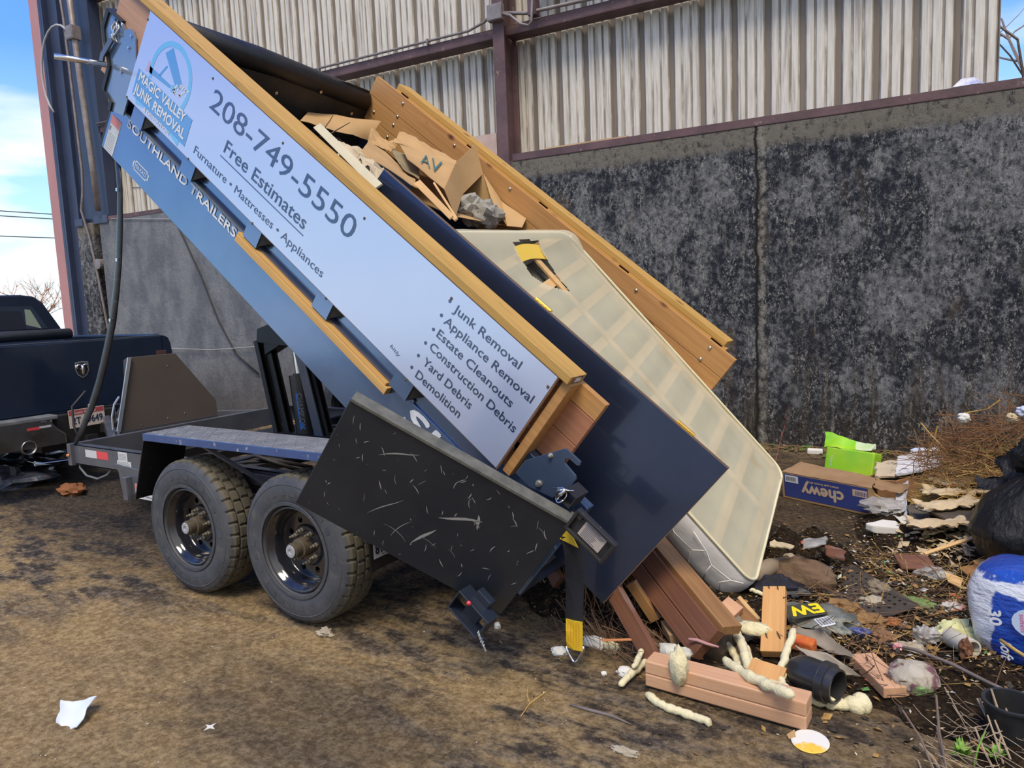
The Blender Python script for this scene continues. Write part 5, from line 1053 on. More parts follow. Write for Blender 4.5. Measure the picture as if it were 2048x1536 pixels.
nails(o, F, [(L_*.95, .02, .02*sgn, .03, 0), (L_*.93, -.02, .02*sgn, .03, 0), (L_*.18, .02, .012*sgn, .035, .012), (L_*.17, -.035, .012*sgn, .035, .015), (L_*.80, -.04, .01*sgn, .0, -.02)])
o, F, L_ = board('lumber_block', Vector((2.503,0.834,0))+Vector((0, .02, .035)), Vector((2.652,0.617,0))+Vector((0, .02, .030)), .105, .045, (0, 0, 1), M_stud, 'short pink pine block with two nails lying at the lower right', 'lumber', bevel=.004)
nails(o, F, [(L_*.12, 0, .015, .05, -.02), (L_*.62, .0, .012, .06, .0)])
# planks sliding out under the slab door
def plank(px0, px1, w, t, up, m, lab, cat='board', group=None): return board('plank', px0, px1, w, t, up, m, lab, cat, group)
U0 = Vector((1.25, 1.14, .43)); L0 = Vector((1.98, .53, .14)); dU = Vector((.035, .055, .055))
plank(L0, U0, .085, .05, (-.55, -.62, .55), M_rust, 'upper red-brown plank sliding out under the slab door', group='planks under the slab door')
plank(L0+Vector((-.055, -.02, -.062)), U0+Vector((-.055, -.02, -.062)), .075, .05, (-.55, -.62, .55), M_rust, 'lower red-brown plank touching the pink studs', group='planks under the slab door')
plank(L0+Vector((.052, .050, .030)), U0+Vector((.045, .052, .032)), .10, .045, (.62, -.35, .70), M_old, 'yellow-brown plank on top of the two red-brown planks', group='planks under the slab door')
plank(Vector((1.737,0.431,0.04)), Vector((1.47,0.602,0.26)), .085, .03, (-.45, -.80, .35), M_rust, 'short red cedar plank left of the sliding planks', group='planks under the slab door')
plank(Vector((1.644,0.714,0.08)), Vector((1.531,0.693,0.25)), .05, .03, (-.3, -.8, .4), M_old, 'narrow brown batten behind the red cedar plank', group='planks under the slab door')
plank(Vector((1.8,0.842,0.06)), Vector((1.579,0.93,0.25)), .09, .04, (-.4, -.8, .4), mat('black_plank', (.012, .010, .010), (.03, .025, .022), scale=6, rough=.8), 'blackened plank under the near edge of the box spring', group='planks under the slab door')
plank(Vector((1.105,0.757,0.15)), Vector((0.95,0.865,0.25)), .08, .03, (-.4, -.8, .4), M_rust, 'red-brown board end hanging behind the black strap', group='planks under the slab door')
o, F, L_ = board('lumber_block', Vector((1.781,0.572,0))+Vector((0, .05, .06)), Vector((1.702,0.673,0))+Vector((0, .05, .07)), .07, .05, (0, -.3, 1), mat('end_grain', (.45, .30, .17), (.34, .21, .11), scale=9, rough=.8), 'small pale block with a stamped label behind the red planks', 'lumber')
o, F, L_ = board('lumber_block', Vector((1.947,0.948,0.06)), Vector((1.868,0.976,0.09)), .12, .04, (0, -.5, 1), M_stud, 'pale pine offcut under the box spring corner', 'lumber')
for i, (q0, q1, w, lab) in enumerate((((2.072,0.908,0.03), (1.901,1.07,0.07), .07, 'broad brown lath beneath the box spring corner'), ((2.047,0.993,0.05), (1.921,1.115,0.09), .02, 'thin yellow lath beneath the box spring corner'), ((2.048,0.823,0.03), (1.92,0.977,0.05), .06, 'grey weathered lath beneath the box spring corner'))):
    board('lath', q0, q1, w, .015, (0, -.6, .8), (M_old, M_slat, mat('weathered_grey_wood', (.30, .28, .23), (.2, .18, .14), scale=6, stretch=(.5, 6, 6), rough=.9))[i], lab, 'board', 'laths under the box spring')
for i, (q0, q1) in enumerate((((1.498,0.433,0), (1.677,0.538,0)), ((1.51,0.409,0), (1.69,0.518,0)))):
    board('orange_lath', Vector(q0)+Vector((0, 0, .07+.012*i)), Vector(q1)+Vector((0, 0, .07+.012*i)), .012, .008, (0, 0, 1), mat('orange_wood_strip', (.62, .25, .10), rough=.7), ('lower thin orange strip left of the pink studs', 'upper thin orange strip left of the pink studs')[i], 'strip', 'thin orange strips')
# --- pale spray-foam strips
M_foam = mat('pale_yellow_foam', (.82, .76, .50), (.74, .68, .44), scale=8, rough=.85, bump=.012, bscale=30, spots=(10, (1, 1, 1), .66, .78, (.50, .46, .32)))
def foam(pts, r, label, seed=0, knob=0):
    P = [Vector(p) for p in pts]; Q = []; rs_ = []
    for i in range(len(P)-1):
        for k in range(6):
            t_ = k/6; p_1 = P[max(i-1, 0)]; p0_ = P[i]; p1_ = P[i+1]; p2_ = P[min(i+2, len(P)-1)]
            q = .5*((2*p0_)+(p1_-p_1)*t_+(2*p_1-5*p0_+4*p1_-p2_)*t_*t_+(3*p0_-3*p1_+p2_-p_1)*t_**3); Q.append(q)
    Q.append(P[-1]); n_ = len(Q)
    for i, q in enumerate(Q):
        e_ = min(1, .45+i*.4, .45+(n_-1-i)*.4); rr = r*.82*e_*(1+.28*noise.noise(Vector((i*.55, seed*3.1, 0)))+.16*noise.noise(Vector((i*1.7, seed, 5))))
        if knob and i > n_-9: rr *= 1+.9*math.sin(math.pi*(i-(n_-9))/9.5)
        rs_.append(rr); Q[i] = q+Vector((noise.noise(Vector((i*.4, seed, 1))), noise.noise(Vector((i*.4, seed, 7))), noise.noise(Vector((i*.5, seed, 9)))))*r*.35
    mb = MB(); mb.tube(Q, rs_, 12, jit=.07); return thing(mb, 'foam_strip', M_foam, label, 'foam strip', 'pale foam strips', smooth=True)
foam([(1.942,1.243,0.09),(1.976,1.245,0.08),(2.014,1.249,0.07)], .013, 'short foam strip between the box spring corner and the standing block')
foam([(1.859,0.971,0.07),(1.932,0.85,0.08),(2.02,0.713,0.09),(2.072,0.615,0.09),(2.099,0.557,0.07),(2.127,0.51,0.04)], .024, 'thick dirty foam strip running down from the box spring corner', 1)
foam([(1.839,0.803,0.05),(1.915,0.751,0.06),(1.989,0.683,0.05),(2.037,0.618,0.04),(2.075,0.554,0.03)], .020, 'curved flat foam strip beside the sliding planks', 2)
foam([(2.039,0.45,0.1),(2.121,0.371,0.115),(2.198,0.305,0.13),(2.288,0.246,0.145),(2.357,0.213,0.15)], .024, 'long thick foam strip crossing over the pink studs', 3)
foam([(2.064,0.711,0.05),(2.12,0.554,0.05),(2.174,0.482,0.05),(2.24,0.428,0.06),(2.282,0.426,0.06)], .017, 'thinner foam strip beside the long thick one', 4)
foam([(2.254,0.734,0.16),(2.253,0.64,0.13),(2.251,0.539,0.1),(2.26,0.461,0.07),(2.289,0.413,0.06),(2.325,0.376,0.06)], .020, 'upright foam strip with a forked tip by the black pipe fitting', 5)
foam([on(p, .022) for p in ((2.315,0.464,0), (2.388,0.471,0), (2.456,0.488,0), (2.513,0.511,0), (2.564,0.55,0))], .026, 'knobbly foam strip ending below the black pipe fitting', 6, knob=1)
foam([(2.109,0.648,0.03),(2.153,0.614,0.03),(2.198,0.591,0.03),(2.236,0.583,0.03)], .016, 'short flat foam strip at the foot of the standing block', 7)
foam([on(p, .03) for p in ((1.683,0.209,0), (1.691,0.302,0), (1.702,0.401,0), (1.716,0.487,0))], .018, 'slanting foam strip at the left end of the pink studs', 8)
foam([(1.704,0.306,0.05),(1.697,0.367,0.06),(1.688,0.434,0.07)], .015, 'shorter foam strip crossing behind the slanting one', 9)
foam([on(p, .016) for p in ((1.794,0.217,0), (1.867,0.175,0), (1.938,0.158,0), (2.018,0.152,0), (2.083,0.14,0))], .019, 'separate foam strip lying in front of the pink studs', 10)
mb = blobmesh((1.912,0.265,0.13), (.042, .03, .075), None, '', .5, 16, 4, 2.2); thing(mb, 'foam_chunk', M_foam, 'torn foam chunk hanging over the pink studs', 'foam chunk', smooth=True)
mb = blobmesh((1.841,0.423,0.1), (.07, .04, .03), None, '', .5, 16, 6, 2.2); thing(mb, 'foam_chunk', mat('dirty_white_foam', (.66, .66, .58), (.5, .48, .38), scale=9, rough=.9), 'dirty white foam chunk behind the one on the pink studs', 'foam chunk', smooth=True)
mb = blobmesh((2.065,0.802,0.09), (.085, .03, .03), None, '', .55, 16, 8, 2.0); thing(mb, 'foam_chunk', M_foam, 'wing shaped foam chunk left of the standing block', 'foam chunk', smooth=True)
# --- black pipe fitting
M_pipe = mat('scuffed_black_pipe', (.018, .019, .021), (.035, .035, .036), scale=9, rough=.35, coat=.2, spots=(7, (1, 1, 1), .56, .76, (.10, .095, .085)))
A0 = Vector((2.328,0.522,0.085)); A1 = Vector((2.465,0.473,0.085)); PFm = Matrix.Translation(A0)@(A1-A0).normalized().to_track_quat('Z', 'Y').to_matrix().to_4x4(); l_ = (A1-A0).length
mb = MB(); mb.lathe([(0, -.05), (.045, -.045), (.066, -.015), (.070, .02), (.070, l_*.55), (.073, l_*.56), (.078, l_*.57), (.078, l_*.80), (.070, l_*.81), (.066, l_), (.058, l_), (.058, .02), (0, .02)], PFm, 36); pf = thing(mb, 'pipe_fitting', M_pipe, 'black plastic pipe fitting lying with its open end to the right', 'pipe fitting', auto=35)
mb = MB(); mb.lathe([(.0785, l_*.60), (.0795, l_*.61), (.0785, l_*.62)], PFm, 36); mb.build('ring', M_pipe, pf)
for i, (c4, lab, am) in enumerate((([(2.184,1.004,0.06),(2.321,0.958,0.08),(2.49,0.805,0.05),(2.248,0.897,0.05)], 'upper grey plastic shell half above the pipe fitting', .02), ([(2.261,0.682,0.1),(2.382,0.706,0.1),(2.519,0.662,0.06),(2.391,0.648,0.06)], 'lower grey shell half with a ragged edge above the pipe fitting', .02))):
    patch(c4, mat('grey_shell', (.34, .30, .24), (.24, .21, .16), scale=6, rough=.7), 'shell_half', lab, 'plastic shell', M=None, n=14, amp=am, edge=.012, ridge=.02, group='grey shells')
mb = MB(); mb.box((-.055, -.03, -.03), (.055, .03, .03)); o = mb.build('sponge', mat('orange_red_sponge', (.50, .06, .02), (.66, .22, .04), scale=14, rough=.9, bump=.006, bscale=40), None, Matrix.Translation((2.267,0.85,0.045))@Matrix.Rotation(R(-12), 4, 'Z')@Matrix.Rotation(R(8), 4, 'X'), bevel=.012); tag(o, 'orange-red sponge block behind the forked foam strip', 'sponge')
# --- printed black bag
c4 = [(2.142,1.212,0.07),(2.263,1.306,0.07),(2.431,1.084,0.07),(2.228,0.911,0.07)]
c4 = [(2.112,1.42,0.007),(2.224,1.4,0.018),(2.404,1.1,0.029),(2.183,1.12,-0.028)]
bag = blobmesh((2.302,1.136,0.05), (.16, .12, .055), None, '', .35, 26, 12, 1.8); bag = thing(bag, 'printed_bag', mat('crumpled_grey_foil', (.10, .11, .10), (.22, .23, .21), scale=10, rough=.35, bump=.012, bscale=9, spots=(8, (1, 1, 1), .58, .66, (.01, .05, .03)), spots2=(12, (1, 1, 1), .64, .70, (.50, .50, .48))), 'crumpled black and grey bag with yellow letters behind the standing block', 'plastic bag', auto=40)
TFb = frame((2.274,1.131,0.125), Vector((2.167,1.039,0.12))-Vector((2.274,1.131,0.125)), Vector((2.289,0.995,0.1))-Vector((2.274,1.131,0.125)))
if (TFb.to_3x3()@Vector((0, 0, 1))).dot(cam.matrix_world.translation-TFb.translation) < 0: TFb = TFb@Matrix.Scale(-1, 4, (0, 0, 1)) if False else TFb@Matrix.Rotation(math.pi, 4, 'X')@Matrix.Translation((0, -.07, 0))
mb = MB(); mb.box((-.01, -.012, -.004), (.165, .085, -.001), TFb); mb.build('bag_panel', mat('olive_black', (.05, .055, .04), rough=.3), bag, bevel=.01)
text('EW', TFb@Matrix.Translation((.0, .005, 0)), .15, .065, mat('yellow_print', (.85, .68, .02), rough=.3), bag, bold=.004)
TF2 = frame((2.367,0.975,0.125), Vector((2.264,0.878,0.115))-Vector((2.367,0.975,0.125)), Vector((2.38,0.896,0.11))-Vector((2.367,0.975,0.125)))
if (TF2.to_3x3()@Vector((0, 0, 1))).dot(cam.matrix_world.translation-TF2.translation) < 0: TF2 = TF2@Matrix.Rotation(math.pi, 4, 'X')
mb = MB(); mb.box((0, -.03, -.002), (.07, .03, 0), TF2)
bc = mb.build('barcode_patch', M_white, bag); mb = MB()
for k in range(14): mb.box((.004+k*.0046, -.025, .0003), (.004+k*.0046+.0015+.0015*(k % 3 == 0), .022, .0008), TF2)
mb.build('barcode', M_blk, bag)
# --- blue and tan shipping box, lying on its side
b0_ = Vector(on((1.653,3.369,0))); b1_ = Vector(on((2.236,3.141,0))); hz = .205
CX = (b1_-b0_); CX.z = 0; cl = CX.length+.08; CF = frame(b0_+Vector((0, 0, .005)), CX, (-CX.y, CX.x, 0))@Matrix.Rotation(R(6), 4, 'X')       # x along the face, y back, z up
M_chew = mat('blue_print_card', (.030, .050, .22), (.04, .06, .25), scale=4, rough=.7, spots=(20, (1, 1, 1), .68, .72, (.18, .18, .25)))
bx_ = empty('shipping_box', b0_, 'flattened blue and tan shipping box with upside-down printing by the wall', 'box')
def cfb(a, b, nm, m, par=None, **k): mb = MB(); mb.box(a, b, CF); return mb.build(nm, m, par or bx_, **k)
cfb((0, 0, 0), (cl, .005, hz), 'box_front', M_card); cfb((0, .20, 0), (cl*.9, .205, hz), 'box_back', M_card); cfb((0, 0, 0), (cl, .2, .005), 'box_bottom', M_card)
cfb((0, 0, 0), (.005, .2, hz), 'box_end', M_card)
M_cardd = mat('dirty_cardboard', (.34, .215, .115), (.27, .165, .085), scale=6, rough=.9)
patch([(.04, .20, hz+.03), (cl*.90, .19, hz+.01), (cl, 0, hz), (0, 0, hz)], M_cardd, 'top_flap', parent=bx_, M=CF, amp=.012, n=10, edge=.008)
patch([(cl*.86, .24, hz+.0), (cl+.14, .24, hz-.03), (cl+.12, .14, hz-.06), (cl, .02, hz)], M_cardd, 'torn_flap', parent=bx_, M=CF, amp=.03, n=10, edge=.015)
patch([(cl-.0, 0, hz), (cl+.06, .02, hz*.7), (cl+.05, .03, .02), (cl-.02, 0, 0)], M_card, 'torn_end', parent=bx_, M=CF, amp=.04, n=10, edge=.015)
fp = cfb((.02, -.0015, .018), (cl-.03, 0, hz-.006), 'printed_panel', M_chew)
TX = CF@frame((cl*.80, -.002, hz*.60), (-1, 0, 0), (0, 0, -1))@Matrix.Scale(1, 4)
M_cardtxt = mat('tan_print', (.62, .47, .33), rough=.8)
CT = CF@frame((cl*.70, -.0018, hz*.66), (-1, 0, 0), (0, 0, -1))
text('chewy', CT@Matrix.Translation((0, 0, 0)), cl*.46, .085, M_cardtxt, fp, bold=.005)
text('where pet lovers shop', CF@frame((cl*.66, -.0018, hz*.83), (-1, 0, 0), (0, 0, -1)), cl*.36, .016, M_cardtxt, fp, bold=.0008)
cfb((.03, -.0025, hz*.66), (.14, -.0015, hz*.93), 'shipping_label', M_white, fp)
cfb((cl*.80, -.0025, hz*.62), (cl*.95, -.0015, hz*.86), 'barcode_patch', M_cardtxt, fp)
for x_, m_, n_, z_ in ((.04, M_blk, 12, .72), (cl*.83, M_chew, 12, .66)):
    mb = MB()
    for k in range(n_): mb.box((x_+k*.007, -.0032, hz*z_), (x_+k*.007+.0025+.0015*(k % 3 == 0), -.0025, hz*(z_+.15)), CF)
    mb.build('barcode', m_, fp)
# green carton behind it
g0 = Vector(on((1.806,4.065,0))); g1 = Vector(on((2.195,3.929,0))); GXv = (g1-g0); GFm = frame(g0+Vector((0, .15, .02)), GXv, (-GXv.y, GXv.x, 0))@Matrix.Rotation(R(-14), 4, 'X'); gl = GXv.length
M_green = mat('lime_green_card', (.22, .62, .02), (.48, .72, .04), scale=3, rough=.3, coat=.3)
mb = MB(); mb.box((0, 0, .0), (gl, .14, .23), GFm); gb = thing(mb, 'green_carton', M_green, 'crushed lime green carton behind the shipping box', 'box', bevel=.012)
patch([(-.07, .10, .34), (.20, .08, .32), (.24, .0, .235), (-.02, 0, .23)], M_green, 'torn_flap', parent=gb, M=GFm, amp=.03, n=10, edge=.012)
patch([(.10, .17, .31), (.34, .16, .30), (.34, .1, .235), (.10, .1, .235)], mat('green_white_flap', (.5, .7, .3), (.7, .75, .6), scale=8, rough=.5), 'end_flap', parent=gb, M=GFm, amp=.02, n=8, edge=.01)
text('natural', GFm@frame((.05, -.001, .16), (0, 0, -1), (1, 0, 0)), .09, .02, M_white, gb)
# boards, drawer, papers by the brush
dr0 = Vector(on((2.437,3.549,0))); dr1 = Vector(on((2.706,4.099,0))); DXv = dr1-dr0; DXv.z = 0; DFm = frame(dr0+Vector((0, 0, .0)), DXv, (-DXv.y, DXv.x, 0))@Matrix.Rotation(R(-8), 4, 'X'); dl = DXv.length
M_drawer = wood('varnished_drawer_wood', (.46, .24, .10), (.34, .17, .07))
drw = empty('wooden_drawer', dr0, 'varnished wooden drawer lying right of the shipping box', 'drawer')
for a_, b_, nm in (((0, 0, 0), (dl, .018, .17), 'drawer_side'), ((0, .30, 0), (dl, .318, .17), 'drawer_side'), ((0, .018, 0), (.018, .30, .17), 'drawer_end'), ((dl-.018, .018, 0), (dl, .30, .17), 'drawer_end'), ((.018, .018, .15), (dl-.018, .30, .158), 'drawer_bottom')):
    mb = MB(); mb.box(a_, b_); mb.build(nm, M_drawer if nm != 'drawer_bottom' else mat('dirty_ply', (.22, .15, .10), (.12, .085, .06), scale=9, rough=.9), drw, DFm, bevel=.003)
M_peel = mat('peeling_white_paint', (.72, .72, .74), (.60, .60, .60), scale=6, rough=.7, spots=(12, (1, 4, 1), .56, .62, (.05, .045, .04)))
patch([(2.379,4.16,0.2),(2.652,4.54,0.22),(2.707,3.917,0.2),(2.41,3.594,0.18)], M_peel, 'painted_board', 'white board with peeling paint lying on the wooden drawer', 'board', M=None, n=10, amp=.012, t=.015, edge=.01)
patch([(2.24,3.955,0.17),(2.415,4.162,0.19),(2.456,3.69,0.17),(2.265,3.58,0.15)], mat('cream_peeling_board', (.60, .50, .34), (.50, .42, .30), scale=6, rough=.8, spots=(12, (1, 1, 1), .60, .66, (.05, .045, .04))), 'broken_board', 'broken cream board with a jagged edge left of the white peeling board', 'board', M=None, n=10, amp=.01, t=.015, edge=.02)
patch([(2.452,4.356,0.22),(2.551,4.544,0.22),(2.599,4.449,0.2),(2.466,4.254,0.2)], mat('pale_blue_plastic', (.50, .56, .72), rough=.5), 'plastic_scrap', 'pale blue plastic piece behind the white peeling board', 'plastic scrap', M=None, n=8, amp=.02)
patch([on(p, h_) for p, h_ in (((2.424,3.374,0), .14), ((2.495,3.503,0), .16), ((2.531,2.839,0), .02), ((2.504,2.738,0), .02))], mat('white_paper', (.76, .78, .82), rough=.8), 'torn_paper', 'bent white paper standing right of the shipping box', 'paper', M=None, n=10, amp=.03, edge=.015)
patch([on(p, h_) for p, h_ in (((2.357,3.17,0), .06), ((2.386,3.262,0), .07), ((2.551,2.803,0), .03), ((2.524,2.693,0), .02))], mat('cream_paper', (.70, .68, .58), rough=.8), 'torn_paper', 'long cream paper strip lying on the clear plastic', 'paper', M=None, n=10, amp=.03, edge=.01)
M_clear = mat('clear_plastic', (.45, .43, .42), (.6, .6, .58), scale=10, rough=.2, bump=.01, bscale=12, alpha=.6, spec=.8)
def crump(c, r, m, name, label, cat, seed, jit=.45, group=None, seg=20): mb = blobmesh((c[0], c[1], c[2]+r[2]*.6), r, None, '', jit, seg, seed, 2.2); return thing(mb, name, m, label, cat, group, auto=30)
crump(on((2.377,3.027,0)), (.14, .13, .05), M_clear, 'clear_bag', 'crumpled clear plastic bag beside the end of the shipping box', 'plastic bag', 31)
crump(on((2.631,2.885,0)), (.05, .05, .02), M_clear, 'clear_plastic_piece', 'small clear plastic piece on the grey board', 'plastic scrap', 32)
crump(on((2.683,3.292,0)), (.05, .04, .03), mat('white_foam', (.74, .73, .68), rough=.9), 'foam_piece', 'white foam piece at the foot of the brush pile', 'foam chunk', 33)
q = on((2.418,2.59,0)); mb = MB(); mb.prism([(q[0]-.10, q[1]-.02, q[2]), (q[0]-.05, q[1]-.06, q[2]), (q[0]+.09, q[1]-.05, q[2]), (q[0]+.10, q[1]+.01, q[2]), (q[0]+.07, q[1]+.10, q[2]), (q[0]-.02, q[1]+.10, q[2]), (q[0]-.05, q[1]+.04, q[2])], (0, 0, .05)); thing(mb, 'foam_slab', mat('white_foam', (.74, .73, .68)), 'white foam slab lying alone on the bare dirt', 'foam chunk', bevel=.012)
# litter along the foot of the wall
for i, (q, w_, lab, m_) in enumerate((((1.878,5.462,0), .26, 'long white foam strip at the foot of the wall', 'white_foam'), ((1.597,5.05,0), .14, 'small white carton at the foot of the wall', 'white_foam'), ((2.047,5.449,0), .08, 'tiny white foam bit at the foot of the wall', 'white_foam'))):
    mb = MB(); mb.box((-w_/2, -.04, 0), (w_/2, .04, .05)); o = mb.build('foam_piece', MATS[m_], None, Matrix.Translation(on(q))@Matrix.Rotation(R(8*i), 4, 'Z'), bevel=.01); tag(o, lab, 'foam chunk', 'white pieces along the wall')
def scatter(name, m, label, cat, n, area, size, seed=1, flat=.25, zfn=None, leaf=True):
    rr = random.Random(seed); mb = MB()
    for k in range(n):
        x_, y_ = area(rr); s_ = rr.uniform(*size); z_ = max(ground_z(x_, y_), gz(x_, y_))+.002; a_ = rr.uniform(0, 6.28); tx, ty = rr.uniform(-.5, .5), rr.uniform(-.5, .5)
        M_ = Matrix.Translation((x_, y_, z_+s_*.25))@Matrix.Rotation(a_, 4, 'Z')@Matrix.Rotation(tx, 4, 'X')@Matrix.Rotation(ty, 4, 'Y'); w_ = s_*rr.uniform(.3, .8)
        P = [(-s_, 0, 0), (0, -w_, s_*flat*.3), (s_, 0, 0), (0, w_, s_*flat*.3), (0, 0, s_*flat+.001), (0, 0, -s_*flat*.5)]
        mb.add([M_@Vector(p) for p in P], [(0, 1, 4), (1, 2, 4), (2, 3, 4), (3, 0, 4), (1, 0, 5), (2, 1, 5), (3, 2, 5), (0, 3, 5)])
    return tag(mb.build(name, m), label, cat, kind='stuff')
def wallfoot(rr):
    t_ = rr.uniform(.3, 5.2); p = WALL@Vector((t_, -abs(rr.gauss(0, .20))-.06, 0)); return p.x, p.y
def pile(cx_, cy_, sx, sy): return lambda rr: (rr.gauss(cx_, sx), rr.gauss(cy_, sy))
M_leafb = mat('brown_leaf', (.07, .042, .02), (.26, .17, .07), scale=30, rough=.9); M_leafg = mat('green_leaf', (.05, .11, .02), (.12, .18, .03), scale=30, rough=.8); M_chip = mat('pale_chip', (.62, .52, .34), (.48, .38, .22), scale=30, rough=.9); M_white2 = mat('white_fleck', (.70, .70, .66), rough=.8)
scatter('leaf_litter', M_leafb, 'brown leaf litter along the foot of the wall', 'leaves', 900, wallfoot, (.012, .035), 2)
scatter('green_leaf_litter', M_leafg, 'small green weeds and leaves along the foot of the wall', 'leaves', 180, wallfoot, (.015, .045), 3)
scatter('wood_chips', M_chip, 'pale chips scattered over the soil on the right', 'chips', 900, pile(2.75, 1.9, .42, .75), (.003, .014), 4)
scatter('leaf_litter', M_leafb, 'brown leaf litter scattered through the rubbish on the right', 'leaves', 2600, pile(2.6, 1.6, .5, .65), (.004, .014), 5)
scatter('leaf_litter', M_leafb, 'brown leaf litter heaped under the slab door', 'leaves', 900, pile(1.35, .85, .25, .25), (.003, .012), 6)
scatter('dark_debris', mat('dark_debris', (.02, .017, .014), (.06, .05, .04), scale=20, rough=.9), 'dark earthy crumbs through the rubbish on the right', 'debris', 2400, pile(2.4, 1.6, .45, .6), (.004, .020), 7)
scatter('white_flecks', M_white2, 'tiny white flecks scattered over the dirt floor', 'flecks', 260, lambda rr: (rr.uniform(-2.2, 3.2), rr.uniform(-1.3, 2.6)), (.002, .006), 8)
scatter('leaf_litter', M_leafb, 'brown crumbs scattered over the foreground dirt', 'debris', 500, lambda rr: (rr.gauss(1.7, .8), rr.gauss(-.1, .45)), (.002, .006), 9)
for nm_, m_, lab_s, k_ in (('plastic_bits', mat('white_bits', (.62, .62, .58), (.40, .42, .45), scale=30, rough=.5), 'small white and grey plastic bits mixed into the rubbish on the right', 90), ('coloured_bits', mat('coloured_bits', (.42, .10, .04), (.10, .26, .07), scale=6, lo=.48, hi=.52, rough=.5), 'small red and green bits mixed into the rubbish on the right', 60), ('ochre_bits', mat('ochre_bits', (.42, .26, .08), (.26, .14, .05), scale=20, rough=.9), 'ochre leaf and wood bits mixed into the rubbish on the right', 420)):
    scatter(nm_, m_, lab_s, 'bits', k_, pile(2.65, 1.45, .35, .5), (.008, .026), 30+k_)
# --- brush pile
def twigs(name, m, label, n, c, r, length, rad, seed, dirs=None, curv=.5):
    rr = random.Random(seed); mb = MB()
    for k in range(n):
        a_ = rr.uniform(0, 6.28); q = rr.random()**.5; x_ = c[0]+r[0]*q*math.cos(a_); y_ = c[1]+r[1]*q*math.sin(a_); z_ = c[2]+r[2]*rr.random()*(1-q*q*.8)
        d = Vector((rr.gauss(0, 1), rr.gauss(0, .7), rr.gauss(.1, .45))) if dirs is None else Vector(dirs)+Vector((rr.gauss(0, .35), rr.gauss(0, .35), rr.gauss(0, .3)))
        d.normalize(); l_ = rr.uniform(*length); p = Vector((x_, y_, z_))-d*l_/2; pts = []
        for i in range(5):
            pts.append(Vector((p.x, p.y, max(p.z, .01)))); d = (d+Vector((rr.gauss(0, curv*.3), rr.gauss(0, curv*.3), rr.gauss(-.03, curv*.2)))).normalized(); p = p+d*l_/4
        r_ = rr.uniform(*rad); mb.tube(pts, [r_, r_*.9, r_*.8, r_*.65, r_*.5], 4, cap=False)
    return tag(mb.build(name, m), label, 'brush', kind='stuff')
M_straw = mat('straw_stem', (.60, .41, .13), (.40, .25, .07), scale=10, rough=.9); M_rbrown = mat('red_brown_stem', (.17, .08, .035), (.26, .14, .06), scale=10, rough=.9); M_gstem = mat('green_stalk', (.10, .13, .035), (.16, .16, .05), scale=10, rough=.9)
twigs('brush_pile', M_rbrown, 'reddish brown branches on top of the brush pile by the wall', 1300, (3.20, 3.28, .34), (.60, .45, .48), (.18, .55), (.001, .003), 1)
twigs('brush_pile', M_straw, 'straw coloured stems of the brush pile by the wall', 1900, (3.08, 3.12, .06), (.50, .45, .52), (.10, .38), (.001, .0026), 2)
twigs('brush_pile', M_gstem, 'green stems in the middle of the brush pile by the wall', 420, (3.08, 3.2, .15), (.4, .4, .45), (.12, .4), (.001, .0026), 3)
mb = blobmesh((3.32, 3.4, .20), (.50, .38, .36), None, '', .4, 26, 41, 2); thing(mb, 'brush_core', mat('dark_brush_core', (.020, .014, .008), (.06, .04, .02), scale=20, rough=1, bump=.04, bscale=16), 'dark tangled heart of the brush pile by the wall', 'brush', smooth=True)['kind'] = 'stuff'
for i, pts in enumerate(([(2.579,3.3,0.638),(2.634,3.3,0.565),(2.696,3.25,0.509),(2.787,3.2,0.399)], [(2.677,3.3,0.623),(2.659,3.3,0.524),(2.625,3.3,0.452),(2.624,3.3,0.364)], [(3.029,3.4,0.802),(2.961,3.4,0.738),(2.834,3.4,0.705)])):
    mb = MB(); mb.tube(pts, [.006, .005, .005, .004][:len(pts)], 6); thing(mb, 'branch', M_straw, ('thick pale stem poking left out of the brush pile', 'curved pale stem hanging from the brush pile', 'thin branch reaching up from the top of the brush pile')[i], 'branch', 'loose brush stems')
for i, (q, lab) in enumerate((((2.83,3.1,0.722), 'pale scrap of paper on the left top of the brush pile'), ((3.088,3.1,0.735), 'brown-white scrap on the right top of the brush pile'), ((3.138,3.1,0.779), 'pale blue scrap at the far right top of the brush pile'))):
    crump((q[0], q[1], q[2]-.02), (.035, .03, .03), (M_white2, M_chip, MATS['pale_blue_plastic'])[i], 'paper_scrap', lab, 'paper', 50+i)
twigs('twig_litter', M_twig, 'thin dark twigs strewn over the soil heap on the right', 420, (2.6, 1.45, .03), (.62, .85, .07), (.08, .35), (.001, .0028), 15)
twigs('twig_litter', M_straw, 'thin straw stems strewn over the soil heap on the right', 260, (2.7, 1.6, .03), (.6, .85, .06), (.06, .28), (.0008, .002), 16)
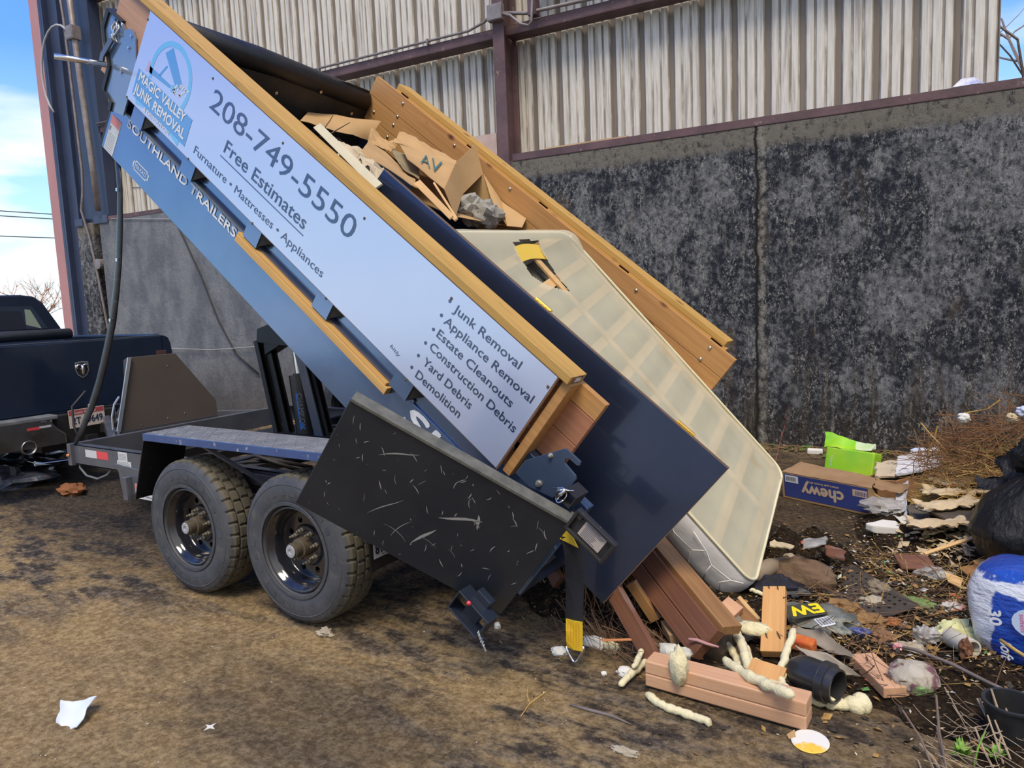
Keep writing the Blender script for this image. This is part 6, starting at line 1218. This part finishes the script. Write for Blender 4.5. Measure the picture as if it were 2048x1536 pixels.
# branches under the slab door
twigs('brush_pile', M_rbrown, 'thin red-brown branches heaped under the slab door', 150, (1.32, 1.05, .04), (.30, .32, .30), (.2, .6), (.0015, .005), 11, dirs=(.5, -.3, -.5), curv=.35)
twigs('brush_pile', M_twig, 'dark dry twigs on the floor beneath the black strap', 130, (1.5, .62, .015), (.32, .22, .05), (.12, .4), (.001, .003), 12, dirs=(.8, -.5, -.05), curv=.35)
M_redstem = mat('red_stem', (.30, .05, .05), (.22, .06, .05), scale=10, rough=.6)
for i, (pts, r_, m_, lab) in enumerate((([(0.801,1,0.095),(0.906,0.95,0.001),(1.053,0.85,-0.059),(1.164,0.75,-0.09),(1.351,0.6,-0.086)], .006, M_rbrown, 'long red-brown branch left of the black strap'), ([(0.833,1,0.086),(0.996,0.9,-0.02),(1.127,0.8,-0.073),(1.402,0.55,-0.101)], .005, M_straw, 'long straw coloured branch left of the black strap'),
        ([(1.046,0.9,-0.01),(1.077,0.85,-0.04),(1.079,0.8,-0.069)], .006, M_redstem, 'short bright red stem left of the black strap'), ([(1.162,0.9,-0.029),(1.268,0.8,-0.061),(1.393,0.65,-0.098)], .013, M_rbrown, 'thick red-brown branch right of the black strap'),
        ([(1.332,0.95,-0.001),(1.424,0.85,-0.062),(1.532,0.72,-0.085)], .008, M_redstem, 'dark red stem below the tip of the slab door'), ([(1.212,0.8,-0.02),(1.316,0.7,-0.074),(1.454,0.55,-0.083)], .005, M_redstem, 'thin red stem right of the yellow strap end'),
        ([(1.229,0.85,-0.077),(1.337,0.8,-0.078),(1.468,0.75,-0.062),(1.592,0.7,-0.049)], .004, M_straw, 'thin pale twig reaching right from the branches'), ([(1.427,0.5,-0.077),(1.529,0.47,-0.052),(1.632,0.44,-0.022)], .004, M_redstem, 'thin red twig crossing the foam at the left'))):
    mb = MB(); mb.tube(pts, r_, 6); thing(mb, 'branch', m_, lab, 'branch', 'branches under the slab door', smooth=True)
mb = MB(); mb.tube([on(p, .006) for p in ((1.553,0.018,0), (1.638,0.024,0), (1.73,0.031,0), (1.815,0.012,0))], [.004, .007, .006, .003], 6); thing(mb, 'stick', mat('grey_stick', (.20, .17, .17), (.13, .11, .10), scale=12, rough=.8), 'grey stick lying alone on the foreground dirt', 'stick', smooth=True)
mb = MB(); mb.tube([on(p, .004) for p in ((1.42,-0.137,0), (1.406,-0.053,0), (1.412,0.004,0), (1.42,0.06,0))], .0025, 5); mb.tube([on(p, .004) for p in ((1.409,-0.051,0), (1.36,0.006,0), (1.334,0.058,0))], .002, 5); thing(mb, 'twig', M_straw, 'forked straw twig on the dirt left of the grey stick', 'twig')
mb = MB(); mb.tube([on(p, .012) for p in ((1.873,0.501,0), (1.908,0.51,0), (1.955,0.497,0), (2.004,0.496,0))], [.006, .008, .007, .004], 6); thing(mb, 'bark_strip', mat('pink_bark', (.45, .24, .24), rough=.8), 'pinkish bark strip lying across the top of the pink studs', 'bark', smooth=True).location.z += .13
# small stones and chunks
for i, (q, r_, m_, lab) in enumerate((((1.308,0.376,0), (.038, .028, .022), 'white_foam', 'white lump left of the strap ring'), ((1.438,0.508,0), (.075, .03, .03), 'white_foam', 'long white lump right of the strap ring'), ((1.509,0.502,0), (.04, .03, .028), 'pale_yellow_foam', 'cream lump beside the orange strips'), ((1.648,0.339,0), (.035, .03, .02), 'white_foam', 'white lump under the slanting foam strip'),
        ((1.569,0.298,0), (.012, .012, .010), 'white_foam', 'tiny white crumb left of the slanting foam strip'), ((0.916,0.459,0), (.018, .014, .02), 'white_foam', 'white lump below the latch spring'))):
    crump(on(q), r_, MATS[m_], 'foam_lump', lab, 'foam chunk', 60+i, jit=.3)
M_stone = mat('stone', (.26, .22, .16), (.16, .13, .10), scale=8, rough=.9, bump=.006, bscale=20, spots=(7, (1, 1, 1), .60, .7, (.42, .36, .25)))
crump(on((1.923,0.708,0)), (.10, .08, .07), mat('brown_rock', (.10, .075, .05), (.18, .14, .10), scale=14, rough=.95, bump=.006), 'rock', 'brown rough rock behind the curved foam strip', 'rock', 70, jit=.25)
crump(on((2.048,0.696,0)), (.04, .04, .05), mat('tan_ball', (.44, .26, .14), rough=.8), 'clay_lump', 'round tan lump between the foam strips', 'clay lump', 71, jit=.1)
crump(on((2.7,0.736,0)), (.090, .085, .062), mat('painted_rock', (.50, .46, .38), (.36, .32, .24), scale=9, rough=.9, bump=.010, bscale=26, spots=(6, (1, 1, 1), .50, .56, (.16, .07, .09)), spots2=(7, (1, 1, 1), .56, .62, (.22, .42, .14))), 'painted_rock', 'big pale rock with purple and green paint right of the pine block', 'rock', 72, jit=.2)
mb = MB(); mb.lathe([(0, 0), (.062, 0), (.064, .003), (.058, .006), (0, .007)], Matrix.Translation(on((2.413,0.208,0), .004))@Matrix.Rotation(R(5), 4, 'X')); thing(mb, 'paper_disc', mat('yellow_white_disc', (.74, .73, .68), (.80, .52, .06), scale=5, lo=.50, hi=.56, rough=.7, spots=(14, (1, 2.5, 1), .63, .68, (.10, .08, .06))), 'round yellow and white paper disc at the end of the pink studs', 'paper disc')
patch([on(p, h_) for p, h_ in (((2.334,0.212,0), .004), ((2.357,0.232,0), .02), ((2.366,0.203,0), .012), ((2.345,0.191,0), .004))], M_card, 'cardboard_scrap', 'tiny cardboard scrap beside the paper disc', 'cardboard', M=None, n=6, amp=.01)
patch([on(p, h_) for p, h_ in (((-0.261,-1.016,0), .05), ((-0.142,-0.931,0), .06), ((-0.064,-1.044,0), .004), ((-0.181,-1.074,0), .004))], mat('white_plastic_scrap', (.70, .76, .84), rough=.35, coat=.2), 'plastic_scrap', 'curled white plastic piece alone at the lower left', 'plastic scrap', M=None, n=14, amp=.02, edge=.01, ridge=.02)
mb = MB(); st = []; q = on((0.389,-0.78,0), .002)
for k in range(8): a_ = k*math.pi/4; r_ = .028 if k % 2 == 0 else .009; st.append((q[0]+r_*math.cos(a_), q[1]+r_*math.sin(a_), q[2]))
mb.prism(st, (0, 0, .003)); thing(mb, 'star_scrap', M_white2, 'small four-pointed star scrap on the foreground dirt', 'paper')
crump(on((0.203,-0.007,0)), (.042, .03, .018), mat('dry_leaf', (.45, .40, .30), (.3, .26, .2), scale=14, rough=.9), 'dry_leaf', 'crumpled pale dry leaf in front of the rear wheel', 'leaf', 80, jit=.6)
crump(on((1.862,-0.152,0)), (.05, .018, .010), mat('dry_leaf', (.45, .40, .30)), 'torn_leaf', 'pale torn leaf at the bottom centre of the dirt', 'leaf', 81, jit=.6)
crump(on((-4.136,0.956,0)), (.16, .10, .06), mat('rusty_leaf', (.26, .10, .04), (.18, .07, .03), scale=8, rough=.9), 'rusty_scrap', 'rust brown scrap on the ground below the trailer front', 'scrap', 82, jit=.5)
for i, (q, r_) in enumerate((((-5.353,0.943,0), (.55, .35, .14)), ((-5.976,1.406,0), (.40, .30, .10)))):
    mb = blobmesh(on(q, .05), r_, None, '', .5, 26, 83+i, 2.4); thing(mb, 'crumpled_plastic', mat('dark_blue_film', (.03, .035, .06), (.12, .15, .22), scale=4, rough=.2, bump=.02, bscale=6, spots=(6, (1, 1, 1), .60, .68, (.40, .45, .52)), spots2=(3, (1, 1, 1), .66, .72, (.35, .04, .08))), ('larger heap of crumpled dark plastic film behind the truck at far left', 'smaller heap of crumpled dark plastic film below the exhaust')[i], 'plastic film', 'dark plastic film by the truck', auto=25)
# rubbish of the right-hand heap
crump(on((2.145,1.572,0)), (.16, .10, .09), mat('brown_bark_bundle', (.20, .13, .08), (.12, .075, .045), scale=6, stretch=(1, 5, 5), rough=.9, bump=.01), 'bark_bundle', 'brown fibrous bundle above the printed bag', 'bark', 90, jit=.2)
crump(on((2.032,1.443,0)), (.16, .10, .05), mat('black_film', (.010, .011, .016), (.025, .026, .034), scale=6, rough=.4, bump=.01, bscale=10), 'black_cloth', 'black crumpled cloth behind the standing block', 'cloth', 91, jit=.4)
A0 = Vector((1.893,1.435,0.06)); A1 = Vector((2.052,1.655,0.1)); mb = MB(); mb.tube([A0, (A0+A1)/2+Vector((0, 0, .03)), A1], [.05, .045, .04], 14); o = thing(mb, 'cardboard_tube', mat('muddy_tube', (.26, .21, .15), (.17, .13, .09), scale=6, stretch=(1, 1, 1), rough=.8), 'muddy grey-brown tube below the box spring edge', 'tube', smooth=True)
mb = MB(); dd = (A1-A0).normalized(); mb.lathe([(0, 0), (.055, 0), (.062, .02), (.055, .035), (0, .035)], Matrix.Translation(A1-dd*.01)@dd.to_track_quat('Z', 'Y').to_matrix().to_4x4(), 8); mb.build('end_cap', mat('muddy_cap', (.34, .28, .19), rough=.8), o)
for i, (c4, m_, lab) in enumerate((([(1.962,1.645,0.24),(2.082,1.567,0.24),(2.086,1.484,0.24),(1.974,1.533,0.24)], M_chip, 'pale torn strip on the left of the dark soil lump'), ([(2.115,1.657,0.25),(2.224,1.764,0.25),(2.242,1.569,0.25),(2.152,1.501,0.25)], MATS['clear_plastic'], 'clear muddy plastic on top of the dark soil lump'), ([(2.206,1.802,0.17),(2.32,1.744,0.17),(2.33,1.633,0.17),(2.228,1.666,0.17)], M_rust, 'reddish wood splinter at the right of the dark soil lump'))):
    patch(c4, m_, ('torn_strip', 'muddy_plastic', 'wood_splinter')[i], lab, ('paper', 'plastic scrap', 'wood')[i], M=None, n=10, amp=.03, edge=.012, t=.008)
# black netting: perforated mat
pm = on((2.359,1.607,0), .02); mb = MB(); holes = []
for i in range(15):
    for j in range(6):
        if (i+j) % 1 == 0: holes.append([(-.28+i*.04+.010*math.cos(q*.785)+(.02 if j % 2 else 0), -.10+j*.04+.008*math.sin(q*.785)) for q in range(8)])
NM = Matrix.Translation(pm)@Matrix.Rotation(R(-52), 4, 'Z')@Matrix.Rotation(R(8), 4, 'X')
mb.plate([(-.33, -.14), (.34, -.14), (.37, .0), (.34, .15), (-.30, .14), (-.36, 0)], holes, .005, NM); thing(mb, 'perforated_mat', mat('muddy_plastic', (.035, .030, .026), (.07, .058, .045), scale=10, rough=.7), 'muddy black perforated mat lying across the soil', 'mat')
# splintered boards, grey board, pale strips
for i, (q, lab, ang, l_, w_) in enumerate((((2.714,2.453,0), 'pale splintered board flake lowest and farthest left of the stack', 12, .30, .20), ((2.766,2.703,0), 'pale splintered board flake second from the bottom of the stack', 28, .34, .20), ((2.807,2.923,0), 'pale splintered board flake in the middle of the stack', 5, .38, .20), ((2.84,3.144,0), 'pale splintered board flake second from the top of the stack', 35, .36, .20), ((2.875,3.38,0), 'topmost pale splintered board flake by the trash bag', 48, .40, .16))):
    z_ = .06+i*.03; M_ = Matrix.Translation(on(q, z_))@Matrix.Rotation(R(ang), 4, 'Z')@Matrix.Rotation(R(-10), 4, 'X')
    patch([(-l_/2, w_/2, .02), (l_/2, w_/2, .05), (l_/2, -w_/2, .02), (-l_/2, -w_/2, 0)], mat('pale_splinter_board', (.64, .52, .34), (.50, .38, .22), scale=7, rough=.95, bump=.008, bscale=24), 'splintered_board', lab, 'board', M=M_, n=16, amp=.035, t=.012, edge=.03, s=9, group='splintered boards')
scatter('board_flakes', mat('pale_splinter_board', (0, 0, 0)), 'loose pale flakes around the splintered boards', 'flakes', 320, pile(2.84, 2.52, .15, .22), (.012, .045), 14)
board('dark_board', Vector(on((2.784,2.487,0), .10)), Vector(on((2.972,2.672,0), .10)), .30, .015, (0, -.2, 1), mat('dark_wet_board', (.05, .04, .03), (.09, .07, .05), scale=6, rough=.8), 'dark wet board edge under the splintered boards', 'board')
patch([on(p, .02) for p in ((2.526,2.916,0), (2.631,3,0), (2.678,2.692,0), (2.572,2.642,0))], mat('grey_flat_board', (.12, .105, .085), (.09, .08, .065), scale=5, rough=.8), 'flat_board', 'small grey board left of the splintered boards', 'board', M=None, n=4, amp=.002, t=.01)
board('pale_strip', Vector(on((2.668,2.131,0), .08)), Vector(on((2.941,2.298,0), .10)), .022, .012, (0, -.4, 1), M_slat, 'long pale wood strip lying left of the trash bag', 'strip')
board('stained_board', Vector(on((2.548,1.99,0), .05)), Vector(on((2.704,2.083,0), .05)), .11, .015, (0, -.5, 1), M_rust, 'reddish stained board piece left of the pale wood strip', 'board')
board('brown_board', Vector(on((2.874,2.088,0), .06)), Vector(on((2.983,1.885,0), .05)), .10, .015, (0, -.4, 1), M_old, 'dark brown board piece in front of the trash bag', 'board')
board('orange_board', Vector(on((2.927,2.153,0), .05)), Vector(on((3.006,1.989,0), .05)), .07, .015, (0, -.4, 1), M_stud2, 'orange-brown board piece touching the trash bag', 'board')
patch([on(p, .05) for p in ((2.77,1.922,0), (2.854,1.891,0), (2.844,1.781,0), (2.789,1.823,0))], M_slat, 'pale_shard', 'pale flat shard above the blue tissue pack', 'scrap', M=None, n=4, amp=.004, t=.006)
for i, (q, r_, m_, nm, lab, cat) in enumerate((
    ((2.492,1.569,0), (.07, .05, .05), M_stone, 'stone', 'pale lumpy stone above the green-speckled scrap', 'stone'),
    ((2.483,1.432,0), (.07, .05, .03), MATS['dry_leaf'], 'torn_paper', 'white ragged paper left of the green-speckled scrap', 'paper'),
    ((2.64,1.512,0), (.14, .10, .03), mat('green_speckled', (.18, .34, .08), (.14, .10, .06), scale=6, rough=.8, spots=(9, (1, 1, 1), .6, .7, (.5, .6, .3))), 'green_scrap', 'green speckled flat scrap in the middle of the right heap', 'scrap'),
    ((2.585,1.26,0), (.05, .04, .03), mat('orange_rusty', (.45, .16, .04), (.2, .09, .04), scale=10, rough=.7), 'rusty_can', 'orange rusty can bit below the green speckled scrap', 'can'),
    ((2.727,1.976,0), (.12, .07, .04), MATS['clear_plastic'], 'clear_bag', 'dirty clear plastic left of the dark brown board', 'plastic bag'),
    ((2.722,1.126,0), (.06, .05, .05), MATS['clear_plastic'], 'clear_cup', 'crushed clear plastic cup above the painted rock', 'cup'),
    ((2.837,1.196,0), (.11, .10, .07), mat('pale_yellow_cloth', (.68, .68, .36), (.56, .56, .28), scale=8, rough=.9), 'yellow_cloth', 'crumpled pale yellow cloth left of the blue tissue pack', 'cloth'),
    ((2.661,1.043,0), (.09, .05, .02), MATS['dry_leaf'], 'torn_paper', 'cream torn paper right of the painted rock', 'paper'),
    ((2.627,0.976,0), (.025, .02, .02), mat('red_wrapper', (.60, .06, .06), (.7, .6, .6), scale=16, rough=.4), 'red_wrapper', 'small red and white wrapper above the painted rock', 'wrapper'),
    ((2.486,1.081,0), (.07, .02, .025), mat('blue_tube', (.08, .11, .30), rough=.4), 'blue_tube', 'small blue plastic tube right of the printed bag', 'tube'),
    ((2.568,1.056,0), (.06, .05, .04), mat('brown_ball', (.22, .12, .06), rough=.9), 'brown_lump', 'brown fibrous lump above the twig', 'lump'),
    ((2.872,0.988,0), (.03, .03, .06), mat('brown_bottle', (.16, .07, .035), rough=.5), 'pine_cone', 'brown cone shaped lump beside the white paper roll', 'lump'),
    ((2.375,1.314,0), (.10, .09, .05), mat('ochre_clod', (.34, .20, .08), (.22, .12, .05), scale=10, rough=.95, bump=.01), 'clod', 'ochre clod of earth right of the printed bag', 'clod'),
    ((2.471,1.243,0), (.12, .08, .04), mat('ochre_clod', (.34, .2, .08)), 'clod', 'broad ochre clod above the small blue tube', 'clod'),
    ((2.816,1.583,0), (.06, .04, .03), mat('red_white_scrap', (.6, .6, .55), (.5, .12, .06), scale=10, lo=.48, hi=.56, rough=.7), 'paper_scrap', 'red and white torn paper left of the blue tissue pack', 'paper'))):
    crump(on(q), [v*.78 for v in r_], m_, nm, lab, cat, 100+i, jit=.5, seg=30)
mb = MB(); A0 = Vector(on((2.807,1.12,0), .045)); A1 = Vector(on((2.898,1.002,0), .04)); M_ = Matrix.Translation(A0)@(A1-A0).normalized().to_track_quat('Z', 'Y').to_matrix().to_4x4(); l_ = (A1-A0).length; mb.lathe([(.030, 0), (.036, .01), (.036, l_), (.028, l_), (.026, l_*.5), (0, l_*.5)], M_, 20); thing(mb, 'paper_roll', mat('dirty_white_roll', (.62, .60, .52), (.45, .42, .34), scale=5, rough=.9), 'dirty white paper roll lying below the yellow cloth', 'paper roll', auto=40)
mb = MB(); mb.tube([on(p, .03) for p in ((2.568,0.995,0), (2.694,0.963,0), (2.822,0.886,0), (2.947,0.803,0), (3.077,0.751,0))], [.006, .007, .008, .007, .006], 7); thing(mb, 'long_twig', mat('grey_stick', (.2, .17, .17)), 'long grey stick running down the right heap', 'stick', smooth=True)
mb = MB(); mb.tube([on(p, .10) for p in ((2.989,1.018,0), (3.039,0.946,0), (3.099,0.877,0))], .007, 6); thing(mb, 'long_twig', M_straw, 'short tan stick in front of the blue tissue pack', 'stick', smooth=True)
# --- black rubbish bags
M_bagm = mat('black_bag_film', (.004, .005, .007), (.008, .009, .012), scale=3, rough=.24, coat=0, spec=.45, bump=.035, bscale=9, bstretch=(1.6, 1.6, .35))
def bagmesh(c, r, seed, folds=9, seg=64, rows=40, lean=(0, 0)):
    mb = MB()
    for i in range(rows+1):
        th = math.pi*i/rows; zz = math.cos(th); rad_ = math.sin(th)**.75
        for k in range(seg):
            ph = 2*math.pi*k/seg; d = Vector((rad_*math.cos(ph), rad_*math.sin(ph), zz)); tp = max(0, zz)
            f_ = 1+.10*noise.fractal(d*1.4+Vector((seed, 0, 0)), 1, 2, 4)-.05*abs(noise.noise(Vector((ph*2.2+seed, zz*1.2, 3))))-.10*tp*abs(math.sin(ph*folds+zz*3))*tp
            mb.v.append(Vector((c[0]+d.x*r[0]*f_*(1-.35*tp)+lean[0]*zz, c[1]+d.y*r[1]*f_*(1-.35*tp)+lean[1]*zz, c[2]+d.z*r[2]*(1+.05*noise.noise(d*3)))))
    for i in range(rows):
        for k in range(seg): mb.f.append([i*seg+k, (i+1)*seg+k, (i+1)*seg+(k+1) % seg, i*seg+(k+1) % seg]); mb.mi.append(0)
    return mb
mb = bagmesh((3.27, 2.22, .30), (.40, .34, .31), 3.3); tb_ = thing(mb, 'rubbish_bag', M_bagm, 'big shiny black rubbish bag at the right edge above the blue tissue pack', 'rubbish bag', smooth=True)
mb = blobmesh((3.17, 2.25, .66), (.12, .11, .09), None, '', .4, 22, 5, 2.4); mb.build('bag_neck', M_bagm, tb_, smooth=True)
patch([(2.978,2.55,0.593),(3.142,2.45,0.638),(3.147,2.3,0.514),(3.031,2.4,0.498)], M_bagm, 'bag_flap', parent=tb_, M=None, n=16, amp=.06, edge=.02)
patch([(2.896,2.5,0.479),(3.041,2.45,0.516),(3.048,2.4,0.452),(2.898,2.45,0.415)], M_bagm, 'bag_flap', parent=tb_, M=None, n=14, amp=.05, edge=.02)
# --- tissue pack in blue and white film
M_film = mat('white_film', (.62, .65, .72), (.54, .57, .64), scale=5, rough=.28, coat=.4, bump=.012, bscale=7)
M_bfilm = mat('blue_film', (.012, .05, .36), (.02, .09, .48), scale=5, rough=.25, coat=.5, bump=.012, bscale=8, bstretch=(1, 1, 3))
PKc = Vector((3.155, 1.22, .225)); PK = Matrix.Translation(PKc)@Matrix.Rotation(R(-14), 4, 'Z')@Matrix.Rotation(R(-6), 4, 'Y')
def rbox(d, M_, p_=4.2, seg=40, rows=28, seed=1, amp=.03):
    mb = MB(); sgn_ = lambda v, e_: math.copysign(abs(v)**e_, v)
    for i in range(rows+1):
        th = math.pi*(i/rows-.5)
        for k in range(seg):
            ph = 2*math.pi*k/seg; e_ = 2/p_; x_ = sgn_(math.cos(th), e_)*sgn_(math.cos(ph), e_); y_ = sgn_(math.cos(th), e_)*sgn_(math.sin(ph), e_); z_ = sgn_(math.sin(th), e_)
            q = Vector((x_*d[0], y_*d[1], z_*d[2])); q *= 1+amp*noise.fractal(q*6+Vector((seed, 0, 0)), 1, 2, 4); mb.v.append(M_@q)
    for i in range(rows):
        for k in range(seg): mb.f.append([i*seg+k, i*seg+(k+1) % seg, (i+1)*seg+(k+1) % seg, (i+1)*seg+k]); mb.mi.append(0)
    return mb
M_pack, g = newmat('printed_pack_film', .28, 0, .5)
x = g.axis('X'); z = g.axis('Z'); wob = g.math('MULTIPLY', g.math('SUBTRACT', g.noise(7, det=3), .5), .10)
bx1 = g.math('MULTIPLY', g.rng(g.math('ADD', x, wob), -.20, -.19), g.rng(g.math('ADD', z, wob), .33, .32))
bx2 = g.rng(g.math('ADD', z, wob), .375, .385)
f_ = g.math('MAXIMUM', bx1, g.math('MULTIPLY', bx2, g.rng(g.noise(5, loc=(3, 0, 0)), .40, .46)))
g.color(g.mix(f_, (.66, .69, .77), g.mix(g.noise(14), (.008, .035, .30), (.02, .10, .52)))); g.b.inputs['Coat Weight'].default_value = .5
g.bump(g.noise(9, st=(1, 1, 2.5), det=4), .02)
mb = rbox((.27, .20, .215), PK, p_=3.4, amp=.05); pk = thing(mb, 'tissue_pack', M_pack, 'white and blue film-wrapped tissue pack at the right edge', 'tissue pack', smooth=True)
FCf = PK@frame((-.135, -.2165, .055), (0, 0, -1), (1, 0, 0))
text('30', FCf@Matrix.Translation((0, -.02, 0)), .062, .040, M_white, pk, bold=.0022)
mb = MB(); mb.plate([(.055+.050*math.cos(q*.35)*1.25-.02, .14+.085*math.sin(q*.35)) for q in range(18)], [], .002, FCf); mb.build('oval_label', mat('pale_label', (.55, .66, .85), rough=.3), pk)
text('softest', FCf@Matrix.Translation((.0, .085, .0025)), .075, .017, mat('pink_print', (.75, .12, .25), rough=.4), pk); text('ultra', FCf@Matrix.Translation((.01, .115, .0025)), .05, .014, MATS['pink_print'], pk)
FC2 = PK@frame((-.135, -.2165, -.065), (0, .0, -1), (1, 0, 0)); text('Soft', FC2@Matrix.Translation((0, .01, 0)), .075, .04, M_white, pk, shear=.3, bold=.0012)
# --- reeds, weeds and the bucket in the near right corner
M_reed = mat('dry_reed', (.42, .33, .22), (.28, .21, .15), scale=14, rough=.8); M_dreed = mat('dark_reed', (.14, .10, .08), (.20, .15, .11), scale=14, rough=.8)
reeds = [((2.690, 0.343, 0.125), (2.795, 0.223, 0.000), 0.0040, 'd'), ((2.789, 0.353, 0.202), (2.830, 0.233, 0.000), 0.0045, 'd'), ((2.793, 0.350, 0.092), (2.823, 0.230, 0.000), 0.0040, 'd'), ((2.745, 0.340, 0.017), (2.816, 0.220, 0.000), 0.0050, 'l'), ((2.911, 0.615, 0.088), (2.986, 0.495, 0.000), 0.0050, 'l'), ((2.951, 0.599, 0.144), (3.014, 0.479, 0.000), 0.0045, 'l'), ((2.985, 0.652, 0.092), (3.030, 0.532, 0.000), 0.0040, 'l'), ((2.876, 0.524, -0.013), (3.045, 0.404, 0.000), 0.0050, 'l'), ((2.871, 0.534, -0.030), (2.942, 0.414, 0.000), 0.0040, 'o'), ((2.717, 0.324, -0.023), (2.760, 0.204, 0.000), 0.0035, 'l'), ((2.904, 0.434, 0.074), (2.961, 0.314, 0.000), 0.0040, 'l'), ((3.004, 0.617, 0.051), (3.047, 0.497, 0.000), 0.0050, 'l'), ((2.961, 0.479, 0.093), (3.016, 0.359, 0.000), 0.0040, 'l'), ((2.939, 0.464, 0.113), (2.989, 0.344, 0.000), 0.0035, 'l'), ((3.029, 0.720, 0.042), (3.058, 0.600, 0.000), 0.0040, 'd')]
lab_ = ['%s reed standing in the near right corner' % w for w in ('leftmost dark', 'tallest dark', 'short dark', 'leftmost pale', 'broad pale leaning', 'tall pale leaning', 'pale upright', 'long pale almost flat', 'orange-tan flat', 'tiny pale', 'pale bent', 'rightmost broad pale', 'pale leaning right', 'thin pale', 'rightmost dark')]
for i, (a, b, r_, k_) in enumerate(reeds):
    a = Vector(a); b = Vector(b); mid = (a+b)/2+Vector((rnd.uniform(-.01, .01), rnd.uniform(-.01, .01), .006)); mb = MB(); mb.tube([b, mid, a], [r_, r_, r_*.8], 6)
    thing(mb, 'dry_reed', {'d': M_dreed, 'l': M_reed, 'o': M_stud2}[k_], lab_[i], 'reed', 'dry reeds in the near corner')
mb = MB(); bq = Vector((3.012,0.549,0)); mb.lathe([(.0, .01), (.070, .01), (.085, .13), (.092, .132), (.092, .14), (.080, .14), (.066, .02), (0, .02)], Matrix.Translation(bq), 32); thing(mb, 'black_pot', mat('black_pot_plastic', (.012, .014, .016), (.03, .03, .032), scale=8, rough=.4), 'round black plant pot in the near right corner', 'pot', auto=40)
def weed(q, n, h, seed, label):
    rr = random.Random(seed); mb = MB(); b = Vector(on(q))
    for k in range(n):
        a_ = rr.uniform(0, 6.28); d = Vector((math.cos(a_), math.sin(a_), rr.uniform(.6, 1.8))).normalized(); l_ = h*rr.uniform(.5, 1); w_ = .006*rr.uniform(.8, 1.6); s_ = Vector((-d.y, d.x, 0)).normalized()*w_; p = [b, b+d*l_*.5+Vector((0, 0, .01)), b+d*l_]
        mb.add([p[0]-s_*.4, p[0]+s_*.4, p[1]+s_, p[2], p[1]-s_], [(0, 1, 2, 4), (4, 2, 3)])
    return thing(mb, 'weed', mat('fresh_green', (.12, .30, .03), (.22, .38, .05), scale=20, rough=.6), label, 'weed')
weed((2.87,0.362,0), 26, .08, 3, 'fresh green weed at the bottom right, left plant')
weed((2.962,0.374,0), 16, .07, 5, 'paler star shaped weed at the bottom right corner')
mb = MB(); a = Vector((2.903,0.32,0)); mb.tube([a, a+Vector((.01, .03, .05)), a+Vector((.03, .06, .10))], [.004, .0035, .002], 6); thing(mb, 'green_stalk', MATS['fresh_green'], 'single thick green stalk leaning right between the weeds', 'stem', smooth=True)
twigs('dry_stalks', M_reed, 'loose dry stalks littering the near right corner', 120, (3.0, .45, .01), (.22, .35, .05), (.06, .2), (.001, .0025), 21)
mb = MB(); mb.tube([(1.584,3.9,0.626),(1.546,3.95,0.455),(1.517,3.9,0.312),(1.506,3.8,0.182),(1.509,3.75,0.129)], .003, 5); thing(mb, 'weed_stalk', M_redstem, 'thin red weed stem standing against the concrete wall', 'stem')
# --- ratchet strap hanging by the door
M_web = mat('black_webbing', (.012, .014, .020), (.02, .022, .03), scale=20, rough=.7, bump=.001, bscale=80)
M_yweb = mat('yellow_webbing', (.78, .56, .02), (.66, .44, .02), scale=30, stretch=(9, 1, 1), rough=.7, bump=.001, bscale=80)
SY_ = .45
sp0 = [(1.428,0.3,0.575),(1.444,0.3,0.5),(1.443,0.3,0.388),(1.437,0.3,0.297),(1.434,0.3,0.199)]
stp = empty('tie_down_strap', (sp0[-1][0], .30, 0), 'black and yellow tie-down strap hanging beside the slab door', 'strap')
def ribbon(pts, w, t, m, nm, par):
    mb = MB(); g_ = []
    for i, p in enumerate(pts): g_.append([(p[0]-w/2+.002*math.sin(i), p[1]-.01*math.sin(i*1.3), p[2]), (p[0], p[1]-.004, p[2]), (p[0]+w/2, p[1], p[2])])
    mb.sheet(g_, t); return mb.build(nm, m, par, smooth=False)
ribbon(sp0, .088, .004, M_web, 'black_web', stp)
yp = [(1.437,0.295,0.208),(1.437,0.295,0.158),(1.435,0.295,0.108),(1.434,0.295,0.075)]; yw = ribbon(yp, .078, .006, M_yweb, 'yellow_web', stp)
mb = MB()
for k in range(5): mb.tube([(yp[0][0]-.026+k*.013, yp[0][1]-.014, yp[0][2]-.006), (yp[-1][0]-.026+k*.013, yp[-1][1]-.016, yp[-1][2]+.01)], .0012, 4)
mb.build('stitching', mat('orange_stitch', (.75, .35, .03), rough=.7), yw)
vp = [(1.39,0.295,0.079),(1.399,0.295,0.049),(1.422,0.295,0.017),(1.437,0.295,0.016),(1.452,0.295,0.034),(1.476,0.295,0.08),(1.474,0.295,0.098)]; mb = MB(); mb.tube(vp, .006, 8); mb.build('v_ring', M_chrome, stp, smooth=True)
patch([(1.372,0.32,0.604),(1.434,0.3,0.6),(1.483,0.27,0.547),(1.376,0.3,0.561)], M_yweb, 'yellow_fold', parent=stp, M=None, n=6, amp=.01)
